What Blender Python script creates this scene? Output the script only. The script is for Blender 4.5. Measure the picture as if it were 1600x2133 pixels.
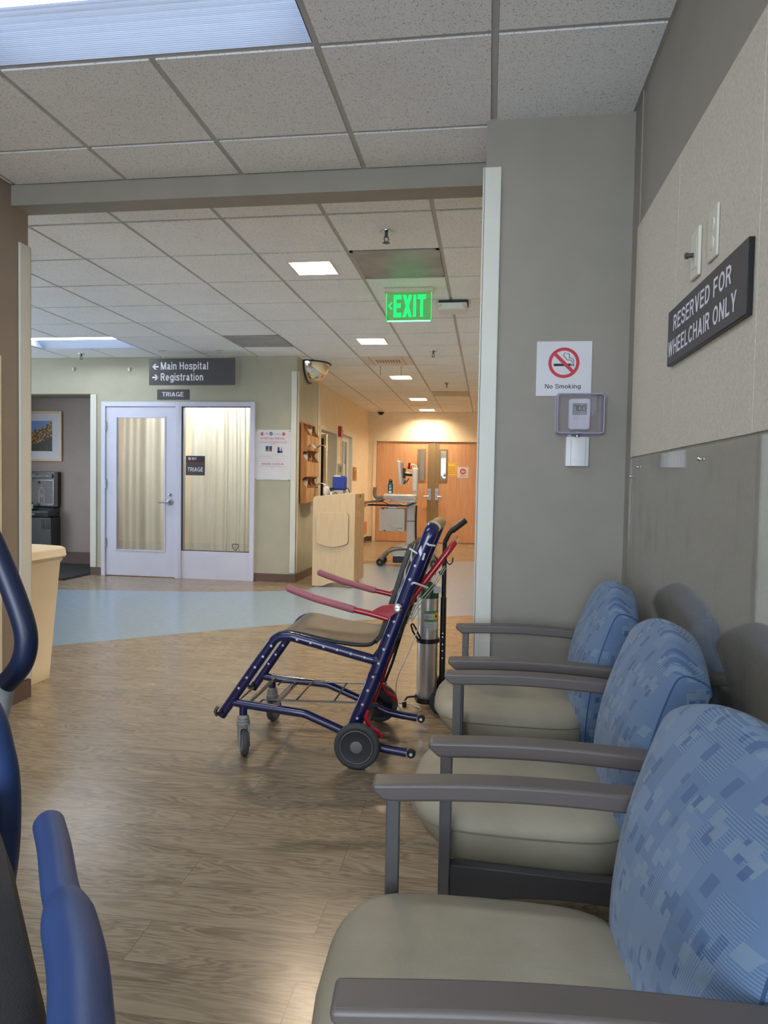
import bpy, bmesh, math, random
from mathutils import Vector, Matrix, Quaternion

# ------------------------------------------------------------------ scene, camera, exposure
S = bpy.context.scene
COL = S.collection
for o in list(bpy.data.objects):
    bpy.data.objects.remove(o)
random.seed(7)
PI = math.pi

cam_d = bpy.data.cameras.new('camera')
cam = bpy.data.objects.new('camera', cam_d)
COL.objects.link(cam)
cam_d.sensor_fit = 'HORIZONTAL'
cam_d.sensor_width = 36.0
cam_d.lens = 33.112
cam_d.clip_start = 0.02
CAM_YAW, CAM_PITCH, CAM_ROLL = math.radians(8.296), math.radians(-2.263), math.radians(-1.02)
R = Matrix.Rotation(CAM_YAW, 3, 'Z') @ Matrix.Rotation(CAM_PITCH, 3, 'X') @ Matrix.Rotation(CAM_ROLL, 3, 'Y')
right, fwd, up = R.col[0], R.col[1], R.col[2]
cam.matrix_world = Matrix(((right.x, up.x, -fwd.x, 0.0), (right.y, up.y, -fwd.y, 0.0),
                           (right.z, up.z, -fwd.z, 1.209), (0, 0, 0, 1)))
S.camera = cam
S.view_settings.view_transform = 'Standard'
S.view_settings.look = 'None'
S.view_settings.exposure = 1.1
S.view_settings.gamma = 1.0
S.view_settings.use_curve_mapping = False
w = bpy.data.worlds.new('world')
S.world = w
w.use_nodes = True
w.node_tree.nodes['Background'].inputs['Color'].default_value = (0.5, 0.55, 0.6, 1)
w.node_tree.nodes['Background'].inputs['Strength'].default_value = 0.02
try:
    S.cycles.max_bounces = 10
    S.cycles.diffuse_bounces = 5
    S.cycles.glossy_bounces = 4
    S.cycles.transparent_max_bounces = 16
    S.cycles.sample_clamp_indirect = 6.0
    S.cycles.use_denoising = True
    S.cycles.caustics_reflective = False
    S.cycles.caustics_refractive = False
except Exception:
    pass

# strengths of the place's lamps, and of the glow in the added windows
TROFFER, DOWNLIGHT, TRIAGE_LAMP, ROOM_LAMP, EXIT_GREEN, FILL_BACK = 9.0, 185.0, 27.0, 10.0, 0.75, 6.2
FILL_LOBBY = 3.6
FILL_COL = (0.75, 0.86, 1.0)
COOL = (0.86, 0.93, 1.0)
WARM = (1.0, 0.80, 0.57)

# ------------------------------------------------------------------ materials
def lin(c):
    r = []
    for v in c[:3]:
        v = v / 255.0
        r.append(v / 12.92 if v <= 0.04045 else ((v + 0.055) / 1.055) ** 2.4)
    return (r[0], r[1], r[2], 1.0)

class NT:
    """small helper round one material's node tree"""
    def __init__(self, name):
        self.m = bpy.data.materials.new(name)
        self.m.use_nodes = True
        self.t = self.m.node_tree
        self.t.nodes.clear()
        self.out = self.t.nodes.new('ShaderNodeOutputMaterial')
    def n(self, typ, inp=None, **props):
        nd = self.t.nodes.new(typ)
        for k, v in props.items():
            setattr(nd, k, v)
        for k, v in (inp or {}).items():
            s = nd.inputs[k]
            if isinstance(v, bpy.types.NodeSocket):
                self.t.links.new(v, s)
            else:
                s.default_value = v
        return nd
    def math(self, op, a, b=0.0, c=0.0):
        return self.n('ShaderNodeMath', {0: a, 1: b, 2: c}, operation=op).outputs[0]
    def mix(self, f, a, b, mode='MIX'):
        nd = self.n('ShaderNodeMix', data_type='RGBA', blend_type=mode)
        for k, v in ((0, f), (6, a), (7, b)):
            if isinstance(v, bpy.types.NodeSocket):
                self.t.links.new(v, nd.inputs[k])
            else:
                nd.inputs[k].default_value = v
        return nd.outputs[2]
    def ramp(self, fac, stops, interp='LINEAR'):
        nd = self.n('ShaderNodeValToRGB', {0: fac})
        cr = nd.color_ramp
        cr.interpolation = interp
        while len(cr.elements) < len(stops):
            cr.elements.new(0.5)
        for e, (p, c) in zip(cr.elements, stops):
            e.position = p
            e.color = c if len(c) == 4 else (c[0], c[1], c[2], 1)
        return nd.outputs[0]
    def surf(self, sh):
        self.t.links.new(sh, self.out.inputs['Surface'])
        return self.m

def P(name, rgb, rough=0.5, metal=0.0, spec=0.5, coat=0.0, bump=0.0, bscale=200.0, var=0.06, vscale=6.0, coatr=0.05):
    t = NT(name)
    pos = t.n('ShaderNodeNewGeometry').outputs['Position']
    nz = t.n('ShaderNodeTexNoise', {'Vector': pos, 'Scale': vscale, 'Detail': 3.0}).outputs[0]
    c = lin(rgb)
    d = tuple(max(0.0, x * (1 - 1.6 * var)) for x in c[:3]) + (1,)
    e = tuple(min(1.0, x * (1 + 1.6 * var)) for x in c[:3]) + (1,)
    colr = t.ramp(nz, [(0.25, d), (0.75, e)])
    ins = {'Base Color': colr, 'Roughness': rough, 'Metallic': metal, 'Specular IOR Level': spec, 'Coat Weight': coat, 'Coat Roughness': coatr}
    if bump > 0:
        nb = t.n('ShaderNodeTexNoise', {'Vector': pos, 'Scale': bscale, 'Detail': 2.0}).outputs[0]
        ins['Normal'] = t.n('ShaderNodeBump', {'Height': nb, 'Strength': bump, 'Distance': 0.002}).outputs[0]
    return t.surf(t.n('ShaderNodeBsdfPrincipled', ins).outputs[0])

def EM(name, rgb, strength, spread=None):
    t = NT(name)
    pos = t.n('ShaderNodeNewGeometry').outputs['Position']
    nz = t.n('ShaderNodeTexNoise', {'Vector': pos, 'Scale': 30.0}).outputs[0]
    c = tuple(rgb) + (1,)
    d = tuple(x * 0.96 for x in rgb) + (1,)
    return t.surf(t.n('ShaderNodeEmission', {'Color': t.ramp(nz, [(0.3, d), (0.7, c)]), 'Strength': strength}).outputs[0])

def GLASS(name, tint=(1, 1, 1), refl=1.0, rough=0.02, mixmin=0.0):
    """thin pane: clear with a Fresnel reflection"""
    t = NT(name)
    tr = t.n('ShaderNodeBsdfTransparent', {'Color': tuple(tint) + (1,)}).outputs[0]
    gl = t.n('ShaderNodeBsdfGlossy', {'Color': (1, 1, 1, 1), 'Roughness': rough}).outputs[0]
    fr = t.n('ShaderNodeFresnel', {'IOR': 1.5}).outputs[0]
    f = t.math('MINIMUM', t.math('ADD', t.math('MULTIPLY', fr, refl), mixmin), 1.0)
    return t.surf(t.n('ShaderNodeMixShader', {0: f, 1: tr, 2: gl}).outputs[0])

M = {}
M['taupe'] = P('taupe_paint', (150, 145, 134), 0.6, bump=0.12, bscale=260, var=0.03)
M['brown'] = P('brown_taupe_paint', (146, 132, 118), 0.6, bump=0.12, bscale=260, var=0.03)  # taupe paint again, browned to carry the light on the left wall
M['sage'] = P('sage_paint', (176, 174, 154), 0.6, bump=0.12, bscale=260, var=0.03)
M['mauve'] = P('mauve_paint', (158, 145, 137), 0.6, bump=0.12, bscale=260, var=0.03)
M['cream'] = P('cream_paint', (236, 221, 194), 0.6, bump=0.1, bscale=260, var=0.03)
M['guard'] = P('guard_vinyl', (216, 216, 206), 0.45, var=0.02)
M['guardc'] = P('guard_cream_vinyl', (222, 212, 190), 0.45, var=0.02)
M['base'] = P('rubber_base', (100, 80, 72), 0.45, var=0.05)
M['gridbar'] = P('grid_paint', (180, 180, 178), 0.45, var=0.02)
M['frame'] = P('lavender_enamel', (212, 214, 234), 0.4, var=0.02)
M['white'] = P('white_plastic', (222, 224, 226), 0.4, var=0.02)
M['offwhite'] = P('ivory_plastic', (214, 212, 198), 0.4, var=0.02)
M['paper'] = P('paper_white', (216, 216, 222), 0.6, var=0.02)
M['black'] = P('black_plastic', (24, 24, 26), 0.45, var=0.1)
M['blackm'] = P('black_steel', (18, 18, 20), 0.35, var=0.1)
M['sign'] = P('charcoal_sign', (72, 70, 74), 0.5, var=0.03)
M['signd'] = P('dark_sign', (54, 48, 52), 0.5, var=0.03)
M['letter'] = P('letter_white', (228, 230, 240), 0.5, var=0.01)
M['ink'] = P('ink_black', (22, 22, 24), 0.6, var=0.02)
M['inkg'] = P('ink_grey', (120, 120, 128), 0.6, var=0.02)
M['inkr'] = P('ink_red', (196, 48, 66), 0.55, var=0.02)
M['inkb'] = P('ink_blue', (48, 64, 120), 0.55, var=0.02)
M['inkgr'] = P('ink_green', (88, 150, 96), 0.55, var=0.02)
M['yellow'] = P('yellow_paper', (244, 200, 90), 0.6, var=0.02)
M['yellowl'] = P('label_yellow', (232, 200, 40), 0.5, var=0.02)
M['chrome'] = P('chrome', (215, 215, 218), 0.18, metal=1.0, var=0.02)
M['steel'] = P('brushed_steel', (170, 172, 176), 0.32, metal=1.0, var=0.05, vscale=20)
M['dsteel'] = P('dark_steel', (92, 94, 96), 0.38, metal=0.7, var=0.05, vscale=20)
M['alu'] = P('cylinder_aluminium', (206, 206, 208), 0.32, metal=0.75, var=0.06, vscale=14)
M['green'] = P('green_enamel', (24, 78, 48), 0.35, var=0.04)
M['navy'] = P('navy_enamel', (26, 30, 84), 0.22, coat=0.5, var=0.05)
M['star'] = P('star_white', (225, 225, 235), 0.5, var=0.01)
M['red'] = P('red_enamel', (170, 24, 38), 0.25, coat=0.4, var=0.05)
M['pink'] = P('faded_red_foam', (176, 104, 116), 0.55, bump=0.1, var=0.05)
M['vinyl'] = P('black_vinyl', (82, 76, 70), 0.36, spec=0.55, bump=0.12, bscale=500, var=0.1)
M['vinylb'] = P('vinyl_binding', (30, 30, 30), 0.45, var=0.1)
M['tan'] = P('worn_cream_wrap', (196, 176, 128), 0.5, var=0.1, vscale=40)
M['tire'] = P('grey_rubber', (74, 76, 78), 0.65, var=0.06)
M['hub'] = P('hub_charcoal', (56, 58, 64), 0.5, var=0.04)
M['hubg'] = P('hub_grey', (132, 134, 136), 0.45, var=0.03)
M['fork'] = P('fork_grey', (150, 152, 150), 0.45, var=0.04)
M['arm'] = P('armchair_frame', (100, 93, 90), 0.38, var=0.03, bump=0.06, bscale=600)
M['armpost'] = P('armchair_post', (98, 97, 97), 0.38, metal=0.15, var=0.03)
M['seatseam'] = P('seat_seam', (128, 121, 104), 0.6, var=0.04)
M['fabseam'] = P('fabric_seam', (52, 80, 116), 0.7, var=0.04)
M['dframe'] = P('seat_rail', (66, 64, 66), 0.45, var=0.05)
M['laminate'] = P('maple_laminate', (222, 196, 156), 0.42, var=0.06, vscale=5)
M['lamedge'] = P('laminate_edge', (60, 48, 40), 0.5, var=0.05)
M['tanlam'] = P('tan_laminate', (198, 160, 116), 0.45, var=0.05)
M['bin'] = P('beige_plastic', (244, 231, 205), 0.45, var=0.03)
M['bottle'] = P('teal_bottle', (14, 92, 104), 0.3, var=0.05)
M['bluebag'] = P('blue_nylon', (30, 58, 150), 0.6, bump=0.3, bscale=300, var=0.08)
M['bluefoam'] = P('blue_foam', (44, 68, 118), 0.42, bump=0.1, bscale=700, var=0.04)
M['bluetube'] = P('dark_blue_foam', (22, 34, 66), 0.38, bump=0.06, bscale=700, var=0.05)
M['pad'] = P('black_upholstery', (24, 25, 29), 0.6, bump=0.25, bscale=400, var=0.1)
M['padd'] = P('black_mesh_fabric', (12, 12, 13), 0.75, bump=0.25, bscale=600, var=0.1)
M['connector'] = P('pale_grey_plastic', (176, 182, 184), 0.35, var=0.03)
M['mat'] = P('charcoal_mat', (50, 50, 52), 0.9, bump=1.0, bscale=90, var=0.25, vscale=60)
M['cartwhite'] = P('cart_white', (206, 204, 204), 0.4, var=0.03)
M['cartgrey'] = P('cart_grey', (120, 116, 114), 0.45, var=0.04)
M['orange'] = P('orange_plastic', (220, 90, 50), 0.45, var=0.03)
M['alarm'] = P('alarm_red', (168, 34, 36), 0.4, var=0.03)
M['bronze'] = P('bronze_paint', (136, 116, 84), 0.45, var=0.03)
M['kick'] = P('wood_rail', (206, 140, 90), 0.45, var=0.08)
M['dark'] = P('dark_interior', (30, 28, 28), 0.8, var=0.1)
M['screen'] = P('screen_black', (14, 14, 16), 0.15, var=0.05)
M['lcd'] = P('lcd_grey', (150, 156, 146), 0.35, var=0.02)
M['lilac'] = GLASS('lilac_acrylic', (0.95, 0.935, 0.97), 0.5, 0.05, 0.02)
M['lilace'] = P('lilac_acrylic_edge', (172, 168, 190), 0.2, var=0.03)
M['pane'] = GLASS('window_glass', (0.97, 0.985, 0.975), 0.9, 0.01, 0.01)
M['acrylic'] = GLASS('wall_acrylic', (0.97, 0.97, 0.96), 0.55, 0.02, 0.0)
M['tube'] = P('clear_tubing', (206, 206, 190), 0.25, var=0.03)
M['mirror'] = P('mirror', (225, 225, 222), 0.03, metal=1.0, var=0.01)
M['speckpaper'] = P('printed_paper', (205, 196, 190), 0.6, var=0.25, vscale=90)
M['blueinlay'] = None

def mat_ceiling():
    t = NT('acoustic_tile')
    pos = t.n('ShaderNodeNewGeometry').outputs['Position']
    n1 = t.n('ShaderNodeTexNoise', {'Vector': pos, 'Scale': 260.0, 'Detail': 1.0, 'Roughness': 0.5}).outputs[0]
    n2 = t.n('ShaderNodeTexNoise', {'Vector': pos, 'Scale': 60.0, 'Detail': 2.0}).outputs[0]
    n3 = t.n('ShaderNodeTexNoise', {'Vector': pos, 'Scale': 2.5, 'Detail': 2.0}).outputs[0]
    s = t.math('ADD', n1, t.math('MULTIPLY', n2, 0.25))
    sp = t.ramp(s, [(0.0, (0, 0, 0)), (0.775, (0, 0, 0)), (0.815, (1, 1, 1)), (1.0, (1, 1, 1))])
    base = t.ramp(n3, [(0.3, lin((238, 240, 242))), (0.7, lin((244, 246, 248)))])
    c = t.mix(sp, base, lin((140, 136, 132)))
    bp = t.n('ShaderNodeBump', {'Height': t.math('SUBTRACT', n2, t.math('MULTIPLY', sp, 1.0)), 'Strength': 0.35, 'Distance': 0.002}).outputs[0]
    return t.surf(t.n('ShaderNodeBsdfPrincipled', {'Base Color': c, 'Roughness': 0.9, 'Specular IOR Level': 0.15, 'Normal': bp}).outputs[0])
M['tile'] = mat_ceiling()

def mat_floor(name, c_lo, c_mid, c_hi, rough):
    t = NT(name)
    pos = t.n('ShaderNodeNewGeometry').outputs['Position']
    mp = t.n('ShaderNodeMapping', {'Vector': pos, 'Location': (0.43, 0.037, 0)}).outputs[0]
    bk = t.n('ShaderNodeTexBrick', {'Vector': mp, 'Color1': (0.25, 0.25, 0.25, 1), 'Color2': (0.75, 0.75, 0.75, 1), 'Mortar': (0, 0, 0, 1),
             'Scale': 1.0, 'Mortar Size': 0.0009, 'Mortar Smooth': 0.3, 'Bias': 0.0, 'Brick Width': 1.22, 'Row Height': 0.166}, offset=0.37, offset_frequency=2)
    tone = bk.outputs['Color']
    seam = bk.outputs['Fac']
    # offset the grain plank by plank
    off = t.n('ShaderNodeVectorMath', {0: mp, 1: t.n('ShaderNodeCombineXYZ', {0: t.math('MULTIPLY', tone, 7.0), 1: t.math('MULTIPLY', tone, 3.0), 2: 0.0}).outputs[0]}, operation='ADD').outputs[0]
    st = t.n('ShaderNodeMapping', {'Vector': off, 'Scale': (1.0, 7.0, 1.0)}).outputs[0]
    big = t.n('ShaderNodeTexNoise', {'Vector': st, 'Scale': 1.6, 'Detail': 4.0, 'Distortion': 1.1}).outputs[0]
    rings = t.math('SINE', t.math('MULTIPLY', big, 75.0))
    fine = t.n('ShaderNodeTexNoise', {'Vector': t.n('ShaderNodeMapping', {'Vector': off, 'Scale': (6.0, 130.0, 1.0)}).outputs[0], 'Scale': 1.0, 'Detail': 5.0, 'Roughness': 0.65}).outputs[0]
    g = t.math('ADD', t.math('MULTIPLY', rings, 0.11), t.math('ADD', t.math('MULTIPLY', fine, 0.52), t.math('MULTIPLY', big, 0.4)))
    g = t.math('ADD', g, t.math('MULTIPLY', t.math('SUBTRACT', tone, 0.5), 0.10))
    c = t.ramp(g, [(0.22, lin(c_lo)), (0.45, lin(c_mid)), (0.72, lin(c_hi))])
    c = t.mix(t.math('MULTIPLY', seam, 0.55), c, lin((46, 38, 30)))
    scuff = t.n('ShaderNodeTexNoise', {'Vector': pos, 'Scale': 2.2, 'Detail': 4.0}).outputs[0]
    rg = t.math('ADD', rough, t.math('MULTIPLY', scuff, 0.1))
    bn = t.math('SUBTRACT', t.math('MULTIPLY', fine, 0.5), t.math('MULTIPLY', seam, 1.0))
    bp = t.n('ShaderNodeBump', {'Height': bn, 'Strength': 0.10, 'Distance': 0.001}).outputs[0]
    return t.surf(t.n('ShaderNodeBsdfPrincipled', {'Base Color': c, 'Roughness': rg, 'Specular IOR Level': 0.6, 'Normal': bp}).outputs[0])
M['floor'] = mat_floor('wood_vinyl_floor', (112, 97, 78), (147, 131, 108), (172, 157, 133), 0.2)

def mat_inlay():
    t = NT('blue_vinyl_inlay')
    pos = t.n('ShaderNodeNewGeometry').outputs['Position']
    st = t.n('ShaderNodeMapping', {'Vector': pos, 'Scale': (14.0, 60.0, 1.0)}).outputs[0]
    a = t.n('ShaderNodeTexNoise', {'Vector': st, 'Scale': 1.0, 'Detail': 4.0}).outputs[0]
    c = t.ramp(a, [(0.3, lin((136, 160, 182))), (0.7, lin((152, 174, 194)))])
    return t.surf(t.n('ShaderNodeBsdfPrincipled', {'Base Color': c, 'Roughness': 0.22, 'Specular IOR Level': 0.6}).outputs[0])
M['blueinlay'] = mat_inlay()

def mat_wallcover(name, rgb, stain=0.0):
    t = NT(name)
    pos = t.n('ShaderNodeNewGeometry').outputs['Position']
    st = t.n('ShaderNodeMapping', {'Vector': pos, 'Scale': (1.0, 1.0, 0.45)}).outputs[0]
    a = t.n('ShaderNodeTexNoise', {'Vector': st, 'Scale': 260.0, 'Detail': 3.0}).outputs[0]
    b = t.n('ShaderNodeTexNoise', {'Vector': pos, 'Scale': 120.0, 'Detail': 2.0}).outputs[0]
    s = t.math('ADD', t.math('MULTIPLY', a, 0.6), t.math('MULTIPLY', b, 0.4))
    c = lin(rgb)
    d = tuple(x * 0.86 for x in c[:3])
    e = tuple(min(1, x * 1.1) for x in c[:3])
    colr = t.ramp(s, [(0.35, d), (0.65, e)])
    if stain > 0:
        k = t.n('ShaderNodeTexNoise', {'Vector': t.n('ShaderNodeMapping', {'Vector': pos, 'Scale': (1.0, 5.0, 2.4)}).outputs[0], 'Scale': 2.2, 'Detail': 4.0}).outputs[0]
        # grime where people lean: between knee and shoulder height
        z = t.n('ShaderNodeSeparateXYZ', {0: pos}).outputs
        zz = t.ramp(z[2], [(0.55, (1, 1, 1)), (1.0, (0.8, 0.8, 0.8))])
        kk = t.ramp(k, [(0.56, (0, 0, 0)), (0.72, (1, 1, 1))])
        colr = t.mix(t.math('MULTIPLY', kk, stain), colr, tuple(x * 0.42 for x in c[:3]) + (1,))
    bp = t.n('ShaderNodeBump', {'Height': s, 'Strength': 0.45, 'Distance': 0.002}).outputs[0]
    return t.surf(t.n('ShaderNodeBsdfPrincipled', {'Base Color': colr, 'Roughness': 0.8, 'Specular IOR Level': 0.2, 'Normal': bp}).outputs[0])
M['cover'] = mat_wallcover('wall_covering', (205, 199, 184))
M['coverd'] = mat_wallcover('wall_covering_worn', (208, 203, 192), 0.5)

def mat_seat():
    t = NT('beige_seat_vinyl')
    oc = t.n('ShaderNodeTexCoord').outputs['Object']
    a = t.n('ShaderNodeTexNoise', {'Vector': oc, 'Scale': 5.0, 'Detail': 4.0}).outputs[0]
    wv = t.n('ShaderNodeTexNoise', {'Vector': t.n('ShaderNodeMapping', {'Vector': oc, 'Scale': (900.0, 250.0, 600.0)}).outputs[0], 'Scale': 1.0, 'Detail': 2.0}).outputs[0]
    c = t.ramp(a, [(0.3, lin((158, 150, 130))), (0.7, lin((182, 175, 156)))])
    c = t.mix(t.math('MULTIPLY', wv, 0.35), c, lin((120, 114, 96)))
    cr = t.n('ShaderNodeTexNoise', {'Vector': t.n('ShaderNodeMapping', {'Vector': oc, 'Scale': (2.0, 9.0, 2.0)}).outputs[0], 'Scale': 1.5, 'Detail': 3.0}).outputs[0]
    bp = t.n('ShaderNodeBump', {'Height': t.math('ADD', t.math('MULTIPLY', wv, 0.12), cr), 'Strength': 0.25, 'Distance': 0.01}).outputs[0]
    return t.surf(t.n('ShaderNodeBsdfPrincipled', {'Base Color': c, 'Roughness': 0.5, 'Specular IOR Level': 0.4, 'Normal': bp}).outputs[0])
M['seat'] = mat_seat()

def mat_fabric():
    """blue woven upholstery: blocks of several blues, some hatched with pale threads"""
    t = NT('blue_block_fabric')
    oc = t.n('ShaderNodeTexCoord').outputs['Object']
    x, y, z = t.n('ShaderNodeSeparateXYZ', {0: oc}).outputs[:3]
    u = t.math('ADD', y, x)
    par = {}
    def cell(su, sv, ou=0.0, ov=0.0):
        cu = t.math('FLOOR', t.math('MULTIPLY', t.math('ADD', u, ou), su))
        row = t.math('MODULO', t.math('ABSOLUTE', cu), 2.0)
        cv = t.math('FLOOR', t.math('ADD', t.math('MULTIPLY', t.math('ADD', z, ov), sv), t.math('MULTIPLY', row, 0.5)))
        vec = t.n('ShaderNodeCombineXYZ', {0: cu, 1: cv, 2: ou}).outputs[0]
        par[(su, ou)] = t.math('MODULO', t.math('ABSOLUTE', cv), 2.0)
        return t.n('ShaderNodeTexWhiteNoise', {'Vector': vec}, noise_dimensions='3D').outputs
    a = cell(52.0, 34.0)
    b = cell(19.0, 13.0, 0.31, 0.17)
    d = cell(80.0, 56.0, 0.7, 0.4)
    e = cell(52.0, 42.0, 0.93, 0.62)
    base = t.ramp(b[0], [(0.0, lin((88, 114, 146))), (0.35, lin((98, 122, 154))), (0.65, lin((82, 108, 142))), (0.85, lin((104, 126, 154)))], 'CONSTANT')
    c = base
    # scattered small blocks: dark ones, pale ones
    m1 = t.math('MULTIPLY', par[(52.0, 0.0)], t.math('GREATER_THAN', a[0], 0.78))
    m2 = t.math('MULTIPLY', par[(52.0, 0.93)], t.math('GREATER_THAN', e[0], 0.80))
    m3 = t.math('GREATER_THAN', d[0], 0.95)
    c = t.mix(t.math('MULTIPLY', m1, 0.75), c, lin((66, 94, 132)))
    c = t.mix(t.math('MULTIPLY', m2, 0.75), c, lin((124, 144, 164)))
    c = t.mix(t.math('MULTIPLY', m3, 0.8), c, lin((58, 84, 124)))
    # hatching threads, upright in some blocks and level in others
    hx = t.math('SINE', t.math('MULTIPLY', u, 1500.0))
    hz = t.math('SINE', t.math('MULTIPLY', z, 1450.0))
    pick = t.math('GREATER_THAN', b[0], 0.5)
    hh = t.math('ADD', t.math('MULTIPLY', hx, pick), t.math('MULTIPLY', hz, t.math('SUBTRACT', 1.0, pick)))
    line = t.ramp(hh, [(0.45, (0, 0, 0)), (0.9, (1, 1, 1))])
    hm = t.math('GREATER_THAN', cell(19.0, 13.0, 0.31, 0.17)[0], 0.50)
    hm2 = t.math('LESS_THAN', b[0], 0.3)
    hm = t.math('MAXIMUM', hm, hm2)
    free = t.math('SUBTRACT', 1.0, t.math('MAXIMUM', m1, m2))
    c = t.mix(t.math('MULTIPLY', t.math('MULTIPLY', line, t.math('MULTIPLY', hm, free)), 0.55), c, lin((146, 166, 190)))
    wv = t.n('ShaderNodeTexNoise', {'Vector': oc, 'Scale': 700.0, 'Detail': 1.0}).outputs[0]
    c = t.mix(t.math('MULTIPLY', wv, 0.25), c, lin((70, 92, 130)))
    bp = t.n('ShaderNodeBump', {'Height': wv, 'Strength': 0.2, 'Distance': 0.001}).outputs[0]
    return t.surf(t.n('ShaderNodeBsdfPrincipled', {'Base Color': c, 'Roughness': 0.75, 'Specular IOR Level': 0.25, 'Sheen Weight': 0.15, 'Normal': bp}).outputs[0])
M['fabric'] = mat_fabric()

def mat_wood(name, lo, hi, scale=(40.0, 40.0, 3.0), rough=0.4):
    t = NT(name)
    pos = t.n('ShaderNodeNewGeometry').outputs['Position']
    st = t.n('ShaderNodeMapping', {'Vector': pos, 'Scale': scale}).outputs[0]
    a = t.n('ShaderNodeTexNoise', {'Vector': st, 'Scale': 1.0, 'Detail': 5.0, 'Distortion': 0.6}).outputs[0]
    c = t.ramp(a, [(0.25, lin(lo)), (0.75, lin(hi))])
    return t.surf(t.n('ShaderNodeBsdfPrincipled', {'Base Color': c, 'Roughness': rough}).outputs[0])
M['doorwood'] = mat_wood('maple_door', (200, 148, 106), (218, 168, 124), (22.0, 22.0, 2.0))
M['rackwood'] = mat_wood('rack_wood', (150, 98, 52), (184, 128, 74), (30.0, 30.0, 3.0))
M['maple'] = mat_wood('podium_maple', (214, 188, 148), (228, 204, 166), (60.0, 60.0, 4.0))

def mat_vent(name, rgb, holes=160.0):
    t = NT(name)
    pos = t.n('ShaderNodeNewGeometry').outputs['Position']
    mp = t.n('ShaderNodeMapping', {'Vector': pos, 'Rotation': (0, 0, PI / 4), 'Scale': (holes, holes, 1.0)}).outputs[0]
    x, y, z = t.n('ShaderNodeSeparateXYZ', {0: mp}).outputs[:3]
    fx = t.math('SUBTRACT', t.math('FRACT', x), 0.5)
    fy = t.math('SUBTRACT', t.math('FRACT', y), 0.5)
    d = t.math('SQRT', t.math('ADD', t.math('MULTIPLY', fx, fx), t.math('MULTIPLY', fy, fy)))
    h = t.ramp(d, [(0.20, (1, 1, 1)), (0.28, (0, 0, 0))])
    dirt = t.n('ShaderNodeTexNoise', {'Vector': pos, 'Scale': 5.0, 'Detail': 4.0}).outputs[0]
    c0 = t.ramp(dirt, [(0.3, lin(tuple(v * 0.82 for v in rgb))), (0.7, lin(rgb))])
    c = t.mix(h, c0, lin((20, 19, 18)))
    return t.surf(t.n('ShaderNodeBsdfPrincipled', {'Base Color': c, 'Roughness': 0.45}).outputs[0])
M['vent'] = mat_vent('perforated_grille', (190, 190, 190))
M['ventl'] = P('diffuser_paint', (214, 206, 196), 0.5, var=0.03)

def mat_ribbed():
    t = NT('ribbed_reflector')
    pos = t.n('ShaderNodeNewGeometry').outputs['Position']
    y = t.n('ShaderNodeSeparateXYZ', {0: pos}).outputs[1]
    s = t.math('SINE', t.math('MULTIPLY', y, 1200.0))
    bp = t.n('ShaderNodeBump', {'Height': s, 'Strength': 0.12, 'Distance': 0.001}).outputs[0]
    c = t.ramp(t.math('MULTIPLY', t.math('ADD', s, 1.0), 0.5), [(0.0, lin((146, 158, 180))), (1.0, lin((158, 169, 190)))])
    return t.surf(t.n('ShaderNodeBsdfPrincipled', {'Base Color': c, 'Roughness': 0.4, 'Normal': bp}).outputs[0])
M['ribbed'] = mat_ribbed()

def mat_curtain():
    t = NT('cream_curtain')
    oc = t.n('ShaderNodeNewGeometry').outputs['Position']
    a = t.n('ShaderNodeTexNoise', {'Vector': t.n('ShaderNodeMapping', {'Vector': oc, 'Scale': (2.0, 0.5, 1.6)}).outputs[0], 'Scale': 2.0, 'Detail': 3.0}).outputs[0]
    c = t.ramp(a, [(0.3, lin((234, 233, 224))), (0.7, lin((242, 241, 233)))])
    bp = t.n('ShaderNodeBump', {'Height': a, 'Strength': 0.5, 'Distance': 0.03}).outputs[0]
    d = t.n('ShaderNodeBsdfDiffuse', {'Color': c, 'Normal': bp}).outputs[0]
    tl = t.n('ShaderNodeBsdfTranslucent', {'Color': c, 'Normal': bp}).outputs[0]
    return t.surf(t.n('ShaderNodeMixShader', {0: 0.45, 1: d, 2: tl}).outputs[0])
M['curtain'] = mat_curtain()

def mat_photo():
    """print of yellow flowers on a dark hillside under a blue sky"""
    t = NT('flower_photo')
    pos = t.n('ShaderNodeNewGeometry').outputs['Position']
    x, y, z = t.n('ShaderNodeSeparateXYZ', {0: pos}).outputs[:3]
    nz = t.n('ShaderNodeTexNoise', {'Vector': pos, 'Scale': 26.0, 'Detail': 4.0}).outputs[0]
    vo = t.n('ShaderNodeTexVoronoi', {'Vector': pos, 'Scale': 52.0}).outputs[0]
    ridge = t.math('ADD', t.math('MULTIPLY', t.math('ADD', x, 6.17), 0.42), t.math('ADD', 2.0, t.math('MULTIPLY', t.math('SUBTRACT', nz, 0.5), 0.09)))
    sky = t.math('GREATER_THAN', z, ridge)
    band = t.math('GREATER_THAN', z, t.math('SUBTRACT', ridge, 0.19))
    fl = t.math('MULTIPLY', t.math('LESS_THAN', t.math('ADD', vo, t.math('MULTIPLY', nz, 0.5)), 0.72), band)
    ground = t.ramp(nz, [(0.35, lin((22, 26, 18))), (0.65, lin((62, 64, 40)))])
    c = t.mix(fl, ground, lin((196, 142, 52)))
    c = t.mix(sky, c, lin((110, 136, 196)))
    return t.surf(t.n('ShaderNodeBsdfPrincipled', {'Base Color': c, 'Roughness': 0.45}).outputs[0])
M['photo'] = mat_photo()

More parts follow.
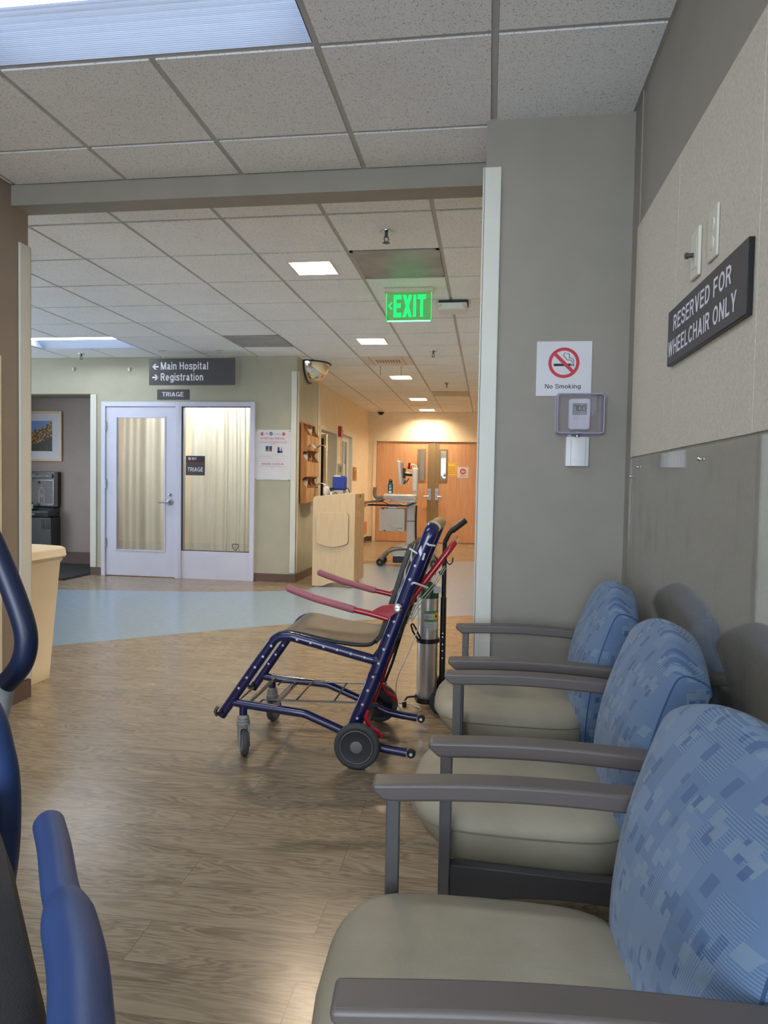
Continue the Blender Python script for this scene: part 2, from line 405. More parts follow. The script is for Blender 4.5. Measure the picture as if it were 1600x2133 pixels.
def mat_exit():
    t = NT('exit_acrylic')
    tr = t.n('ShaderNodeBsdfTransparent', {'Color': (0.82, 0.95, 0.84, 1)}).outputs[0]
    pos = t.n('ShaderNodeNewGeometry').outputs['Position']
    nz = t.n('ShaderNodeTexNoise', {'Vector': pos, 'Scale': 20.0}).outputs[0]
    em = t.n('ShaderNodeEmission', {'Color': t.ramp(nz, [(0.3, (0.03, 0.40, 0.07)), (0.7, (0.04, 0.46, 0.09))]), 'Strength': EXIT_GREEN * 0.7}).outputs[0]
    return t.surf(t.n('ShaderNodeMixShader', {0: 0.3, 1: tr, 2: em}).outputs[0])
M['exitp'] = mat_exit()
M['exitl'] = EM('exit_letter_green', (0.02, 0.95, 0.16), EXIT_GREEN)
M['exite'] = EM('exit_edge_green', (0.16, 1.0, 0.32), EXIT_GREEN * 2.4)
M['day'] = EM('daylight_pane', FILL_COL, FILL_BACK)  # added fill light: panes of the unseen windows glow by themselves
M['daylobby'] = EM('daylight_pane_lobby', FILL_COL, FILL_LOBBY)
M['lens'] = EM('troffer_lens', COOL, TROFFER)
M['dlens'] = EM('downlight_lens', WARM, DOWNLIGHT)
M['dcan'] = P('downlight_can', (240, 226, 196), 0.5, var=0.01)
M['tlens'] = EM('triage_lens', (0.96, 0.97, 1.0), TRIAGE_LAMP)
M['rlens'] = EM('exam_lens', (0.95, 0.98, 1.0), ROOM_LAMP)

# ------------------------------------------------------------------ geometry helpers
V = Vector
WL = {}

class MB:
    def __init__(self):
        self.bm = bmesh.new()
        self.mi = 0
    def m(self, i):
        self.mi = i
        return self
    def face(self, vs):
        try:
            f = self.bm.faces.new(vs)
            f.material_index = self.mi
            return f
        except ValueError:
            return None
    def poly(self, pts):
        return self.face([self.bm.verts.new(p) for p in pts])
    def box(self, x0, x1, y0, y1, z0, z1):
        v = [self.bm.verts.new((x, y, z)) for x in (x0, x1) for y in (y0, y1) for z in (z0, z1)]
        for q in ((0, 1, 3, 2), (4, 6, 7, 5), (0, 4, 5, 1), (2, 3, 7, 6), (0, 2, 6, 4), (1, 5, 7, 3)):
            self.face([v[i] for i in q])
        return self
    def hexa(self, p):
        """box from eight corners: bottom four then top four, both counter-clockwise from above"""
        v = [self.bm.verts.new(q) for q in p]
        for q in ((3, 2, 1, 0), (4, 5, 6, 7), (0, 1, 5, 4), (1, 2, 6, 5), (2, 3, 7, 6), (3, 0, 4, 7)):
            self.face([v[i] for i in q])
        return self
    def prism(self, pts, d):
        """closed polygon pts (3D, planar) extruded by vector d"""
        d = V(d)
        a = [self.bm.verts.new(p) for p in pts]
        b = [self.bm.verts.new(V(p) + d) for p in pts]
        self.face(list(reversed(a)))
        self.face(b)
        n = len(a)
        for i in range(n):
            self.face([a[i], a[(i + 1) % n], b[(i + 1) % n], b[i]])
        return self
    def rings(self, rs, cap0=True, cap1=True, closed=True):
        R = [[self.bm.verts.new(p) for p in r] for r in rs]
        n = len(R[0])
        for a, b in zip(R, R[1:]):
            for i in range(n if closed else n - 1):
                self.face([a[i], a[(i + 1) % n], b[(i + 1) % n], b[i]])
        if closed and cap0:
            self.face(list(reversed(R[0])))
        if closed and cap1:
            self.face(R[-1])
        return self
    def tube(self, path, r, seg=12, closed=False, cap=True, r2=None, upv=None):
        path = [V(p) for p in path]
        n = len(path)
        rr = r if hasattr(r, '__len__') else [r] * n
        ra = r2 if (r2 is not None and hasattr(r2, '__len__')) else [r2 if r2 is not None else None] * n
        T = []
        for i in range(n):
            if closed:
                t = path[(i + 1) % n] - path[i - 1]
            else:
                t = path[min(i + 1, n - 1)] - path[max(i - 1, 0)]
            T.append(t.normalized())
        u = V(upv) if upv else (V((0, 0, 1)) if abs(T[0].z) < 0.9 else V((1, 0, 0)))
        nrm = (u - T[0] * u.dot(T[0])).normalized()
        rs = []
        for i in range(n):
            if i:
                q = T[i - 1].rotation_difference(T[i])
                nrm = q @ nrm
                nrm = (nrm - T[i] * nrm.dot(T[i])).normalized()
            b = T[i].cross(nrm)
            r1 = rr[i]
            rb = ra[i] if ra[i] is not None else r1
            rs.append([path[i] + nrm * (r1 * math.cos(2 * PI * k / seg)) + b * (rb * math.sin(2 * PI * k / seg)) for k in range(seg)])
        if closed:
            rs.append(rs[0])
            R = [[self.bm.verts.new(p) for p in r_] for r_ in rs[:-1]]
            for a, c in zip(R, R[1:] + [R[0]]):
                for i in range(seg):
                    self.face([a[i], a[(i + 1) % seg], c[(i + 1) % seg], c[i]])
        else:
            self.rings(rs, cap, cap)
        return self
    def cyl(self, a, b, r, seg=20, r1=None):
        return self.tube([a, b], [r, r if r1 is None else r1], seg)
    def lathe(self, c, axis, prof, seg=24):
        """prof: list of (distance along axis, radius)"""
        c = V(c)
        ax = V(axis).normalized()
        u = V((0, 0, 1)) if abs(ax.z) < 0.9 else V((1, 0, 0))
        n = (u - ax * u.dot(ax)).normalized()
        b = ax.cross(n)
        rs = [[c + ax * d + n * (max(r, 1e-4) * math.cos(2 * PI * k / seg)) + b * (max(r, 1e-4) * math.sin(2 * PI * k / seg)) for k in range(seg)] for d, r in prof]
        return self.rings(rs)
    def ball(self, c, r, seg=14, sc=(1, 1, 1)):
        k = seg // 2
        c = V(c)
        rs = []
        for j in range(1, k):
            a = -PI / 2 + PI * j / k
            rs.append([c + V((r * sc[0] * math.cos(a) * math.cos(2 * PI * i / seg), r * sc[1] * math.cos(a) * math.sin(2 * PI * i / seg), r * sc[2] * math.sin(a))) for i in range(seg)])
        return self.rings(rs)
    def text(self, s, org, rgt, upd, wd, ht, nrm_off=0.0, bold=0.0, font_space=1.0):
        """fill the rectangle org + rgt*wd + upd*ht with flat lettering"""
        cu = bpy.data.curves.new('txt', 'FONT')
        cu.body = s
        cu.offset = bold
        cu.space_character = font_space
        cu.fill_mode = 'FRONT'
        cu.resolution_u = 4
        ob = bpy.data.objects.new('txt', cu)
        COL.objects.link(ob)
        dg = bpy.context.evaluated_depsgraph_get()
        me = bpy.data.meshes.new_from_object(ob.evaluated_get(dg))
        bpy.data.objects.remove(ob)
        bpy.data.curves.remove(cu)
        xs = [v.co.x for v in me.vertices]
        ys = [v.co.y for v in me.vertices]
        x0, x1, y0, y1 = min(xs), max(xs), min(ys), max(ys)
        org, rgt, upd = V(org), V(rgt).normalized(), V(upd).normalized()
        nv = rgt.cross(upd)
        vs = [self.bm.verts.new(org + rgt * ((v.co.x - x0) / (x1 - x0) * wd) + upd * ((v.co.y - y0) / (y1 - y0) * ht) + nv * nrm_off) for v in me.vertices]
        for p in me.polygons:
            self.face([vs[i] for i in p.vertices])
        bpy.data.meshes.remove(me)
        return self
    def stext(self, s, org, rgt, upd, wd, cap, t=0.15, gap=0.13):
        """plain grotesque lettering: cap height `cap`, whole line `wd` wide, starting on the baseline at org"""
        h = t / 2
        X = 0.73
        def arc(cx, cy, rx, ry, a0, a1, n=12):
            return [(cx + rx * math.cos(math.radians(a0 + (a1 - a0) * k / n)), cy + ry * math.sin(math.radians(a0 + (a1 - a0) * k / n))) for k in range(n + 1)]
        def curve(pts):
            return [(p.x, p.y) for p in spline([(x, y, 0) for x, y in pts], 6)]
        def D(x0, y0, x1, y1, k=1.1):
            d = h * k
            return ('D', x0, y0, x1, y1, d)
        d = h * 1.1
        def glyph(c):
            if c == ' ': return 0.22, []
            if c == 'E': return 0.56, [[(h, 0), (h, 1)], [(h, h), (0.56, h)], [(h, 1 - h), (0.55, 1 - h)], [(h, 0.52), (0.51, 0.52)]]
            if c == 'F': return 0.53, [[(h, 0), (h, 1)], [(h, 1 - h), (0.53, 1 - h)], [(h, 0.5), (0.47, 0.5)]]
            if c == 'L': return 0.52, [[(h, 0), (h, 1)], [(h, h), (0.52, h)]]
            if c == 'T': return 0.60, [[(0.30, 0), (0.30, 1)], [(0, 1 - h), (0.60, 1 - h)]]
            if c == 'H': return 0.64, [[(h, 0), (h, 1)], [(0.64 - h, 0), (0.64 - h, 1)], [(h, 0.52), (0.64 - h, 0.52)]]
            if c == 'I': return t, [[(h, 0), (h, 1)]]
            if c == '1': return 0.38, [[(0.30, 0), (0.30, 1)], [(0.30, 0.93), (0.22, 0.80), (0.06, 0.76)]]
            if c == '7': return 0.50, [[(0, 1 - h), (0.50, 1 - h)], D(0.18, 0, 0.50 - d, 1 - t)]
            if c == '0': return 0.52, [arc(0.26, 0.5, 0.26 - h, 0.5 - h, 0, 360, 24)]
            if c == 'N': return 0.66, [[(h, 0), (h, 1)], [(0.66 - h, 0), (0.66 - h, 1)], D(d, 1, 0.66 - d, 0)]
            if c == 'M': return 0.80, [[(h, 0), (h, 1)], [(0.80 - h, 0), (0.80 - h, 1)], D(d, 1, 0.40, 0), D(0.40, 0, 0.80 - d, 1)]
            if c == 'A': return 0.68, [D(d, 0, 0.34, 1), D(0.68 - d, 0, 0.34, 1), [(0.16, 0.28), (0.52, 0.28)]]
            if c == 'V': return 0.66, [D(d, 1, 0.33, 0), D(0.66 - d, 1, 0.33, 0)]
            if c == 'W': return 0.94, [D(d, 1, 0.26, 0), D(0.26, 0, 0.47, 1), D(0.47, 1, 0.68, 0), D(0.68, 0, 0.94 - d, 1)]
            if c == 'X': return 0.66, [D(d, 1, 0.66 - d, 0, 1.2), D(d, 0, 0.66 - d, 1, 1.2)]
            if c == 'Y': return 0.66, [D(d, 1, 0.33, 0.40), D(0.66 - d, 1, 0.33, 0.40), [(0.33, 0), (0.33, 0.46)]]
            if c == 'D':
                return 0.64, [[(h, 0), (h, 1)], [(h, h), (0.30, h)] + arc(0.30, 0.5, 0.34 - h, 0.5 - h, -90, 90)[1:] + [(h, 1 - h)]]
            if c == 'O': return 0.72, [arc(0.36, 0.5, 0.36 - h, 0.5 - h, 0, 360, 28)]
            if c == 'C': return 0.68, [arc(0.36, 0.5, 0.36 - h, 0.5 - h, 38, 322, 22)]
            if c == 'G': return 0.71, [arc(0.36, 0.5, 0.36 - h, 0.5 - h, 38, 338, 22), [(0.71 - h, 0.02), (0.71 - h, 0.48)], [(0.42, 0.48 - h), (0.71 - h, 0.48 - h)]]
            if c in 'RPB':
                ry = (1 - h - 0.50) / 2
                cx = 0.60 - h - ry
                st = [[(h, 0), (h, 1)], [(h, 1 - h), (cx, 1 - h)] + arc(cx, 0.50 + ry, ry, ry, 90, -90)[1:] + [(h, 0.50)]]
                if c == 'R': st.append(D(0.36, 0.48, 0.62 - d, 0))
                if c == 'B': st.append([(h, 0.50), (cx, 0.50)] + arc(cx, (0.50 + h) / 2, ry * 1.12, (0.50 - h) / 2, 90, -90)[1:] + [(h, h)])
                return 0.62, st
            if c == 'S':
                return 0.60, [curve([(0.60 - h, 0.72), (0.54 - h * 0.6, 0.86), (0.30, 1 - h), (0.10, 0.88), (h, 0.73), (0.14, 0.58), (0.32, 0.515), (0.50, 0.42), (0.60 - h, 0.27), (0.50, 0.11), (0.30, h), (0.07 + h * 0.4, 0.14), (h * 0.9, 0.30)])]
            if c == 'i': return t, [[(h, 0), (h, X)], [(h, 1 - t), (h, 1)]]
            if c == 'l': return t, [[(h, 0), (h, 1)]]
            if c == 'o': return 0.55, [arc(0.275, X / 2, 0.275 - h, X / 2 - h, 0, 360, 24)]
            if c == 'n': return 0.51, [[(h, 0), (h, X)], [(h, 0.40)] + arc(0.255, X - h - 0.20, 0.255 - h, 0.20, 170, 0) + [(0.51 - h, 0)]]
            if c == 'm':
                r = 0.20 - h * 0.4
                a = 0.40
                return 0.80, [[(h, 0), (h, X)], [(h, 0.40)] + arc((h + a) / 2, X - h - 0.18, (a - h) / 2, 0.18, 170, 0) + [(a, 0)], [(a, 0.40)] + arc((a + 0.80 - h) / 2, X - h - 0.18, (0.80 - h - a) / 2, 0.18, 170, 0) + [(0.80 - h, 0)]]
            if c == 'p': return 0.55, [[(h, -0.27), (h, X)], arc(0.55 / 2, X / 2, 0.275 - h, X / 2 - h, 0, 360, 24)]
            if c == 'g': return 0.55, [[(0.55 - h, X), (0.55 - h, -0.02)] + arc(0.275, -0.03, 0.275 - h, 0.20 - h * 0.4, 0, -160)[1:], arc(0.275, X / 2, 0.275 - h, X / 2 - h, 0, 360, 24)]
            if c == 'e': return 0.54, [[(h, X / 2), (0.54 - h, X / 2)] + arc(0.27, X / 2, 0.27 - h, X / 2 - h, 0, 318, 22)]
            if c == 's': return 0.48, [curve([(0.48 - h, X * 0.74), (0.40, X * 0.90), (0.24, X - h), (0.09, X * 0.87), (h * 0.9, X * 0.73), (0.12, X * 0.59), (0.26, X * 0.51), (0.40, X * 0.42), (0.48 - h, X * 0.28), (0.40, X * 0.12), (0.24, h), (0.06, X * 0.13), (h * 0.8, X * 0.28)])]
            if c == 'a': return 0.53, [[(0.46 - h, 0), (0.46 - h, X * 0.66)] + arc(0.245, X * 0.66, 0.215 - h, X * 0.34 - h, 0, 165)[1:], [(0.46 - h, X * 0.56), (0.26, X * 0.53)] + arc(0.20, X * 0.265, 0.20 - h, X * 0.265 - h, 80, 300) + [(0.46 - h, X * 0.26)], [(0.46 - h, h), (0.53, h)]]
            if c == 't': return 0.32, [[(0.15, 0.93), (0.15, 0.16), (0.19, h), (0.32, h)], [(0, X - h), (0.31, X - h)]]
            if c == 'r': return 0.34, [[(h, 0), (h, X)], [(h, 0.38), (h + 0.04, 0.55), (0.18, X - h), (0.34, X - h)]]
            if c == 'k': return 0.52, [[(h, 0), (h, 1)], D(h, 0.24, 0.52 - d, X), D(0.20, 0.40, 0.52 - d, 0)]
            return 0.4, []
        org, rgt, upd = V(org), V(rgt).normalized(), V(upd).normalized()
        nv = rgt.cross(upd)
        gl = [glyph(c) for c in s]
        total = sum(g[0] for g in gl) + gap * (len(s) - 1)
        sx = wd / total
        x = 0.0
        lay = 0
        for wch, strokes in gl:
            for st in strokes:
                lay += 1
                lift = nv * (0.00002 * (lay % 5))
                P3 = lambda u, v: org + rgt * ((x + u) * sx) + upd * (v * cap) + lift
                if st[0] == 'D':
                    _, x0, y0, x1, y1, dd = st
                    self.poly([P3(x0 - dd, y0), P3(x0 + dd, y0), P3(x1 + dd, y1), P3(x1 - dd, y1)])
                    continue
                n = len(st)
                loop = abs(st[0][0] - st[-1][0]) < 1e-6 and abs(st[0][1] - st[-1][1]) < 1e-6 and n > 4
                L, Rr = [], []
                for k in range(n):
                    if loop:
                        a, b = st[(k - 1) % (n - 1)], st[(k + 1) % (n - 1)]
                    else:
                        a, b = st[max(k - 1, 0)], st[min(k + 1, n - 1)]
                    tx, ty = b[0] - a[0], b[1] - a[1]
                    l = math.hypot(tx, ty) or 1.0
                    m = 1.0
                    if 0 < k < n - 1:
                        e0 = (st[k][0] - st[k - 1][0], st[k][1] - st[k - 1][1])
                        l0 = math.hypot(*e0) or 1.0
                        ca = abs((e0[0] * tx + e0[1] * ty) / (l0 * l))
                        m = min(1.4, 1 / max(ca, 0.6))
                    nx, ny = -ty / l * h * m, tx / l * h * m
                    L.append(self.bm.verts.new(P3(st[k][0] + nx, st[k][1] + ny)))
                    Rr.append(self.bm.verts.new(P3(st[k][0] - nx, st[k][1] - ny)))
                for k in range(n - 1):
                    self.face([L[k], Rr[k], Rr[k + 1], L[k + 1]])
            x += wch + gap
        return self
    def build(self, name, mats, parent=None, bevel=0.0, smooth=True, angle=35.0, sub=0, segs=2, keep_normals=False):
        if not keep_normals:
            bmesh.ops.recalc_face_normals(self.bm, faces=self.bm.faces[:])
        vs = self.bm.verts
        lo = V((min(v.co.x for v in vs), min(v.co.y for v in vs), min(v.co.z for v in vs)))
        hi = V((max(v.co.x for v in vs), max(v.co.y for v in vs), max(v.co.z for v in vs)))
        c = V(((lo.x + hi.x) / 2, (lo.y + hi.y) / 2, lo.z))
        for v in vs:
            v.co -= c
        me = bpy.data.meshes.new(name)
        self.bm.to_mesh(me)
        self.bm.free()
        for mm in (mats if isinstance(mats, (list, tuple)) else [mats]):
            me.materials.append(M[mm] if isinstance(mm, str) else mm)
        if smooth:
            for p in me.polygons:
                p.use_smooth = True
            me.set_sharp_from_angle(angle=math.radians(angle))
        o = bpy.data.objects.new(name, me)
        COL.objects.link(o)
        WL[o.name] = c
        if parent is not None:
            o.parent = parent
            o.location = c - WL[parent.name]
        else:
            o.location = c
        if bevel > 0:
            b = o.modifiers.new('bevel', 'BEVEL')
            b.width = bevel
            b.segments = segs
            b.limit_method = 'ANGLE'
            b.angle_limit = math.radians(40)
        if sub:
            s = o.modifiers.new('sub', 'SUBSURF')
            s.levels = sub
            s.render_levels = sub
        return o

def tag(o, label, cat, group=None):
    o['label'] = label
    o['category'] = cat
    if group:
        o['group'] = group
    return o

def thing(name, label, cat, loc, group=None):
    o = bpy.data.objects.new(name, None)
    o.empty_display_size = 0.05
    COL.objects.link(o)
    o.location = loc
    WL[o.name] = V(loc)
    return tag(o, label, cat, group)

def struct(o):
    o['kind'] = 'structure'
    return o

def fillet(pts, r, n=6):
    """polyline with rounded corners"""
    pts = [V(p) for p in pts]
    rr = r if hasattr(r, '__len__') else [r] * len(pts)
    out = [pts[0]]
    for i in range(1, len(pts) - 1):
        a, p, b = pts[i - 1], pts[i], pts[i + 1]
        d1, d2 = (a - p), (b - p)
        l1, l2 = d1.length, d2.length
        d1.normalize()
        d2.normalize()
        ang = d1.angle(d2)
        if ang > PI - 0.02:
            out.append(p)
            continue
        k = min(rr[i] / math.tan(ang / 2), l1 * 0.48, l2 * 0.48)
        s, e = p + d1 * k, p + d2 * k
        for j in range(n + 1):
            t = j / n
            out.append(s * (1 - t) ** 2 + p * (2 * t * (1 - t)) + e * t ** 2)
    out.append(pts[-1])
    return out

def spline(pts, n=8, closed=False):
    pts = [V(p) for p in pts]
    out = []
    m = len(pts)
    for i in range(m if closed else m - 1):
        g = (lambda k: pts[k % m]) if closed else (lambda k: pts[max(0, min(m - 1, k))])
        p0, p1, p2, p3 = g(i - 1), g(i), g(i + 1), g(i + 2)
        for j in range(n):
            t = j / n
            out.append(0.5 * ((2 * p1) + (p2 - p0) * t + (2 * p0 - 5 * p1 + 4 * p2 - p3) * t * t + (3 * p1 - p0 - 3 * p2 + p3) * t ** 3))
    if not closed:
        out.append(pts[-1])
    return out

def dup(root, loc, label, group=None):
    r = root.copy()
    COL.objects.link(r)
    r.location = loc
    WL[r.name] = V(loc)
    r['label'] = label
    if group:
        r['group'] = group
    for ch in list(root.children):
        c = ch.copy()
        COL.objects.link(c)
        c.parent = r
        for g in list(ch.children):
            d = g.copy()
            COL.objects.link(d)
            d.parent = c
    return r

XR, YU = V((1, 0, 0)), V((0, 0, 1))      # text directions on a wall that faces -y
ZC = 2.724                                # ceiling height

# ------------------------------------------------------------------ the setting
fl = struct(MB().box(-8.2, 0.75, -3.2, 16.5, -0.06, 0.0).build('floor', 'floor', smooth=False))
inlay = [(-6.6, 2.2), (-4.6, 3.62), (-3.7, 4.2), (-3.088, 4.647), (-2.589, 5.073), (-2.181, 5.405), (-1.659, 5.811), (-0.893, 6.239), (-0.108, 6.6), (0.55, 7.2),
         (0.55, 11.4), (-0.2, 11.3), (-1.0, 11.05), (-1.69, 10.69), (-2.0, 10.1), (-1.98, 9.0), (-1.96, 7.95), (-1.99, 7.756), (-2.301, 7.563), (-2.907, 7.329), (-3.674, 7.194), (-4.553, 7.065), (-5.4, 6.9), (-8.0, 6.2), (-8.0, 2.2)]
MB().prism([(x, y, -0.002) for x, y in inlay], (0, 0, 0.0026)).build('floor_inlay', 'blueinlay', fl, smooth=False)

def wall(name, boxes, mat):
    b = MB()
    for q in boxes:
        b.box(*q)
    return struct(b.build(name, mat, smooth=False))
wall('wall_right', [(0.556, 0.70, -3.2, 3.01, 0, ZC)], 'taupe')
wall('wall_front', [(-0.036, 0.70, 3.01, 3.54, 0, ZC)], 'taupe')
wall('corridor_wall_right', [(0.556, 0.70, 3.54, 15.1, 0, ZC)], 'cream')
wall('wall_left', [(-2.62, -2.478, -3.2, 3.535, 0, ZC)], 'brown')
wall('trim_10', [(-2.478, -0.036, 3.40, 3.535, 2.617, ZC)], 'taupe')
wall('wall_back', [(-2.62, -2.2, -3.3, -3.2, 0, ZC), (0.3, 0.70, -3.3, -3.2, 0, ZC), (-2.2, 0.3, -3.3, -3.2, 0, 0.5), (-2.2, 0.3, -3.3, -3.2, 2.5, ZC)], 'taupe')
wall('lobby_wall_front', [(-8.1, -2.62, 3.40, 3.535, 0, ZC)], 'cream')
wall('lobby_wall_left', [(-8.2, -8.1, 3.40, 4.3, 0, ZC), (-8.2, -8.1, 7.5, 10.2, 0, ZC), (-8.2, -8.1, 4.3, 7.5, 0, 0.7), (-8.2, -8.1, 4.3, 7.5, 2.45, ZC)], 'sage')
YT = 8.25
wall('lobby_wall_back', [(-8.1, -6.95, YT, YT + 0.12, 0, ZC), (-6.95, -4.92, YT, YT + 0.12, 2.27, ZC), (-4.92, -4.775, YT, YT + 0.12, 0, ZC),
                     (-4.775, -2.79, YT, YT + 0.12, 2.17, ZC), (-2.79, -2.28, YT, YT + 0.12, 0, ZC)], 'sage')
wall('lobby_wall_right', [(-2.40, -2.28, YT + 0.12, 9.36, 0, ZC)], 'sage')
wall('alcove_wall_back', [(-7.0, -4.92, 9.35, 9.45, 0, 2.35), (-7.05, -6.95, YT + 0.12, 9.45, 0, 2.35), (-4.92, -4.84, YT + 0.12, 9.45, 0, 2.35), (-7.05, -4.84, YT + 0.12, 9.45, 2.35, 2.42)], 'mauve')
wall('room_wall_back', [(-4.84, -2.40, 9.26, 9.36, 0, ZC)], 'cream')
# corridor left wall with a doorway and a glazed doorway
XC = -2.51
wall('corridor_wall_left', [(XC - 0.14, XC, 9.36, 10.35, 0, ZC), (XC - 0.14, XC, 10.35, 11.60, 2.08, ZC), (XC - 0.14, XC, 11.60, 11.93, 0, ZC),
                            (XC - 0.14, XC, 11.93, 12.95, 2.12, ZC), (XC - 0.14, XC, 12.95, 14.9, 0, ZC), (-4.5, XC - 0.14, 9.36, 9.46, 0, ZC), (-4.5, XC - 0.14, 13.4, 13.5, 0, ZC), (-4.6, -4.5, 9.36, 13.5, 0, ZC)], 'cream')
YD = 14.75
wall('corridor_wall_back', [(XC - 0.1, -2.33, YD, YD + 0.14, 0, ZC), (-2.33, 0.18, YD, YD + 0.14, 2.11, ZC), (0.18, 0.70, YD, YD + 0.14, 0, ZC)], 'cream')
wall('passage_wall_back', [(-2.8, 0.7, 16.3, 16.4, 0, ZC), (-2.9, -2.8, YD + 0.14, 16.4, 0, ZC), (0.7, 0.8, YD + 0.14, 16.4, 0, ZC)], 'cream')

# rubber bases
def baseboard(side, boxes, mat='base'):
    wall('baseboard_' + side, boxes, mat)
baseboard('right', [(0.548, 0.556, -3.2, 3.01, 0, 0.1)])
baseboard('front', [(-0.044, 0.548, 3.002, 3.01, 0, 0.1), (-0.044, -0.036, 3.01, 3.54, 0, 0.1)])
baseboard('left', [(-2.478, -2.468, -3.2, 3.54, 0, 0.1)])
baseboard('back', [(-4.93, -4.775, YT - 0.008, YT, 0, 0.1), (-2.79, -2.28, YT - 0.008, YT, 0, 0.1), (-2.28, -2.272, YT - 0.008, 9.36, 0, 0.1), (-8.1, -6.95, YT - 0.008, YT, 0, 0.1)])
baseboard('rear', [(-6.95, -4.92, 9.342, 9.35, 0, 0.16), (-4.928, -4.92, YT, 9.35, 0, 0.16)])
baseboard('side', [(XC, XC + 0.008, 12.97, 14.75, 0, 0.1), (XC, -2.41, YD - 0.008, YD, 0, 0.1), (XC, XC + 0.008, 9.36, 10.3, 0, 0.1)])

# ceilings: lay-in tiles hanging a little below their grid
def ceiling(name, xs, ys, x0, x1, y0, y1, skip=(), holes={}):
    b = MB()
    gx = [x0] + [x for x in sorted(xs) if x0 + 0.02 < x < x1 - 0.02] + [x1]
    gy = [y0] + [y for y in sorted(ys) if y0 + 0.02 < y < y1 - 0.02] + [y1]
    g, zt = 0.0125, ZC - 0.006
    for i in range(len(gx) - 1):
        for j in range(len(gy) - 1):
            ax, bx, ay, by = gx[i] + g, gx[i + 1] - g, gy[j] + g, gy[j + 1] - g
            cx, cy = (ax + bx) / 2, (ay + by) / 2
            if any(sx0 < cx < sx1 and sy0 < cy < sy1 for sx0, sx1, sy0, sy1 in skip):
                continue
            hole = None
            for (hx, hy, hr) in holes:
                if ax < hx < bx and ay < hy < by:
                    hole = (hx, hy, hr)
            if hole:
                hx, hy, hr = hole
                for q in ((ax, bx, ay, hy - hr), (ax, bx, hy + hr, by), (ax, hx - hr, hy - hr, hy + hr), (hx + hr, bx, hy - hr, hy + hr)):
                    b.box(q[0], q[1], q[2], q[3], zt, ZC + 0.012)
            else:
                b.box(ax, bx, ay, by, zt, ZC + 0.012)
    b.m(1)
    for x in gx[1:-1]:
        segs = [(y0, y1)]
        for sx0, sx1, sy0, sy1 in skip:
            if sx0 + 0.06 < x < sx1 - 0.06:
                segs = [s for a, c in segs for s in ((a, min(c, sy0)), (max(a, sy1), c)) if s[1] - s[0] > 0.02]
        for a, c in segs:
            b.box(x - 0.0115, x + 0.0115, a, c, ZC, ZC + 0.02)
    for y in gy[1:-1]:
        # cross tees stop at a troffer or grille that fills more than one cell
        segs = [(x0, x1)]
        for sx0, sx1, sy0, sy1 in skip:
            if sy0 + 0.02 < y < sy1 - 0.02:
                segs = [s for a, c in segs for s in ((a, min(c, sx0)), (max(a, sx1), c)) if s[1] - s[0] > 0.02]
        for a, c in segs:
            b.box(a, c, y - 0.0115, y + 0.0115, ZC + 0.0005, ZC + 0.0205)
    # wall angle
    b.box(x0, x1, y0, y0 + 0.02, ZC - 0.001, ZC + 0.01).box(x0, x1, y1 - 0.02, y1, ZC - 0.001, ZC + 0.01)
    b.box(x0, x0 + 0.02, y0, y1, ZC - 0.001, ZC + 0.01).box(x1 - 0.02, x1, y0, y1, ZC - 0.001, ZC + 0.01)
    return struct(b.build(name, ['tile', 'gridbar'], smooth=False))

NX = [-0.01 - 0.61 * k for k in range(0, 5)]
NY = [3.05 - 0.61 * k for k in range(0, 11)]
TROFF_NEAR = [(-1.84, -0.62, 1.83, 2.44), (-1.84, -0.62, -1.22, -0.61)]
c1 = ceiling('ceiling', NX, NY, -2.478, 0.556, -3.2, 3.40, skip=[(a - .03, b + .03, c - .01, d + .01) for a, b, c, d in TROFF_NEAR])
FX = [-0.33 + 0.61 * k for k in range(-14, 2)]
FY = [3.944 + 0.627 * k for k in range(0, 20)]
DL = [(-1.243, 4.90), (-1.243, 7.44), (-1.243, 9.96), (-1.243, 12.50), (-1.243, 14.30)]
TROFF_FAR = [(-5.21, -3.99, 7.079, 7.706), (-7.65, -6.43, 4.571, 5.198)]
VENTS = [(-0.94, -0.33, 4.571, 5.198), (-2.77, -2.16, 7.079, 7.706), (-1.55, -0.94, 8.333, 8.96), (-0.94, -0.33, 11.468, 12.095)]
FY2 = [y for y in FY if y < YT - 0.2]
skipf = [(a - .02, b + .02, c - .01, d + .01) for a, b, c, d in TROFF_FAR] + [(a - .005, b + .005, c - .005, d + .005) for a, b, c, d in VENTS]
ceiling('lobby_ceiling', FX, FY2, -8.1, -2.77, 3.535, YT, skip=skipf)
ceiling('corridor_ceiling', FX, FY, -2.77, 0.556, 3.535, YD, skip=skipf, holes=[(x, y, 0.15) for x, y in DL])
wall('room_ceiling', [(-4.84, -2.40, YT + 0.12, 9.26, ZC, ZC + 0.02)], 'tile')
wall('side_room_ceiling', [(-4.6, XC - 0.14, 9.46, 13.4, ZC, ZC + 0.02), (-2.8, 0.7, YD + 0.14, 16.3, ZC, ZC + 0.02)], 'tile')
wall('upper_ceiling', [(-8.2, 0.8, -3.3, 16.5, ZC + 0.3, ZC + 0.34)], 'dark')

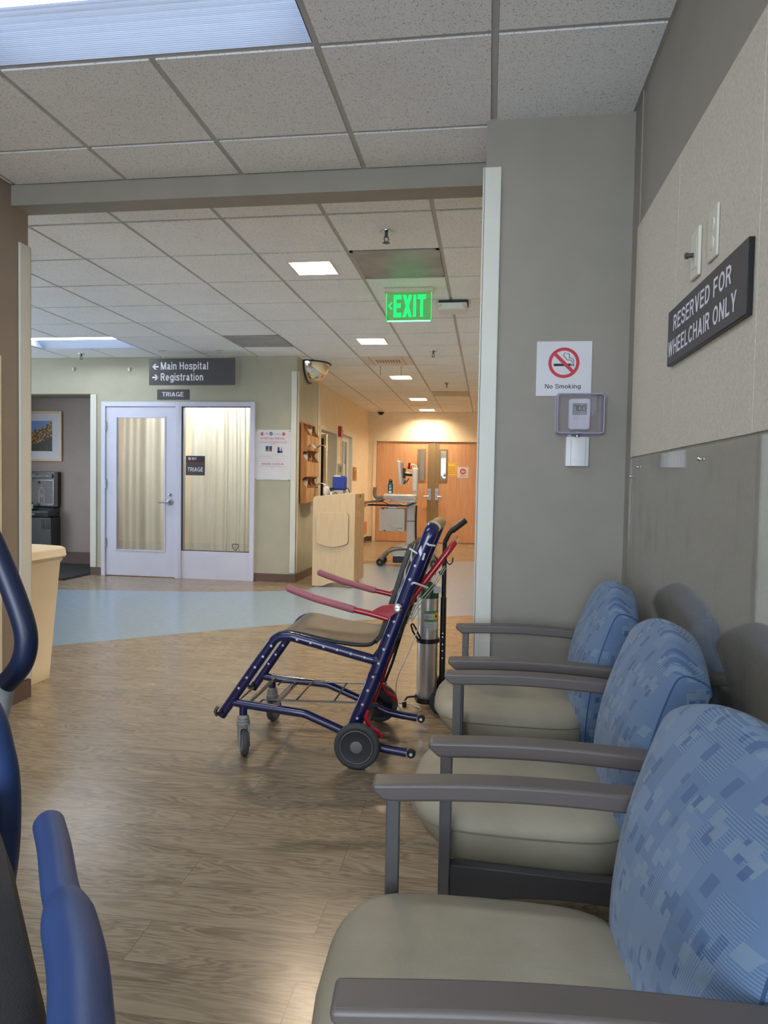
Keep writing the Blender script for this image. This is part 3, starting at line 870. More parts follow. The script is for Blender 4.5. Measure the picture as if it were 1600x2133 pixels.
# corner guards and trims
def guard(n, boxes, mat='guard', bev=0.004):
    b = MB()
    for q in boxes:
        b.box(*q)
    return struct(b.build('trim_%d' % n, mat, bevel=bev))
guard(1, [(-0.046, 0.028, 2.998, 3.01, 0.11, 2.525), (-0.048, -0.036, 2.998, 3.075, 0.11, 2.525)])
guard(2, [(-2.478, -2.466, 3.452, 3.545, 0.11, 2.45), (-2.54, -2.466, 3.535, 3.547, 0.11, 2.45)])
guard(3, [(-4.928, -4.852, YT - 0.012, YT, 0.1, 2.262), (-4.932, -4.92, YT - 0.012, YT + 0.06, 0.1, 2.262)])
guard(4, [(-2.345, -2.268, YT - 0.012, YT, 0.115, 2.535), (-2.28, -2.268, YT - 0.012, YT + 0.064, 0.115, 2.535)])
guard(5, [(-2.28, -2.268, 9.30, 9.372, 0.11, 2.52), (-2.40, -2.268, 9.36, 9.372, 0.11, 2.52)], 'guardc')
guard(6, [(-2.478, -2.470, 3.22, 3.312, 0.10, 1.83)], 'guardc')
guard(7, [(0.551, 0.556, 2.86, 2.868, 0.1, ZC)], 'taupe', 0)
# sage paint that goes on above the beam line is the wall itself; vinyl wall covering above and worn covering below on the right wall
b = MB()
for y0, y1 in ((-3.2, 1.575), (1.577, 2.237), (2.239, 2.848)):
    b.box(0.5435, 0.556, y0, y1, 1.329, 2.204)
struct(b.build('trim_8', 'cover', bevel=0.001))
b = MB()
for y0, y1 in ((-3.2, 1.575), (1.577, 2.237), (2.239, 2.848)):
    b.box(0.553, 0.556, y0, y1, 0.1, 1.329)
struct(b.build('trim_9', 'coverd', smooth=False))

# ------------------------------------------------------------------ doors and windows of the setting
def rect_frame(b, x0, x1, z0, z1, wd, y0, y1, bottom=True):
    b.box(x0, x0 + wd, y0, y1, z0, z1).box(x1 - wd, x1, y0, y1, z0, z1).box(x0 + wd, x1 - wd, y0, y1, z1 - wd, z1)
    if bottom:
        b.box(x0 + wd, x1 - wd, y0, y1, z0, z0 + wd)
    return b

# triage door: steel frame, glazed leaf
d = thing('door_1', '', '', (-4.24, YT, 0))
for k in ('label', 'category'):
    del d[k]
struct(d)
b = MB()
b.box(-4.775, -4.722, YT - 0.03, YT + 0.10, 0, 2.17).box(-3.80, -3.742, YT - 0.03, YT + 0.10, 0, 2.17).box(-4.722, -3.80, YT - 0.03, YT + 0.10, 2.112, 2.17)
b.build('door_frame', 'frame', d, bevel=0.003)
b = MB()
yl0, yl1 = YT - 0.012, YT + 0.033
b.box(-4.716, -4.575, yl0, yl1, 0.012, 2.106).box(-3.945, -3.806, yl0, yl1, 0.012, 2.106)
b.box(-4.575, -3.945, yl0, yl1, 0.012, 0.335).box(-4.575, -3.945, yl0, yl1, 1.975, 2.106)
leaf = b.build('door_leaf', 'frame', d, smooth=False)
b = MB()
rect_frame(b, -4.59, -3.93, 0.32, 1.99, 0.018, yl0 - 0.008, yl0 + 0.002)
b.build('glass_bead', 'frame', leaf, bevel=0.002)
MB().box(-4.573, -3.947, YT + 0.008, YT + 0.013, 0.337, 1.973).build('glass_pane', 'pane', leaf, smooth=False)
for z in (1.87, 1.15, 0.42):
    MB().cyl((-4.72, YT - 0.02, z - 0.055), (-4.72, YT - 0.02, z + 0.055), 0.011, 10).box(-4.735, -4.705, YT - 0.026, YT - 0.014, z - 0.05, z + 0.05).build('hinge', 'steel', d)
b = MB().lathe((-3.872, yl0, 0.94), (0, -1, 0), [(0, 0.04), (0.008, 0.04), (0.012, 0.034), (0.014, 0.018), (0.05, 0.013), (0.056, 0.016), (0.06, 0.006)], 24)
b.tube(fillet([(-3.872, yl0 - 0.05, 0.94), (-3.90, yl0 - 0.052, 0.94), (-4.0, yl0 - 0.05, 0.937)], 0.02), [0.012] * 2 + [0.011] * 7, 12)
b.build('door_handle', 'steel', leaf)
MB().lathe((-3.872, yl0, 1.03), (0, -1, 0), [(0, 0.021), (0.01, 0.02), (0.013, 0.012)], 20).box(-3.874, -3.870, yl0 - 0.018, yl0 - 0.012, 1.022, 1.038).build('deadbolt', 'steel', leaf)
MB().box(-3.806, -3.8, yl0 - 0.001, yl1 - 0.01, 0.93, 1.08).build('strike_plate', 'dark', d, smooth=False)

# side light of the triage room
wn = thing('window_1', '', '', (-3.27, YT, 0))
for k in ('label', 'category'):
    del wn[k]
struct(wn)
b = MB()
b.box(-3.742, -3.722, YT - 0.03, YT + 0.10, 0, 2.17).box(-2.845, -2.79, YT - 0.03, YT + 0.10, 0, 2.17).box(-3.722, -2.845, YT - 0.03, YT + 0.10, 2.112, 2.17)
b.build('window_frame', 'frame', wn, bevel=0.003)
MB().box(-3.722, -2.845, YT - 0.014, YT + 0.05, 0.0, 0.345).build('bottom_panel', 'frame', wn, bevel=0.002)
MB().box(-3.722, -2.845, YT + 0.01, YT + 0.016, 0.345, 2.112).build('glass_pane', 'pane', wn, smooth=False)
b = MB()
rect_frame(b, -3.722, -2.845, 0.345, 2.112, 0.008, YT - 0.006, YT + 0.01)
b.build('gasket', 'black', wn, smooth=False)

# curtains behind the glass
def curtain(name, x0, x1, y, z0, z1, folds, amp, label, seed):
    rnd = random.Random(seed)
    ph = [rnd.uniform(0, 6.28) for _ in range(4)]
    b = MB()
    rows, cols = 14, 90
    G = []
    for j in range(rows + 1):
        v = j / rows
        z = z0 + (z1 - z0) * v
        row = []
        for i in range(cols + 1):
            u = i / cols
            s = u * folds * 2 * PI
            yy = y + amp * (math.sin(s + 0.5 * math.sin(s * 0.37 + ph[0]) + 0.3 * v) * (0.55 + 0.45 * math.sin(u * 9 + ph[1])) + 0.35 * math.sin(2.3 * s + ph[2] + 0.6 * v))
            yy += 0.02 * (1 - v) * math.sin(u * 5 + ph[3])
            row.append(b.bm.verts.new((x0 + (x1 - x0) * u + 0.012 * math.sin(3 * v + ph[1]), yy, z)))
        G.append(row)
    for j in range(rows):
        for i in range(cols):
            b.face([G[j][i], G[j][i + 1], G[j + 1][i + 1], G[j + 1][i]])
    o = b.build(name, 'curtain', None, angle=180, keep_normals=True)
    return tag(o, label, 'curtain')
curtain('curtain', -4.60, -3.88, YT + 0.20, 0.08, 2.25, 3, 0.020, 'cream curtain drawn behind the glass of the triage door', 3)
curtain('curtain', -3.70, -3.28, YT + 0.22, 0.10, 2.25, 2, 0.018, 'cream curtain behind the triage side window, left of the gathered one', 5)
curtain('curtain', -3.27, -2.97, YT + 0.17, 0.10, 2.25, 2.5, 0.024, 'cream curtain gathered in the middle of the triage side window', 8)
curtain('curtain', -2.98, -2.66, YT + 0.26, 0.06, 2.25, 2.5, 0.03, 'greyer curtain at the right edge of the triage side window', 11)
dc = MB()
dc.tube([(-3.03 + 0.035 * math.sin(t) * (1 - 0.35 * math.cos(t)) , YT + 0.003, 0.405 - 0.035 * math.cos(t) + (0.02 * abs(math.sin(t)) if math.cos(t) < 0 else 0)) for t in [2 * PI * k / 28 for k in range(28)]], 0.004, 6, closed=True)
dc.tube([(-3.047, YT + 0.003, 0.415), (-3.03, YT + 0.003, 0.395), (-3.013, YT + 0.003, 0.415)], 0.003, 6)
tag(dc.build('heart_decal', 'ink'), 'small dark heart sticker low on the triage side window', 'sticker')

# door plaque on the side light
pq = thing('room_sign', 'dark room plaque 1B107 TRIAGE stuck on the triage side window', 'sign', (-3.55, YT - 0.004, 1.285))
MB().box(-3.672, -3.432, YT - 0.004, YT + 0.009, 1.275, 1.513).build('plate', 'signd', pq)
MB().box(-3.668, -3.436, YT - 0.006, YT - 0.004, 1.279, 1.425).build('name_insert', 'sign', pq)
MB().box(-3.672, -3.432, YT - 0.0055, YT - 0.004, 1.428, 1.434).build('stripe', 'alarm', pq)
MB().stext('1B107', (-3.648, YT - 0.0052, 1.462), XR, YU, 0.112, 0.033).build('room_number', 'letter', pq, smooth=False)
MB().stext('TRIAGE', (-3.648, YT - 0.0072, 1.322), XR, YU, 0.200, 0.050, 0.14).build('room_name', 'letter', pq, smooth=False)

# added glowing windows behind the camera and at the lobby's left, brightening the ceilings
def fill_window(nm, axis, a0, a1, z0, z1, c, pane):
    f = thing(nm, '', '', (((a0 + a1) / 2, c, z0) if axis == 'x' else (c, (a0 + a1) / 2, z0)))
    for k in ('label', 'category'):
        del f[k]
    struct(f)
    def bx(b, p0, p1, d0, d1, q0, q1):
        return b.box(p0, p1, c + d0, c + d1, q0, q1) if axis == 'x' else b.box(c + d0, c + d1, p0, p1, q0, q1)
    b = MB()
    w_ = 0.05
    for k in range(4):
        p = a0 + (a1 - a0 - w_) * k / 3
        bx(b, p, p + w_, -0.05, 0.02, z0, z1)
    for q in (z0, z1 - w_):
        for k in range(3):
            p = a0 + (a1 - a0 - w_) * k / 3
            bx(b, p + w_, p + (a1 - a0 - w_) / 3, -0.05, 0.02, q, q + w_)
    b.build('window_frame', 'frame', f, smooth=False)
    for k in range(3):
        p = a0 + (a1 - a0 - w_) * k / 3
        bx(MB(), p + w_, p + (a1 - a0 - w_) / 3, -0.03, -0.02, z0 + w_, z1 - w_).build('window_pane', pane, f, smooth=False)
fill_window('window_2', 'x', -2.2, 0.3, 0.5, 2.5, -3.22, 'day')
fill_window('window_3', 'y', 4.3, 7.5, 0.7, 2.45, -8.12, 'daylobby')

# corridor doorways on the left wall
def side_frame(nm, y0, y1, z1):
    f = thing(nm, '', '', (XC, (y0 + y1) / 2, 0))
    for k in ('label', 'category'):
        del f[k]
    struct(f)
    MB().box(XC - 0.145, XC + 0.018, y0, y0 + 0.06, 0, z1).box(XC - 0.145, XC + 0.018, y1 - 0.06, y1, 0, z1).box(XC - 0.145, XC + 0.018, y0 + 0.06, y1 - 0.06, z1 - 0.06, z1).build('door_frame', 'guard', f, bevel=0.003)
    return f
f2 = side_frame('door_2', 10.35, 11.60, 2.08)
MB().box(XC - 1.05, XC - 0.155, 11.46, 11.50, 0.01, 2.02).build('door_leaf', 'laminate', f2)
MB().box(XC - 0.33, XC - 0.19, 11.452, 11.46, 0.1, 1.95).build('glass_pane', 'screen', f2)
f3 = side_frame('door_3', 11.93, 12.95, 2.12)
lf = MB().box(XC - 0.10, XC - 0.055, 11.99, 12.10, 0.01, 2.06).box(XC - 0.10, XC - 0.055, 12.74, 12.89, 0.01, 2.06).box(XC - 0.10, XC - 0.055, 12.10, 12.74, 0.01, 0.3).box(XC - 0.10, XC - 0.055, 12.10, 12.74, 1.96, 2.06).box(XC - 0.10, XC - 0.055, 12.44, 12.52, 0.3, 1.96)
lf = lf.build('door_leaf', 'white', f3, smooth=False)
MB().box(XC - 0.08, XC - 0.075, 12.10, 12.74, 0.3, 1.96).build('glass_pane', 'pane', lf, smooth=False)

# double doors at the corridor's end
dd = thing('door_4', '', '', (-1.08, YD, 0))
for k in ('label', 'category'):
    del dd[k]
struct(dd)
b = MB()
b.box(-2.40, -2.33, YD - 0.02, YD + 0.1, 0, 2.165).box(0.18, 0.25, YD - 0.02, YD + 0.1, 0, 2.165).box(-2.33, 0.18, YD - 0.02, YD + 0.1, 2.105, 2.165)
b.build('door_frame', 'cream', dd, bevel=0.004)
YL = YD + 0.01
def far_leaf(x0, x1, wx0, wx1, ax0, ax1):
    b = MB()
    b.box(x0, wx0, YL, YL + 0.045, 0.012, 2.10).box(wx1, x1, YL, YL + 0.045, 0.012, 2.10).box(wx0, wx1, YL, YL + 0.045, 0.012, 1.30).box(wx0, wx1, YL, YL + 0.045, 1.925, 2.10)
    lf = b.build('door_leaf', 'doorwood', dd, smooth=False)
    b = MB()
    rect_frame(b, wx0 - 0.03, wx1 + 0.03, 1.275, 1.955, 0.034, YL - 0.012, YL + 0.002)
    b.build('window_bead', 'bronze', lf, bevel=0.002)
    MB().box(wx0, wx1, YL + 0.02, YL + 0.025, 1.30, 1.925).build('glass_pane', 'pane', lf, smooth=False)
    MB().box(ax0, ax1, YL - 0.01, YL, 0.012, 2.10).build('edge_plate', 'bronze', lf, bevel=0.001)
    return lf
la = far_leaf(-2.325, -1.083, -1.435, -1.315, -1.245, -1.084)
lb = far_leaf(-1.078, 0.175, -0.985, -0.865, -1.077, -1.012)
# the right plate carries on over the meeting edge
for lf, hx, s in ((la, -1.205, -1), (lb, -1.045, 1)):
    b = MB().box(hx - 0.037, hx + 0.037, YL - 0.018, YL - 0.008, 0.89, 1.13)
    b.lathe((hx, YL - 0.018, 1.07), (0, -1, 0), [(0, 0.02), (0.012, 0.019), (0.014, 0.01)], 16)
    b.tube(fillet([(hx, YL - 0.018, 0.97), (hx, YL - 0.062, 0.97), (hx + s * 0.12, YL - 0.062, 0.968)], 0.02), 0.010, 10)
    b.build('door_handle', 'steel', lf, bevel=0.003)

def wall_sign(name, label, x0, x1, z0, z1, y, mat='paper', th=0.002, group=None):
    t = thing(name, label, 'sign', ((x0 + x1) / 2, y - th, z0), group)
    MB().box(x0, x1, y - th, y, z0, z1).build('plate', mat, t, bevel=0.0006)
    return t
t = wall_sign('notice_sign', 'yellow paper notice taped on the right corridor door leaf', -0.845, -0.645, 1.40, 1.675, YL - 0.001, 'yellow')
b = MB()
rect_frame(b, -0.832, -0.658, 1.415, 1.66, 0.006, YL - 0.0042, YL - 0.0032)
b.build('border', 'bronze', t, smooth=False)
for k, s in enumerate(('PLEASE KEEP', 'THIS DOOR', 'CLOSED FOR', 'OUR SAFETY')):
    MB().text(s, (-0.815, YL - 0.0042, 1.575 - 0.042 * k), XR, YU, 0.14, 0.022, bold=0.01).build('lettering', 'ink', t, smooth=False)
t = wall_sign('stop_sign', 'white square notice with a red disc, on the right corridor door leaf', -0.63, -0.395, 1.365, 1.59, YL - 0.001, 'paper')
b = MB().prism([(-0.512 + 0.062 * math.cos(2 * PI * k / 24), YL - 0.0045, 1.497 + 0.062 * math.sin(2 * PI * k / 24)) for k in range(24)], (0, 0.001, 0))
b.build('red_disc', 'inkr', t, smooth=False)
MB().box(-0.555, -0.469, YL - 0.0055, YL - 0.0046, 1.489, 1.504).build('disc_bar', 'letter', t, smooth=False)
MB().text('DO NOT', (-0.545, YL - 0.0055, 1.515), XR, YU, 0.066, 0.018, bold=0.01).build('disc_lettering', 'letter', t, smooth=False)
MB().text('ENTER', (-0.543, YL - 0.0055, 1.462), XR, YU, 0.062, 0.018, bold=0.01).build('disc_lettering', 'letter', t, smooth=False)
MB().text('Staff Only', (-0.575, YL - 0.0045, 1.39), XR, YU, 0.126, 0.026, bold=0.008).build('lettering', 'ink', t, smooth=False)

# ------------------------------------------------------------------ ceiling fixtures
def troffer(name, x0, x1, y0, y1, label):
    t = thing(name, label, 'ceiling light', ((x0 + x1) / 2, (y0 + y1) / 2, ZC), 'long ceiling troffers')
    g = 0.014
    x0, x1, y0, y1 = x0 + g, x1 - g, y0 + g, y1 - g
    ym, z1 = (y0 + y1) / 2, ZC + 0.085
    hw = 0.115
    b = MB()
    # curved side reflectors and flat ends
    for s, ye in ((1, y1), (-1, y0)):
        prev = None
        n = 8
        yi = ym + s * hw
        pts = []
        for k in range(n + 1):
            a = k / n
            pts.append((ye + (yi - ye) * a, ZC - 0.002 + (z1 - ZC) * math.sin(a * PI / 2)))
        for (ya, za), (yb, zb) in zip(pts, pts[1:]):
            b.poly([(x0, ya, za), (x1, ya, za), (x1, yb, zb), (x0, yb, zb)])
    for xe in (x0, x1):
        b.poly([(xe, y0, ZC - 0.002), (xe, y1, ZC - 0.002), (xe, y1, z1 + 0.02), (xe, y0, z1 + 0.02)])
    b.poly([(x0, y0, z1 + 0.02), (x1, y0, z1 + 0.02), (x1, y1, z1 + 0.02), (x0, y1, z1 + 0.02)])
    b.build('reflector', 'ribbed', t, angle=60)
    b = MB()
    n = 8
    rs = []
    for xe in (x0 + 0.01, x1 - 0.01):
        rs.append([(xe, ym + hw * math.cos(PI + PI * k / n) * 0.95, z1 + 0.004 + 0.045 * math.sin(PI + PI * k / n)) for k in range(n + 1)])
    b.rings(rs)
    b.build('lens', 'lens', t, angle=60)
    return t
troffer('ceiling_troffer', *TROFF_NEAR[0], 'long ceiling troffer over the waiting area in front of the beam')
troffer('ceiling_troffer', *TROFF_NEAR[1], 'long ceiling troffer over the waiting area, farther from the beam')
troffer('ceiling_troffer', *TROFF_FAR[0], 'long ceiling troffer near the triage wall in the lobby')
troffer('ceiling_troffer', *TROFF_FAR[1], 'long ceiling troffer at the left of the lobby, nearer the beam')
names = ['nearest the beam', 'second from the beam', 'third from the beam', 'fourth from the beam', 'closest to the double doors']
for (x, y), nm in zip(DL, names):
    t = thing('downlight', 'square warm recessed downlight in the corridor ceiling, ' + nm, 'ceiling light', (x, y, ZC), 'square downlights down the corridor')
    h = 0.142
    b = MB()
    b.box(x - 0.155, x - h, y - 0.155, y + 0.155, ZC - 0.011, ZC - 0.0062).box(x + h, x + 0.155, y - 0.155, y + 0.155, ZC - 0.011, ZC - 0.0062).box(x - h, x + h, y - 0.155, y - h, ZC - 0.011, ZC - 0.0062).box(x - h, x + h, y + h, y + 0.155, ZC - 0.011, ZC - 0.0062)
    b.build('trim_ring', 'ventl', t)
    b = MB()
    z0, z1 = ZC - 0.006, ZC + 0.10
    k = 0.095
    A = [(x - h, y - h, z0), (x + h, y - h, z0), (x + h, y + h, z0), (x - h, y + h, z0)]
    B = [(x - k, y - k, z1), (x + k, y - k, z1), (x + k, y + k, z1), (x - k, y + k, z1)]
    b.rings([A, B], False, True)
    b.build('reflector', 'dcan', t, smooth=False, keep_normals=True)
    MB().box(x - k + 0.005, x + k - 0.005, y - k + 0.005, y + k - 0.005, z1 - 0.012, z1 - 0.002).build('lens', 'dlens', t, smooth=False)
# lamps inside the rooms behind the walls
def flush_lamp(name, label, x, y, s, m):
    t = thing(name, label, 'ceiling light', (x, y, ZC))
    MB().box(x - s - 0.02, x + s + 0.02, y - s - 0.02, y + s + 0.02, ZC - 0.02, ZC).build('frame', 'white', t)
    MB().box(x - s, x + s, y - s, y + s, ZC - 0.028, ZC - 0.0205).build('lens', m, t, smooth=False)
flush_lamp('flush_lamp', 'flat ceiling lamp inside the triage room behind its curtains', -3.5, 8.93, 0.24, 'tlens')
flush_lamp('flush_lamp', 'flat ceiling lamp in the side room behind the open corridor doorway', -3.3, 12.2, 0.28, 'rlens')
flush_lamp('flush_lamp', 'flat ceiling lamp beyond the double corridor doors', -1.0, 15.8, 0.12, 'tlens')

def grille(name, label, q, perforated=True):
    x0, x1, y0, y1 = q
    t = thing(name, label, 'air vent', ((x0 + x1) / 2, (y0 + y1) / 2, ZC), 'ceiling air grilles')
    g = 0.013
    b = MB()
    x0, x1, y0, y1 = x0 + g, x1 - g, y0 + g, y1 - g
    if perforated:
        b.box(x0, x1, y0, y0 + .02, ZC - 0.007, ZC + 0.01).box(x0, x1, y1 - .02, y1, ZC - 0.007, ZC + 0.01).box(x0, x0 + .02, y0, y1, ZC - 0.007, ZC + 0.01).box(x1 - .02, x1, y0, y1, ZC - 0.007, ZC + 0.01)
        b.build('frame', 'vent', t, smooth=False)
        MB().box(x0 + .02, x1 - .02, y0 + .02, y1 - .02, ZC - 0.006, ZC + 0.006).build('perforated_face', 'vent', t, smooth=False)
    else:
        b.box(x0, x1, y0, y1, ZC - 0.008, ZC + 0.01)
        b.build('face', 'ventl', t, bevel=0.003)
        b = MB()
        xm, ym = (x0 + x1) / 2, (y0 + y1) / 2
        for k in range(9):
            for j in range(7):
                b.box(xm - 0.14 + 0.034 * k, xm - 0.122 + 0.034 * k, ym - 0.09 + 0.028 * j, ym - 0.078 + 0.028 * j, ZC - 0.0095, ZC - 0.007)
        b.build('slots', 'lamedge', t, smooth=False)
        for s in (-0.2, 0.2):
            MB().box(xm + s - 0.003, xm + s + 0.003, y0, y1, ZC - 0.0095, ZC - 0.007).build('seam_strip', 'cartgrey', t, smooth=False)
grille('air_grille', 'dark perforated ceiling grille just before the green exit sign', VENTS[0])
grille('air_grille', 'dark perforated ceiling grille above the triage wall', VENTS[1])
grille('air_diffuser', 'pale slotted ceiling diffuser between two corridor downlights', VENTS[2], False)
grille('air_grille', 'perforated ceiling grille far down the corridor by the doors', VENTS[3])
for x in (-1.40, -1.13):
    tag(MB().tube([(x, 9.05, ZC), (x, 9.05, ZC - 0.12)], 0.003, 6).tube([(x - 0.012, 9.05, ZC - 0.006), (x + 0.012, 9.05, ZC - 0.006)], 0.005, 6).build('hanging_wire', 'cartgrey'),
        'thin wire hanging from the corridor ceiling by the pale diffuser, ' + ('left one' if x < -1.3 else 'right one'), 'wire', 'bare hanging wires')

for (x, y), nm in zip([(-0.634, 4.24), (-0.639, 8.02), (-0.631, 10.53), (-4.9, 7.99)],
                      ['in front of the dark grille by the exit sign', 'midway along the corridor, beyond the exit sign', 'far down the corridor', 'in the lobby in front of the triage wall']):
    t = thing('sprinkler_head', 'chrome sprinkler head ' + nm, 'sprinkler', (x, y, ZC - 0.006), 'ceiling sprinklers')
    MB().lathe((x, y, ZC - 0.006), (0, 0, -1), [(0, 0.040), (0.004, 0.039), (0.010, 0.024), (0.011, 0.01)], 24).build('escutcheon', 'chrome', t)
    b = MB().cyl((x, y, ZC - 0.015), (x, y, ZC - 0.04), 0.010, 12)
    for s in (-1, 1):
        b.tube([(x + s * 0.010, y, ZC - 0.035), (x + s * 0.013, y, ZC - 0.052), (x + s * 0.004, y, ZC - 0.07)], 0.0035, 6)
    b.build('frame', 'dsteel', t)
    MB().lathe((x, y, ZC - 0.07), (0, 0, -1), [(0, 0.006), (0.002, 0.022), (0.004, 0.022), (0.005, 0.004)], 16).build('deflector', 'dsteel', t)

for x, y, r, lb in ((-1.37, 13.55, 0.16, 'round ceiling speaker between the last two corridor downlights'), (-4.45, 6.05, 0.14, 'round ceiling speaker at the left of the lobby ceiling')):
    t = thing('ceiling_speaker', lb, 'speaker', (x, y, ZC - 0.006))
    MB().lathe((x, y, ZC - 0.006), (0, 0, -1), [(0, r), (0.004, r), (0.008, r - 0.012), (0.006, r - 0.02)], 36).build('rim', 'ventl', t)
    MB().lathe((x, y, ZC - 0.006), (0, 0, -1), [(0, r - 0.02), (0.005, r - 0.02), (0.007, 0.01)], 36).build('mesh', 'vent' if r < 0.1 else 'ventl', t)

t = thing('security_camera', 'small dark dome camera at the far left corner of the corridor ceiling', 'camera', (-2.2, 14.4, ZC - 0.006))
MB().lathe((-2.2, 14.4, ZC - 0.006), (0, 0, -1), [(0, 0.085), (0.03, 0.08), (0.035, 0.06)], 24).build('base', 'ventl', t)
MB().lathe((-2.2, 14.4, ZC - 0.04), (0, 0, -1), [(0, 0.07), (0.03, 0.06), (0.055, 0.035), (0.065, 0.005)], 24).build('dome', 'screen', t)

# emergency light on the ceiling right of the exit sign
t = thing('emergency_light', 'white emergency light box on the ceiling right of the exit sign', 'ceiling fixture', (-0.31, 5.93, ZC - 0.006))
MB().box(-0.43, -0.19, 5.83, 6.0, ZC - 0.030, ZC - 0.006).build('mount', 'black', t, bevel=0.004)
b = MB()
b.hexa([(-0.425, 5.82, ZC - 0.085), (-0.215, 5.82, ZC - 0.085), (-0.215, 6.01, ZC - 0.085), (-0.425, 6.01, ZC - 0.085),
        (-0.445, 5.80, ZC - 0.032), (-0.195, 5.80, ZC - 0.032), (-0.195, 6.03, ZC - 0.032), (-0.445, 6.03, ZC - 0.032)])
b.build('housing', 'white', t, bevel=0.012, segs=3)
for x in (-0.42, -0.22):
    MB().lathe((x, 5.80, ZC - 0.055), (0, -1, 0), [(0, 0.016), (0.012, 0.015), (0.014, 0.008)], 14).build('lamp_lens', 'ventl', t)

# exit sign
YE = 5.49
t = thing('exit_sign', 'green edge-lit acrylic EXIT sign hanging from the corridor ceiling', 'exit sign', (-0.635, YE, ZC - 0.006))
MB().box(-0.83, -0.44, YE - 0.055, YE + 0.055, ZC - 0.034, ZC - 0.006).build('canopy', 'ventl', t, bevel=0.008, segs=3)
x0, x1, z0, z1 = -0.808, -0.463, 2.475, ZC - 0.034
MB().box(x0, x1, YE - 0.004, YE + 0.004, z0, z1).build('panel', 'exitp', t, bevel=0.002)
MB().box(x0 + 0.008, x1 - 0.004, YE - 0.005, YE + 0.005, z0 - 0.005, z0 + 0.003).build('bottom_edge', 'exite', t)
MB().box(x0 - 0.003, x0, YE - 0.004, YE + 0.004, z0, z1).build('side_edge', 'exitl', t)
MB().box(x1, x1 + 0.003, YE - 0.004, YE + 0.004, z0, z1).build('side_edge', 'exitl', t)
MB().stext('EXIT', (x0 + 0.055, YE - 0.0055, z0 + 0.028), XR, YU, 0.25, 0.170, 0.20, 0.10).build('lettering', 'exitl', t, smooth=False)
MB().prism([(x0 + 0.012, YE - 0.0055, z0 + 0.115), (x0 + 0.034, YE - 0.0055, z0 + 0.141), (x0 + 0.047, YE - 0.0055, z0 + 0.141), (x0 + 0.025, YE - 0.0055, z0 + 0.115), (x0 + 0.047, YE - 0.0055, z0 + 0.089), (x0 + 0.034, YE - 0.0055, z0 + 0.089)], (0, 0.001, 0)).build('arrow', 'exitl', t, smooth=False)

# hanging wayfinding sign
YS = 7.85
t = thing('hanging_sign', 'charcoal hanging sign reading Main Hospital and Registration with arrows', 'sign', (-3.43, YS, 2.31))
k = YS / 7.9
sx0, sx1, sz0, sz1 = -3.955, -2.905, 2.318, 2.628
MB().box(sx0, sx1, YS - 0.006, YS + 0.006, sz0, sz1).build('panel', 'sign', t, bevel=0.002)
MB().stext('Main Hospital', (sx0 + 0.147, YS - 0.0068, sz0 + 0.180), XR, YU, 0.578, 0.086).build('lettering', 'letter', t, smooth=False)
MB().stext('Registration', (sx0 + 0.147, YS - 0.0068, sz0 + 0.052), XR, YU, 0.520, 0.086).build('lettering', 'letter', t, smooth=False)
def arrow(b, x, z, s, y):
    """s=+1 points right"""
    L, h, tk = 0.078, 0.032, 0.0085
    q = lambda u, v: (x + s * u, y, z + v)
    b.prism([q(-L / 2, -tk), q(L / 2 - 0.012, -tk), q(L / 2 - 0.012, tk), q(-L / 2, tk)], (0, 0.0005, 0))
    b.prism([q(L / 2, 0), q(L / 2 - h, h), q(L / 2 - h - 0.021, h), q(L / 2 - 0.021, 0), q(L / 2 - h - 0.021, -h), q(L / 2 - h, -h)], (0, 0.0005, 0))
for z, s in ((sz0 + 0.214, -1), (sz0 + 0.09, 1)):
    b = MB()
    arrow(b, sx0 + 0.08, z, s, YS - 0.0068)
    b.build('arrow', 'letter', t, smooth=False)
for x in (-3.79, -3.09):
    b = MB()
    z = sz1
    n = 0
    while z < ZC - 0.012:
        pts = []
        for q in range(10):
            a = 2 * PI * q / 10
            u, v = 0.006 * math.cos(a), 0.010 * math.sin(a)
            pts.append((x + (u if n % 2 == 0 else 0), YS + (0 if n % 2 == 0 else u), z + 0.008 + v))
        b.tube(pts, 0.0018, 5, closed=True)
        z += 0.0165
        n += 1
    b.build('chain', 'steel', t)
    MB().box(x - 0.05, x + 0.05, YS - 0.006, YS + 0.006, ZC - 0.009, ZC - 0.004).build('ceiling_clip', 'cartgrey', t)

t = wall_sign('triage_sign', 'charcoal TRIAGE sign on the wall above the triage door', -4.048, -3.638, 2.198, 2.322, YT, 'sign', 0.008)
MB().stext('TRIAGE', (-3.982, YT - 0.0088, 2.236), XR, YU, 0.276, 0.054).build('lettering', 'letter', t, smooth=False)

# vendor notice
t = wall_sign('vendor_notice', 'white ATTENTION VENDORS notice board right of the triage side window', -2.79, -2.345, 1.235, 1.838, YT, 'paper', 0.006)
yn = YT - 0.0068
def disc(b, cx, cz, r, y, n=20, r0=None):
    if r0:
        rs = [[(cx + q * math.cos(2 * PI * k / n), y, cz + q * math.sin(2 * PI * k / n)) for k in range(n + 1)] for q in (r0, r)]
        for i in range(n):
            b.poly([rs[0][i], rs[0][i + 1], rs[1][i + 1], rs[1][i]])
    else:
        b.prism([(cx + r * math.cos(2 * PI * (k + 0.5) / n), y, cz + r * math.sin(2 * PI * (k + 0.5) / n)) for k in range(n)], (0, 0.0004, 0))
nx0, nz1 = -2.79, 1.838
s = 0.445 / 1160.0                     # metres per unit of the notice's own layout
def nxy(u, v):
    return nx0 + (u - 165) * s, nz1 - (v - 255) * s * 1.0
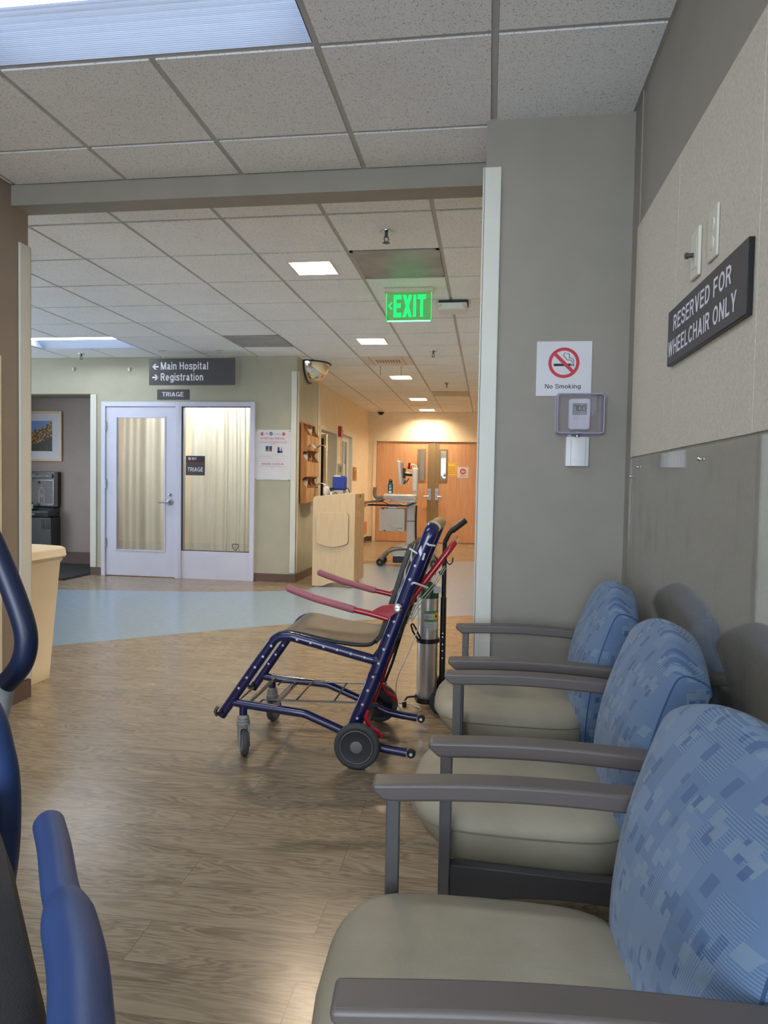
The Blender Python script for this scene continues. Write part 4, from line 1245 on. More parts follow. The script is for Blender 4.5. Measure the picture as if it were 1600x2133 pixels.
for u in (388, 1088):
    cx, cz = nxy(u, 385)
    b = MB()
    disc(b, cx, cz, 0.021, yn, 8)
    em = b.build('stop_emblem', 'inkr', t, smooth=False)
    MB().text('STOP', (cx - 0.015, yn - 0.0006, cz - 0.005), XR, YU, 0.030, 0.011, bold=0.01).build('stop_lettering', 'letter', em, smooth=False)
cx, cz = nxy(678, 380)
b = MB()
disc(b, cx, cz, 0.022, yn, 24)
b.build('seal', 'inkb', t, smooth=False)
b = MB()
disc(b, cx, cz, 0.016, yn - 0.0007, 24, 0.0145)
b.prism([(cx - 0.011, yn - 0.0007, cz + 0.008), (cx - 0.004, yn - 0.0007, cz + 0.001), (cx, yn - 0.0007, cz + 0.007), (cx + 0.004, yn - 0.0007, cz + 0.001), (cx + 0.011, yn - 0.0007, cz + 0.008), (cx + 0.003, yn - 0.0007, cz - 0.009), (cx - 0.003, yn - 0.0007, cz - 0.009)], (0, 0.0003, 0))
b.build('seal_eagle', 'paper', t, smooth=False)
def line(tx, u, v, wd, ht, nm, m_, bold=0.0):
    x, z = nxy(u, v)
    MB().text(tx, (x, yn, z), XR, YU, wd, ht, bold=bold).build(nm, m_, t, smooth=False)
line('VA', 480, 405, 0.038, 0.021, 'department_lettering', 'inkb', 0.005)
line('U.S. Department', 765, 380, 0.082, 0.009, 'department_lettering', 'inkb')
line('of Veterans Affairs', 765, 412, 0.092, 0.009, 'department_lettering', 'inkb')
line('ATTENTION VENDORS', 335, 558, 0.302, 0.024, 'red_lettering', 'inkr', 0.006)
line('VENDOR CLOCK-IN', 365, 1358, 0.278, 0.024, 'red_lettering', 'inkr', 0.006)
for v, u0, u1, tx in ((632, 290, 1190, 'IN ORDER TO CONDUCT BUSINESS IN PERSON AT VA NORTHERN'), (674, 290, 1190, 'CALIFORNIA HEALTHCARE SYSTEM YOU MUST OBTAIN BADGE'), (714, 660, 825, 'FOR ACCESS')):
    line(tx, u0, v, (u1 - u0) * s, 0.009, 'red_lettering', 'inkr')
for v, u0, u1, tx in ((1046, 280, 1125, '1. Please register your company through the website or scan the code.'), (1094, 280, 1210, '2. Please register yourself as a vendor, and be sure to bring your card.'),
                      (1124, 300, 690, 'Search: Health Care System'), (1172, 280, 1140, '3. Please print your badge before each visit to the campus.'),
                      (1410, 300, 1160, 'UPON ARRIVAL PLEASE USE THE LOCATION KIOSK CODE TO'), (1450, 660, 790, 'CLOCK IN.'), (1818, 470, 980, 'For questions please contact the office')):
    line(tx, u0, v, (u1 - u0) * s, 0.008, 'small_lettering', 'inkg')
x, z = nxy(270, 1240)
MB().box(x, x + 930 * s, yn - 0.0002, yn, z, z + 0.0015).build('rule_line', 'inkg', t, smooth=False)
for mat_, rects in (('inkgr', [(510, 605, 880, 935)]), ('inkr', [(620, 715, 880, 935)]), ('inkb', [(510, 605, 765, 880), (625, 715, 765, 880), (898, 960, 800, 975), (898, 1060, 915, 975)]), ('inkg', [(960, 1060, 800, 808), (1000, 1040, 830, 912)])):
    b = MB()
    for u0, u1, v0, v1 in rects:
        xa, za = nxy(u0, v1)
        xb, zb = nxy(u1, v0)
        b.box(xa, xb, yn - 0.0003, yn, za, zb)
    b.build('badge_picture', mat_, t, smooth=False)
for u, v in ((200, 290), (1283, 300), (190, 1800), (1272, 1820)):
    x, z = nxy(u, v)
    MB().lathe((x, YT - 0.006, z), (0, -1, 0), [(0, 0.006), (0.002, 0.005), (0.003, 0.001)], 10).build('screw', 'dsteel', t)

for x, z, nm in ((-5.16, 2.575, 'left'), (-4.415, 2.57, 'right')):
    tag(MB().ball((x, YT - 0.012, z), 0.02, 12, (0.8, 0.6, 1.3)).build('wall_hook', 'white'), 'small white wall hook high on the sage wall above the alcove, %s one' % nm, 'hook', 'white wall hooks')

# convex mirror on the corner
cx, cy, cz, r = -2.27, 8.78, ZC - 0.012, 0.275
t = thing('convex_mirror', 'silver quarter-dome convex mirror at the ceiling by the triage corner', 'mirror', (cx, cy, cz - r))
b = MB()
n, m_ = 20, 10
G = []
for j in range(m_ + 1):
    ph = (PI / 2) * j / m_
    row = []
    for i in range(n + 1):
        th = -PI / 2 + PI * i / n
        row.append((cx + r * 0.95 * math.cos(ph) * math.cos(th), cy + r * math.cos(ph) * math.sin(th), cz - r * 0.85 * math.sin(ph)))
    G.append(row)
VV = [[b.bm.verts.new(p) for p in row] for row in G[:-1]]
pole = b.bm.verts.new(G[-1][0])
for j in range(m_ - 1):
    for i in range(n):
        b.face([VV[j][i], VV[j][i + 1], VV[j + 1][i + 1], VV[j + 1][i]])
for i in range(n):
    b.face([VV[-1][i], VV[-1][i + 1], pole])
b.build('dome', 'mirror', t, angle=180)
MB().tube([(cx + r * 0.97 * math.cos(-PI / 2 + PI * i / 24), cy + r * 1.02 * math.sin(-PI / 2 + PI * i / 24), cz) for i in range(25)], 0.010, 8).build('top_rim', 'black', t)
MB().tube([(cx, cy - r * 1.02 * math.cos(PI * i / 24), cz - r * 0.87 * math.sin(PI * i / 24)) for i in range(25)], 0.010, 8).build('wall_rim', 'black', t)

# ------------------------------------------------------------------ alcove: drinking fountain, picture, mat
t = thing('floor_mat', 'charcoal ribbed mat on the floor of the fountain alcove', 'mat', (-5.7, 8.4, 0))
MB().box(-6.5, -4.935, 7.70, 9.25, 0.0, 0.008).build('rubber_edge', 'blackm', t, bevel=0.003)
b = MB()
for k in range(24):
    b.box(-6.45, -4.985, 7.75 + 0.0605 * k, 7.75 + 0.0605 * k + 0.052, 0.008, 0.0125)
b.build('carpet_ribs', 'mat', t, smooth=False)

t = thing('framed_picture', 'light wood framed photograph of yellow flowers in the alcove', 'picture', (-6.4, 9.35, 1.44))
b = MB()
rect_frame(b, -6.75, -6.022, 1.45, 2.165, 0.032, 9.322, 9.349)
b.build('frame', 'laminate', t, bevel=0.003)
MB().box(-6.718, -6.054, 9.334, 9.338, 1.482, 2.133).build('mat_board', 'paper', t, smooth=False)
MB().box(-6.60, -6.172, 9.3325, 9.3345, 1.594, 2.026).build('print', 'photo', t, smooth=False)

t = thing('water_fountain', 'grey bottle filling station and drinking fountain in the alcove', 'water fountain', (-6.3, 9.2, 0.2))
MB().box(-6.55, -6.10, 9.30, 9.349, 0.80, 1.30).build('back_panel', 'dsteel', t, bevel=0.008)
MB().box(-6.10, -6.045, 9.27, 9.349, 0.80, 1.30).build('side_trim', 'lamedge', t, bevel=0.004)
b = MB().box(-6.50, -6.135, 9.275, 9.302, 1.205, 1.275)
b.build('control_head', 'cartgrey', t, bevel=0.02, segs=4)
MB().box(-6.40, -6.34, 9.2735, 9.275, 1.25, 1.265).build('indicator', 'inkb', t, smooth=False)
MB().box(-6.26, -6.19, 9.2735, 9.275, 1.225, 1.25).build('display', 'screen', t, smooth=False)
b = MB()
rect_frame(b, -6.52, -6.115, 0.83, 1.185, 0.014, 9.285, 9.302)
b.build('alcove_rim', 'steel', t, bevel=0.005)
MB().box(-6.50, -6.13, 9.296, 9.301, 0.845, 1.17).build('alcove_back', 'cartgrey', t, smooth=False)
MB().cyl((-6.35, 9.29, 1.165), (-6.345, 9.27, 1.13), 0.011, 10).build('nozzle', 'steel', t)
b = MB()
bx, bz = -6.31, 0.86
out = [(bx - .04, bz), (bx + .04, bz), (bx + .04, bz + .15), (bx + .03, bz + .185), (bx + .022, bz + .19), (bx + .022, bz + .21), (bx - .022, bz + .21), (bx - .022, bz + .19), (bx - .03, bz + .185), (bx - .04, bz + .15)]
b.tube([(x, 9.293, z) for x, z in out], 0.0035, 6, closed=True)
b.tube([(bx + 0.018 * math.cos(k * PI / 6), 9.293, bz + 0.10 + 0.018 * math.sin(k * PI / 6)) for k in range(12)], 0.003, 5, closed=True)
b.tube([(bx, 9.293, bz + 0.225), (bx + 0.006, 9.293, bz + 0.237), (bx, 9.293, bz + 0.252), (bx - 0.006, 9.293, bz + 0.237)], 0.0025, 5, closed=True)
b.build('bottle_icon', 'letter', t)
b = MB().hexa([(-6.62, 9.02, 0.66), (-6.06, 9.10, 0.66), (-6.055, 9.349, 0.66), (-6.62, 9.349, 0.66), (-6.62, 8.97, 0.745), (-6.06, 9.08, 0.745), (-6.055, 9.349, 0.80), (-6.62, 9.349, 0.80)])
b.build('basin', 'dsteel', t, bevel=0.02, segs=3)
MB().lathe((-6.42, 9.14, 0.765), (0, 0, 1), [(0, 0.14), (0.012, 0.15), (0.012, 0.13), (0.004, 0.03)], 28).build('bowl', 'steel', t)
MB().tube(fillet([(-6.40, 9.22, 0.77), (-6.40, 9.22, 0.85), (-6.40, 9.14, 0.88)], 0.04), 0.014, 10).build('bubbler', 'chrome', t)
MB().box(-6.33, -6.24, 9.035, 9.07, 0.685, 0.715).build('push_bar', 'cartgrey', t, bevel=0.01, segs=3)
b = MB().hexa([(-6.62, 9.13, 0.22), (-6.05, 9.13, 0.22), (-6.05, 9.349, 0.22), (-6.62, 9.349, 0.22), (-6.62, 9.09, 0.655), (-6.05, 9.11, 0.655), (-6.05, 9.349, 0.655), (-6.62, 9.349, 0.655)])
b.build('lower_cabinet', 'dsteel', t, bevel=0.005)
b = MB()
for k in range(8):
    b.box(-6.19, -6.075, 9.085, 9.10, 0.665 + 0.010 * k, 0.670 + 0.010 * k)
for k in range(9):
    for x0 in (-6.19, -6.12):
        b.box(x0, x0 + 0.05, 9.105, 9.12, 0.50 + 0.015 * k, 0.507 + 0.015 * k)
b.build('louvres', 'black', t, smooth=False)

# waste bin behind the left pier
t = thing('waste_bin', 'beige plastic waste bin with a lid beside the left wall end', 'bin', (-2.74, 3.80, 0))
def rr(x0, x1, y0, y1, z, r, n=5):
    pts = []
    for cx, cy, a0 in ((x1 - r, y1 - r, 0), (x0 + r, y1 - r, PI / 2), (x0 + r, y0 + r, PI), (x1 - r, y0 + r, 1.5 * PI)):
        for k in range(n + 1):
            a = a0 + PI / 2 * k / n
            pts.append((cx + r * math.cos(a), cy + r * math.sin(a), z))
    return pts
b = MB().rings([rr(-2.90, -2.605, 3.63, 3.93, 0.0, 0.03), rr(-2.91, -2.598, 3.625, 3.935, 0.09, 0.03), rr(-2.913, -2.600, 3.623, 3.937, 0.095, 0.03), rr(-2.935, -2.560, 3.60, 3.975, 0.70, 0.035), rr(-2.945, -2.550, 3.59, 3.985, 0.715, 0.035), rr(-2.945, -2.550, 3.59, 3.985, 0.745, 0.035)])
b.build('body', 'bin', t)
b = MB().rings([rr(-2.955, -2.538, 3.578, 3.995, 0.732, 0.04), rr(-2.96, -2.532, 3.575, 4.0, 0.742, 0.04), rr(-2.955, -2.537, 3.58, 3.995, 0.785, 0.04), rr(-2.94, -2.55, 3.595, 3.98, 0.797, 0.04), rr(-2.86, -2.64, 3.68, 3.9, 0.81, 0.03)])
b.build('lid', 'bin', t)
MB().box(-2.80, -2.70, 3.572, 3.5765, 0.735, 0.80).build('lid_flap', 'offwhite', t, bevel=0.002)

# ------------------------------------------------------------------ mail rack on the return wall
t = thing('leaflet_rack', 'wooden nine-pocket leaflet rack on the wall behind the lectern', 'rack', (-2.24, 8.72, 0.95))
xw, xf = -2.28, -2.19
y0, y1, z0, z1 = 8.40, 9.02, 0.955, 1.935
MB().box(xw, xw + 0.012, y0, y1, z0, z1).build('back_board', 'rackwood', t)
for y in (y0, y0 + 0.2, y0 + 0.405, y1 - 0.016):
    pts = []
    # side profile with a scoop above each pocket
    pts.append((xw, y, z0))
    pts.append((xf, y, z0))
    for k in range(3):
        zb = z0 + k * 0.325
        pts += [(xf, y, zb + 0.20), (xf - 0.02, y, zb + 0.225), (xf - 0.045, y, zb + 0.26), (xf - 0.05, y, zb + 0.30)]
        pts += [(xf - 0.02, y, zb + 0.322)] if k < 2 else []
        pts += [(xf, y, zb + 0.325)] if k < 2 else []
    pts += [(xf - 0.05, y, z1), (xw, y, z1)]
    MB().prism(pts, (0, 0.016, 0)).build('divider', 'rackwood', t, smooth=False)
for k in range(3):
    zb = z0 + k * 0.325
    MB().box(xw + 0.012, xf, y0 + 0.016, y1 - 0.016, zb, zb + 0.012).build('shelf', 'rackwood', t)
    for j in range(3):
        MB().box(xf - 0.012, xf, y0 + 0.018 + 0.2 * j, y0 + 0.198 + 0.2 * j, zb + 0.012, zb + 0.19).build('pocket_front', 'tanlam', t)
MB().box(xw, xw + 0.04, y0, y1, z1, z1 + 0.014).build('top_rail', 'rackwood', t)
tag(MB().lathe((xw + 0.045, y0 + 0.28, z0 + 0.662), (0, 0, 1), [(0, 0.028), (0.25, 0.034), (0.262, 0.036), (0.262, 0.03), (0.255, 0.002)], 20).build('paper_cup', 'white'), 'white cup standing in the top middle pocket of the leaflet rack', 'cup')
for (yy, zz, ang, wd, lb) in ((y0 + 0.10, z0 + 0.64, 0.55, 0.13, 'bent grey leaflet drooping from the top left pocket of the rack'), (y0 + 0.52, z0 + 0.66, 0.8, 0.14, 'white leaflet sticking far out of the top right pocket of the rack'),
                              (y0 + 0.52, z0 + 0.17, 0.8, 0.13, 'curled leaflet sticking out of the bottom right pocket of the rack')):
    b = MB()
    for k in range(8):
        a, a2 = k / 8, (k + 1) / 8
        f = lambda q: (xw + 0.05 + 0.22 * q * ang, zz + 0.12 * math.sin(q * 2.2) - 0.06 * q)
        (xa, za), (xb, zb_) = f(a), f(a2)
        b.hexa([(xa, yy - wd / 2, za), (xb, yy - wd / 2, zb_), (xb, yy + wd / 2, zb_), (xa, yy + wd / 2, za), (xa, yy - wd / 2, za + 0.004), (xb, yy - wd / 2, zb_ + 0.004), (xb, yy + wd / 2, zb_ + 0.004), (xa, yy + wd / 2, za + 0.004)])
    tag(b.build('leaflet', 'speckpaper'), lb, 'leaflet', 'leaflets in the wall rack')
for (yy, zz, dx, lb, m_) in ((y0 + 0.10, z0 + 0.335, 0.0, 'white fan of leaflets in the middle left pocket of the rack', 'paper'), (y0 + 0.10, z0 + 0.012, 0.0, 'bluish crumpled leaflets in the bottom left pocket of the rack', 'speckpaper'),
                             (y0 + 0.30, z0 + 0.335, 0.0, 'tan leaflets in the centre pocket of the rack', 'tanlam')):
    b = MB()
    hgt = 0.27 if m_ != 'tanlam' else 0.22
    for k in range(4):
        o = 0.008 * k
        tl = 0.03 * (k - 1.5)
        b.hexa([(xw + 0.02 + o, yy - 0.055, zz), (xw + 0.024 + o, yy - 0.055, zz), (xw + 0.024 + o, yy + 0.055, zz), (xw + 0.02 + o, yy + 0.055, zz),
                (xw + 0.03 + o, yy - 0.055 + tl, zz + hgt - 0.01 * k), (xw + 0.034 + o, yy - 0.055 + tl, zz + hgt - 0.01 * k), (xw + 0.034 + o, yy + 0.055 + tl, zz + hgt + 0.01 * k), (xw + 0.03 + o, yy + 0.055 + tl, zz + hgt + 0.01 * k)])
    tag(b.build('leaflet', m_, smooth=False), lb, 'leaflet', 'leaflets in the wall rack')

# ------------------------------------------------------------------ things on the cream corridor wall
t = thing('fire_alarm', 'red fire alarm strobe between the two corridor doorways', 'fire alarm', (XC, 11.78, 2.0))
MB().box(XC, XC + 0.05, 11.70, 11.86, 2.0, 2.17).build('body', 'alarm', t, bevel=0.006)
MB().box(XC + 0.05, XC + 0.075, 11.74, 11.82, 2.10, 2.15).build('strobe', 'white', t, bevel=0.004)
t = thing('sanitizer_dispenser', 'white wall hand sanitizer dispenser between the corridor doorways', 'dispenser', (XC, 11.77, 1.2))
MB().box(XC, XC + 0.10, 11.69, 11.85, 1.24, 1.54).build('body', 'offwhite', t, bevel=0.012, segs=3)
MB().box(XC + 0.02, XC + 0.09, 11.73, 11.81, 1.20, 1.24).build('nozzle', 'white', t, bevel=0.005)
MB().text('PURELL', (XC + 0.07, 11.689, 1.40), (0, 0, 1), (-1, 0, 0), 0.105, 0.036, bold=0.02).build('lettering', 'inkb', t, smooth=False)
t = thing('wall_plaque', 'small brown plaque on the cream wall right of the glazed doorway', 'sign', (XC, 13.2, 1.28))
MB().box(XC, XC + 0.02, 13.05, 13.35, 1.28, 1.52).build('plate', 'rackwood', t, bevel=0.003)
MB().box(XC + 0.02, XC + 0.023, 13.08, 13.32, 1.45, 1.50).build('insert', 'tanlam', t)
for z0_, z1_, lb in ((0.80, 0.86, 'upper wooden bumper rail low on the cream wall near the double doors'), (0.18, 0.42, 'wooden kick plate at the foot of the cream wall near the double doors')):
    tag(MB().box(XC, XC + (0.05 if z0_ > 0.5 else 0.015), 13.3, 14.66, z0_, z1_).build('bumper_rail', 'kick', bevel=0.006), lb, 'rail')

# ------------------------------------------------------------------ lectern with the things on it
t = thing('lectern', 'pale maple lectern with a raised front panel, standing by the corridor', 'lectern', (-1.745, 8.3, 0))
y0, y1 = 7.985, 8.62
def rpoly(x0, x1, z0, zl, zr, r, y, n=5):
    """panel outline seen from the front: slanted top, rounded top corners, arched foot"""
    pts = []
    for k in range(n + 1):
        a = PI / 2 * k / n
        pts.append((x1 - r + r * math.sin(a + 0) , y, zr - r + r * math.cos(a)))
    arch = []
    m_ = 10
    pts.append((x1, y, z0))
    pts.append((x1 - 0.06, y, z0))
    for k in range(m_ + 1):
        q = k / m_
        arch.append((x1 - 0.07 - (x1 - x0 - 0.20) * q, y, z0 + 0.042 * math.sin(PI * q) + 0.004))
    pts += arch
    pts.append((x0 + 0.11, y, z0))
    pts.append((x0, y, z0))
    for k in range(n + 1):
        a = PI / 2 * k / n
        pts.append((x0 + r - r * math.cos(a), y, zl - r + r * math.sin(a)))
    return pts
lx0, lx1 = -1.998, -1.503
MB().prism(rpoly(lx0, lx1, 0.012, 1.055, 1.105, 0.04, y0), (0, 0.03, 0)).build('front_board', 'maple', t, bevel=0.003)
MB().box(lx0 + 0.02, lx0 + 0.045, y0 + 0.03, y1, 0.06, 1.03).build('side_board', 'maple', t, bevel=0.002)
b = MB().prism([(lx1 - 0.03, y0 + 0.034, 0.05), (lx1 - 0.03, y1, 0.05), (lx1 - 0.03, y1, 1.04)] + [(lx1 - 0.03, y1 - 0.05 + 0.05 * math.cos(PI / 2 * k / 6), 1.04 + 0.05 * math.sin(PI / 2 * k / 6)) for k in range(1, 7)] + [(lx1 - 0.03, y0 + 0.034, 1.09)], (0.028, 0, 0))
b.build('side_board', 'tanlam', t, bevel=0.002)
MB().box(lx0 + 0.045, lx1 - 0.03, y0 + 0.03, y1, 1.0, 1.02).build('desk_top', 'maple', t)
MB().box(lx0 + 0.045, lx1 - 0.03, y0 + 0.03, y1 - 0.02, 0.35, 0.37).build('shelf', 'maple', t)
px0, px1, pz0, pz1 = -1.952, -1.575, 0.468, 0.875
pts = []
r = 0.05
for k in range(6):
    a = PI / 2 * k / 5
    pts.append((px1 - r + r * math.sin(a), y0, pz1 - r + r * math.cos(a)))
for k in range(6):
    a = PI / 2 * k / 5
    pts.append((px1 - r + r * math.cos(a), y0, pz0 + 0.03 + r - r * math.sin(a)))
for k in range(1, 8):
    q = k / 8
    pts.append((px1 - r - (px1 - px0 - 2 * r) * q, y0, pz0 + 0.03 - 0.03 * math.sin(PI * q)))
for k in range(6):
    a = PI / 2 * k / 5
    pts.append((px0 + r - r * math.sin(a), y0, pz0 + 0.03 + r - r * math.cos(a)))
for k in range(6):
    a = PI / 2 * k / 5
    pts.append((px0 + r - r * math.cos(a), y0, pz1 - r + r * math.sin(a)))
MB().prism(pts, (0, -0.018, 0)).build('raised_panel', 'maple', t, bevel=0.003)
MB().prism([(x + (0.004 if x > -1.76 else 0.0), y0 - 0.001, z + (0.0 if z > 0.67 else -0.003)) for x, _, z in pts], (0, -0.006, 0)).build('panel_edge_band', 'lamedge', t, smooth=False)
for k, (zz, wd) in enumerate(((1.0, 0.30), (0.965, 0.20), (0.86, 0.22), (0.82, 0.34))):
    MB().text(('PLEASE WIPE', 'DOWN', 'BEFORE', 'AND AFTER USE')[k], (lx1 - 0.0012, y0 + 0.13, zz), (0, 1, 0), YU, wd, 0.03, bold=0.012).build('side_lettering', 'laminate', t, smooth=False)
MB().lathe((lx1 - 0.002, y0 + 0.34, 1.06), (1, 0, 0), [(0, 0.016), (0.004, 0.014)], 14).build('lock', 'dark', t)
for x in (lx0 + 0.09, lx1 - 0.07):
    for y in (y0 + 0.1, y1 - 0.06):
        MB().cyl((x, y - 0.012, 0.025), (x, y + 0.012, 0.025), 0.025, 14).box(x - 0.012, x + 0.012, y - 0.016, y + 0.016, 0.03, 0.06).build('caster', 'black', t)

ZP = 1.02
t = thing('blue_case', 'blue nylon blood-pressure cuff case on the lectern', 'case', (-1.74, 8.25, ZP))
MB().box(-1.82, -1.66, 8.19, 8.31, 1.128, 1.30).build('pouch', 'bluebag', t, bevel=0.025, segs=4)
MB().box(-1.795, -1.69, 8.20, 8.30, ZP, 1.13).build('stand', 'connector', t, bevel=0.006)
MB().box(-1.80, -1.72, 8.183, 8.19, 1.285, 1.302).build('label_tag', 'paper', t)
t = thing('desk_phone', 'cream oval headset cradle on the left of the lectern top', 'device', (-1.9, 8.25, ZP))
MB().ball((-1.895, 8.22, 1.12), 0.05, 18, (0.85, 0.45, 1.15)).build('oval_head', 'offwhite', t)
MB().tube(fillet([(-1.895, 8.22, 1.17), (-1.895, 8.22, 1.185)], 0.01), 0.014, 10).build('knob', 'offwhite', t)
MB().box(-1.965, -1.85, 8.18, 8.30, ZP, 1.05).cyl((-1.895, 8.23, 1.04), (-1.895, 8.225, 1.08), 0.02).build('base', 'offwhite', t, bevel=0.006)
b = MB()
b.tube(spline([(-1.86, 8.2, 1.05), (-1.83, 8.18, 1.12), (-1.80, 8.17, 1.06), (-1.77, 8.17, 1.10), (-1.73, 8.17, 1.05), (-1.70, 8.18, 1.09), (-1.66, 8.19, 1.05)], 8), 0.005, 7)
b.tube(spline([(-1.665, 8.2, 1.14), (-1.63, 8.18, 1.15), (-1.605, 8.18, 1.10), (-1.60, 8.2, ZP + 0.006)], 8), 0.005, 7)
b.box(-1.845, -1.80, 8.16, 8.19, 1.12, 1.155)
tag(b.build('cable', 'black'), 'black looped cables on the lectern beside the blue case', 'cable')
tag(MB().cyl((-1.825, 8.16, ZP), (-1.825, 8.16, 1.11), 0.016, 14).build('pen_tube', 'white'), 'white tube standing on the lectern left of the blue case', 'tube')

# ------------------------------------------------------------------ computer cart in the corridor
YC = 10.45
t = thing('computer_cart', 'grey medical computer cart with monitor standing in the corridor', 'cart', (-1.15, YC, 0))
# base with curved legs
def leg(p0, p1, p2):
    return MB().tube(spline([p0, p1, p2, ], 8), [0.05] * 17, 12, r2=[0.03] * 17, upv=(0, 1, 0))
for s in (-1, 1):
    yy = YC + s * 0.16
    MB().tube(spline([(-1.0, YC + s * 0.05, 0.275), (-1.22, YC + s * 0.10, 0.265), (-1.40, yy, 0.235), (-1.50, yy, 0.15), (-1.53, yy, 0.10)], 6), 0.03, 12, r2=0.045).build('base_leg', 'cartgrey', t)
    MB().tube(spline([(-1.0, YC + s * 0.05, 0.27), (-0.85, yy, 0.24), (-0.76, yy, 0.12)], 6), 0.03, 12, r2=0.04).build('base_leg', 'cartgrey', t)
    for x in (-1.545, -0.75):
        b = MB()
        for q in (-0.022, 0.022):
            b.cyl((x, yy + q - 0.014, 0.056), (x, yy + q + 0.014, 0.056), 0.056, 20)
        c = b.build('caster', 'black', t, bevel=0.006)
        MB().cyl((x, yy - 0.045, 0.056), (x, yy + 0.045, 0.056), 0.02, 14).box(x - 0.03, x + 0.03, yy - 0.009, yy + 0.009, 0.05, 0.13).build('fork', 'cartgrey', c, bevel=0.004)
b = MB().hexa([(-1.38, YC - 0.15, 0.27), (-0.9, YC - 0.15, 0.27), (-0.9, YC + 0.15, 0.27), (-1.38, YC + 0.15, 0.27), (-1.25, YC - 0.11, 0.315), (-0.95, YC - 0.11, 0.315), (-0.95, YC + 0.11, 0.315), (-1.25, YC + 0.11, 0.315)])
b.build('base_cover', 'cartwhite', t, bevel=0.02, segs=3)
MB().hexa([(-1.36, YC - 0.14, 0.14), (-0.86, YC - 0.14, 0.14), (-0.86, YC + 0.14, 0.14), (-1.36, YC + 0.14, 0.14), (-1.40, YC - 0.16, 0.235), (-0.84, YC - 0.16, 0.235), (-0.84, YC + 0.16, 0.235), (-1.40, YC + 0.16, 0.235)]).build('battery_shell', 'cartwhite', t, bevel=0.01)
MB().box(-1.36, -0.9, YC - 0.145, YC + 0.145, 0.05, 0.15).build('battery_grille', 'black', t, bevel=0.01)
MB().box(-1.175, -1.055, YC - 0.06, YC + 0.06, 0.30, 0.94).build('column', 'cartwhite', t, bevel=0.012, segs=3)
MB().box(-1.179, -1.051, YC - 0.064, YC + 0.064, 0.66, 0.675).build('column_joint', 'cartgrey', t)
b = MB().box(-1.575, -1.195, YC - 0.17, YC + 0.15, 0.515, 0.855)
dr = b.build('drawer_unit', 'cartwhite', t, bevel=0.008)
b = MB()
for o in (0.0, 0.03):
    b.tube(spline([(-1.44 + o, YC - 0.1705, 0.63), (-1.38 + o, YC - 0.1705, 0.56), (-1.30 + o, YC - 0.1705, 0.525)], 6), 0.0016, 5)
b.build('panel_crease', 'cartgrey', dr)
MB().text('HOWARD', (-1.315, YC - 0.1715, 0.555), XR, YU, 0.09, 0.016, bold=0.02).build('lettering', 'ink', dr, smooth=False)
for z in (0.66, 0.74, 0.82):
    MB().hexa([(-1.595, YC - 0.1, z - 0.012), (-1.575, YC - 0.1, z - 0.012), (-1.575, YC + 0.1, z - 0.012), (-1.595, YC + 0.1, z - 0.012), (-1.59, YC - 0.1, z + 0.01), (-1.575, YC - 0.1, z + 0.012), (-1.575, YC + 0.1, z + 0.012), (-1.59, YC + 0.1, z + 0.01)]).build('drawer_pull', 'cartgrey', dr)
for x0_, z0_ in ((-1.53, 0.838), (-1.50, 0.517)):
    MB().box(x0_, x0_ + 0.03, YC - 0.1735, YC - 0.169, z0_, z0_ + 0.014).build('latch', 'black', dr)
MB().box(-1.45, -1.31, YC - 0.15, YC - 0.10, 0.855, 0.885).build('clamp', 'steel', t, bevel=0.005)
b = MB().prism([(-1.75, YC - 0.18, 0.885), (-1.15, YC - 0.18, 0.885), (-1.05, YC - 0.18, 0.93), (-1.05, YC - 0.18, 0.95), (-1.2, YC - 0.18, 0.905), (-1.75, YC - 0.18, 0.905)], (0, 0.36, 0))
b.build('tray_support', 'black', t, bevel=0.004)
b = MB().hexa([(-1.81, YC - 0.2, 0.915), (-1.57, YC - 0.2, 0.94), (-1.57, YC + 0.2, 0.94), (-1.81, YC + 0.2, 0.915), (-1.79, YC - 0.2, 0.945), (-1.53, YC - 0.2, 0.985), (-1.53, YC + 0.2, 0.985), (-1.79, YC + 0.2, 0.945)])
b.build('keyboard_tray', 'cartgrey', t, bevel=0.008)
MB().rings([rr(-1.50, -1.04, YC - 0.24, YC + 0.24, 0.985, 0.06), rr(-1.52, -1.03, YC - 0.25, YC + 0.25, 1.0, 0.06), rr(-1.52, -1.03, YC - 0.25, YC + 0.25, 1.045, 0.06), rr(-1.48, -1.05, YC - 0.22, YC + 0.22, 1.062, 0.05)]).build('worktop', 'cartwhite', t)
MB().rings([rr(-1.42, -1.04, YC - 0.22, YC + 0.22, 0.945, 0.05), rr(-1.40, -1.04, YC - 0.22, YC + 0.22, 0.985, 0.05)]).build('lower_shelf', 'cartwhite', t)
MB().tube(spline([(-1.48, YC - 0.2, 1.03), (-1.60, YC - 0.2, 1.01), (-1.64, YC - 0.2, 1.06), (-1.635, YC - 0.2, 1.16)], 8), 0.026, 10, r2=0.02).build('grip_handle', 'cartgrey', t)
MB().box(-1.105, -1.02, YC - 0.05, YC + 0.05, 1.10, 1.46).build('monitor_post', 'cartwhite', t, bevel=0.025, segs=4)
MB().box(-1.09, -1.035, YC - 0.03, YC + 0.03, 1.03, 1.12).build('post_foot', 'cartwhite', t)
mon = MB().hexa([(-1.275, YC - 0.24, 1.20), (-1.23, YC - 0.24, 1.20), (-1.23, YC + 0.24, 1.20), (-1.275, YC + 0.24, 1.20), (-1.315, YC - 0.24, 1.56), (-1.27, YC - 0.24, 1.545), (-1.27, YC + 0.24, 1.545), (-1.315, YC + 0.24, 1.56)]).build('monitor', 'cartwhite', t, bevel=0.008)
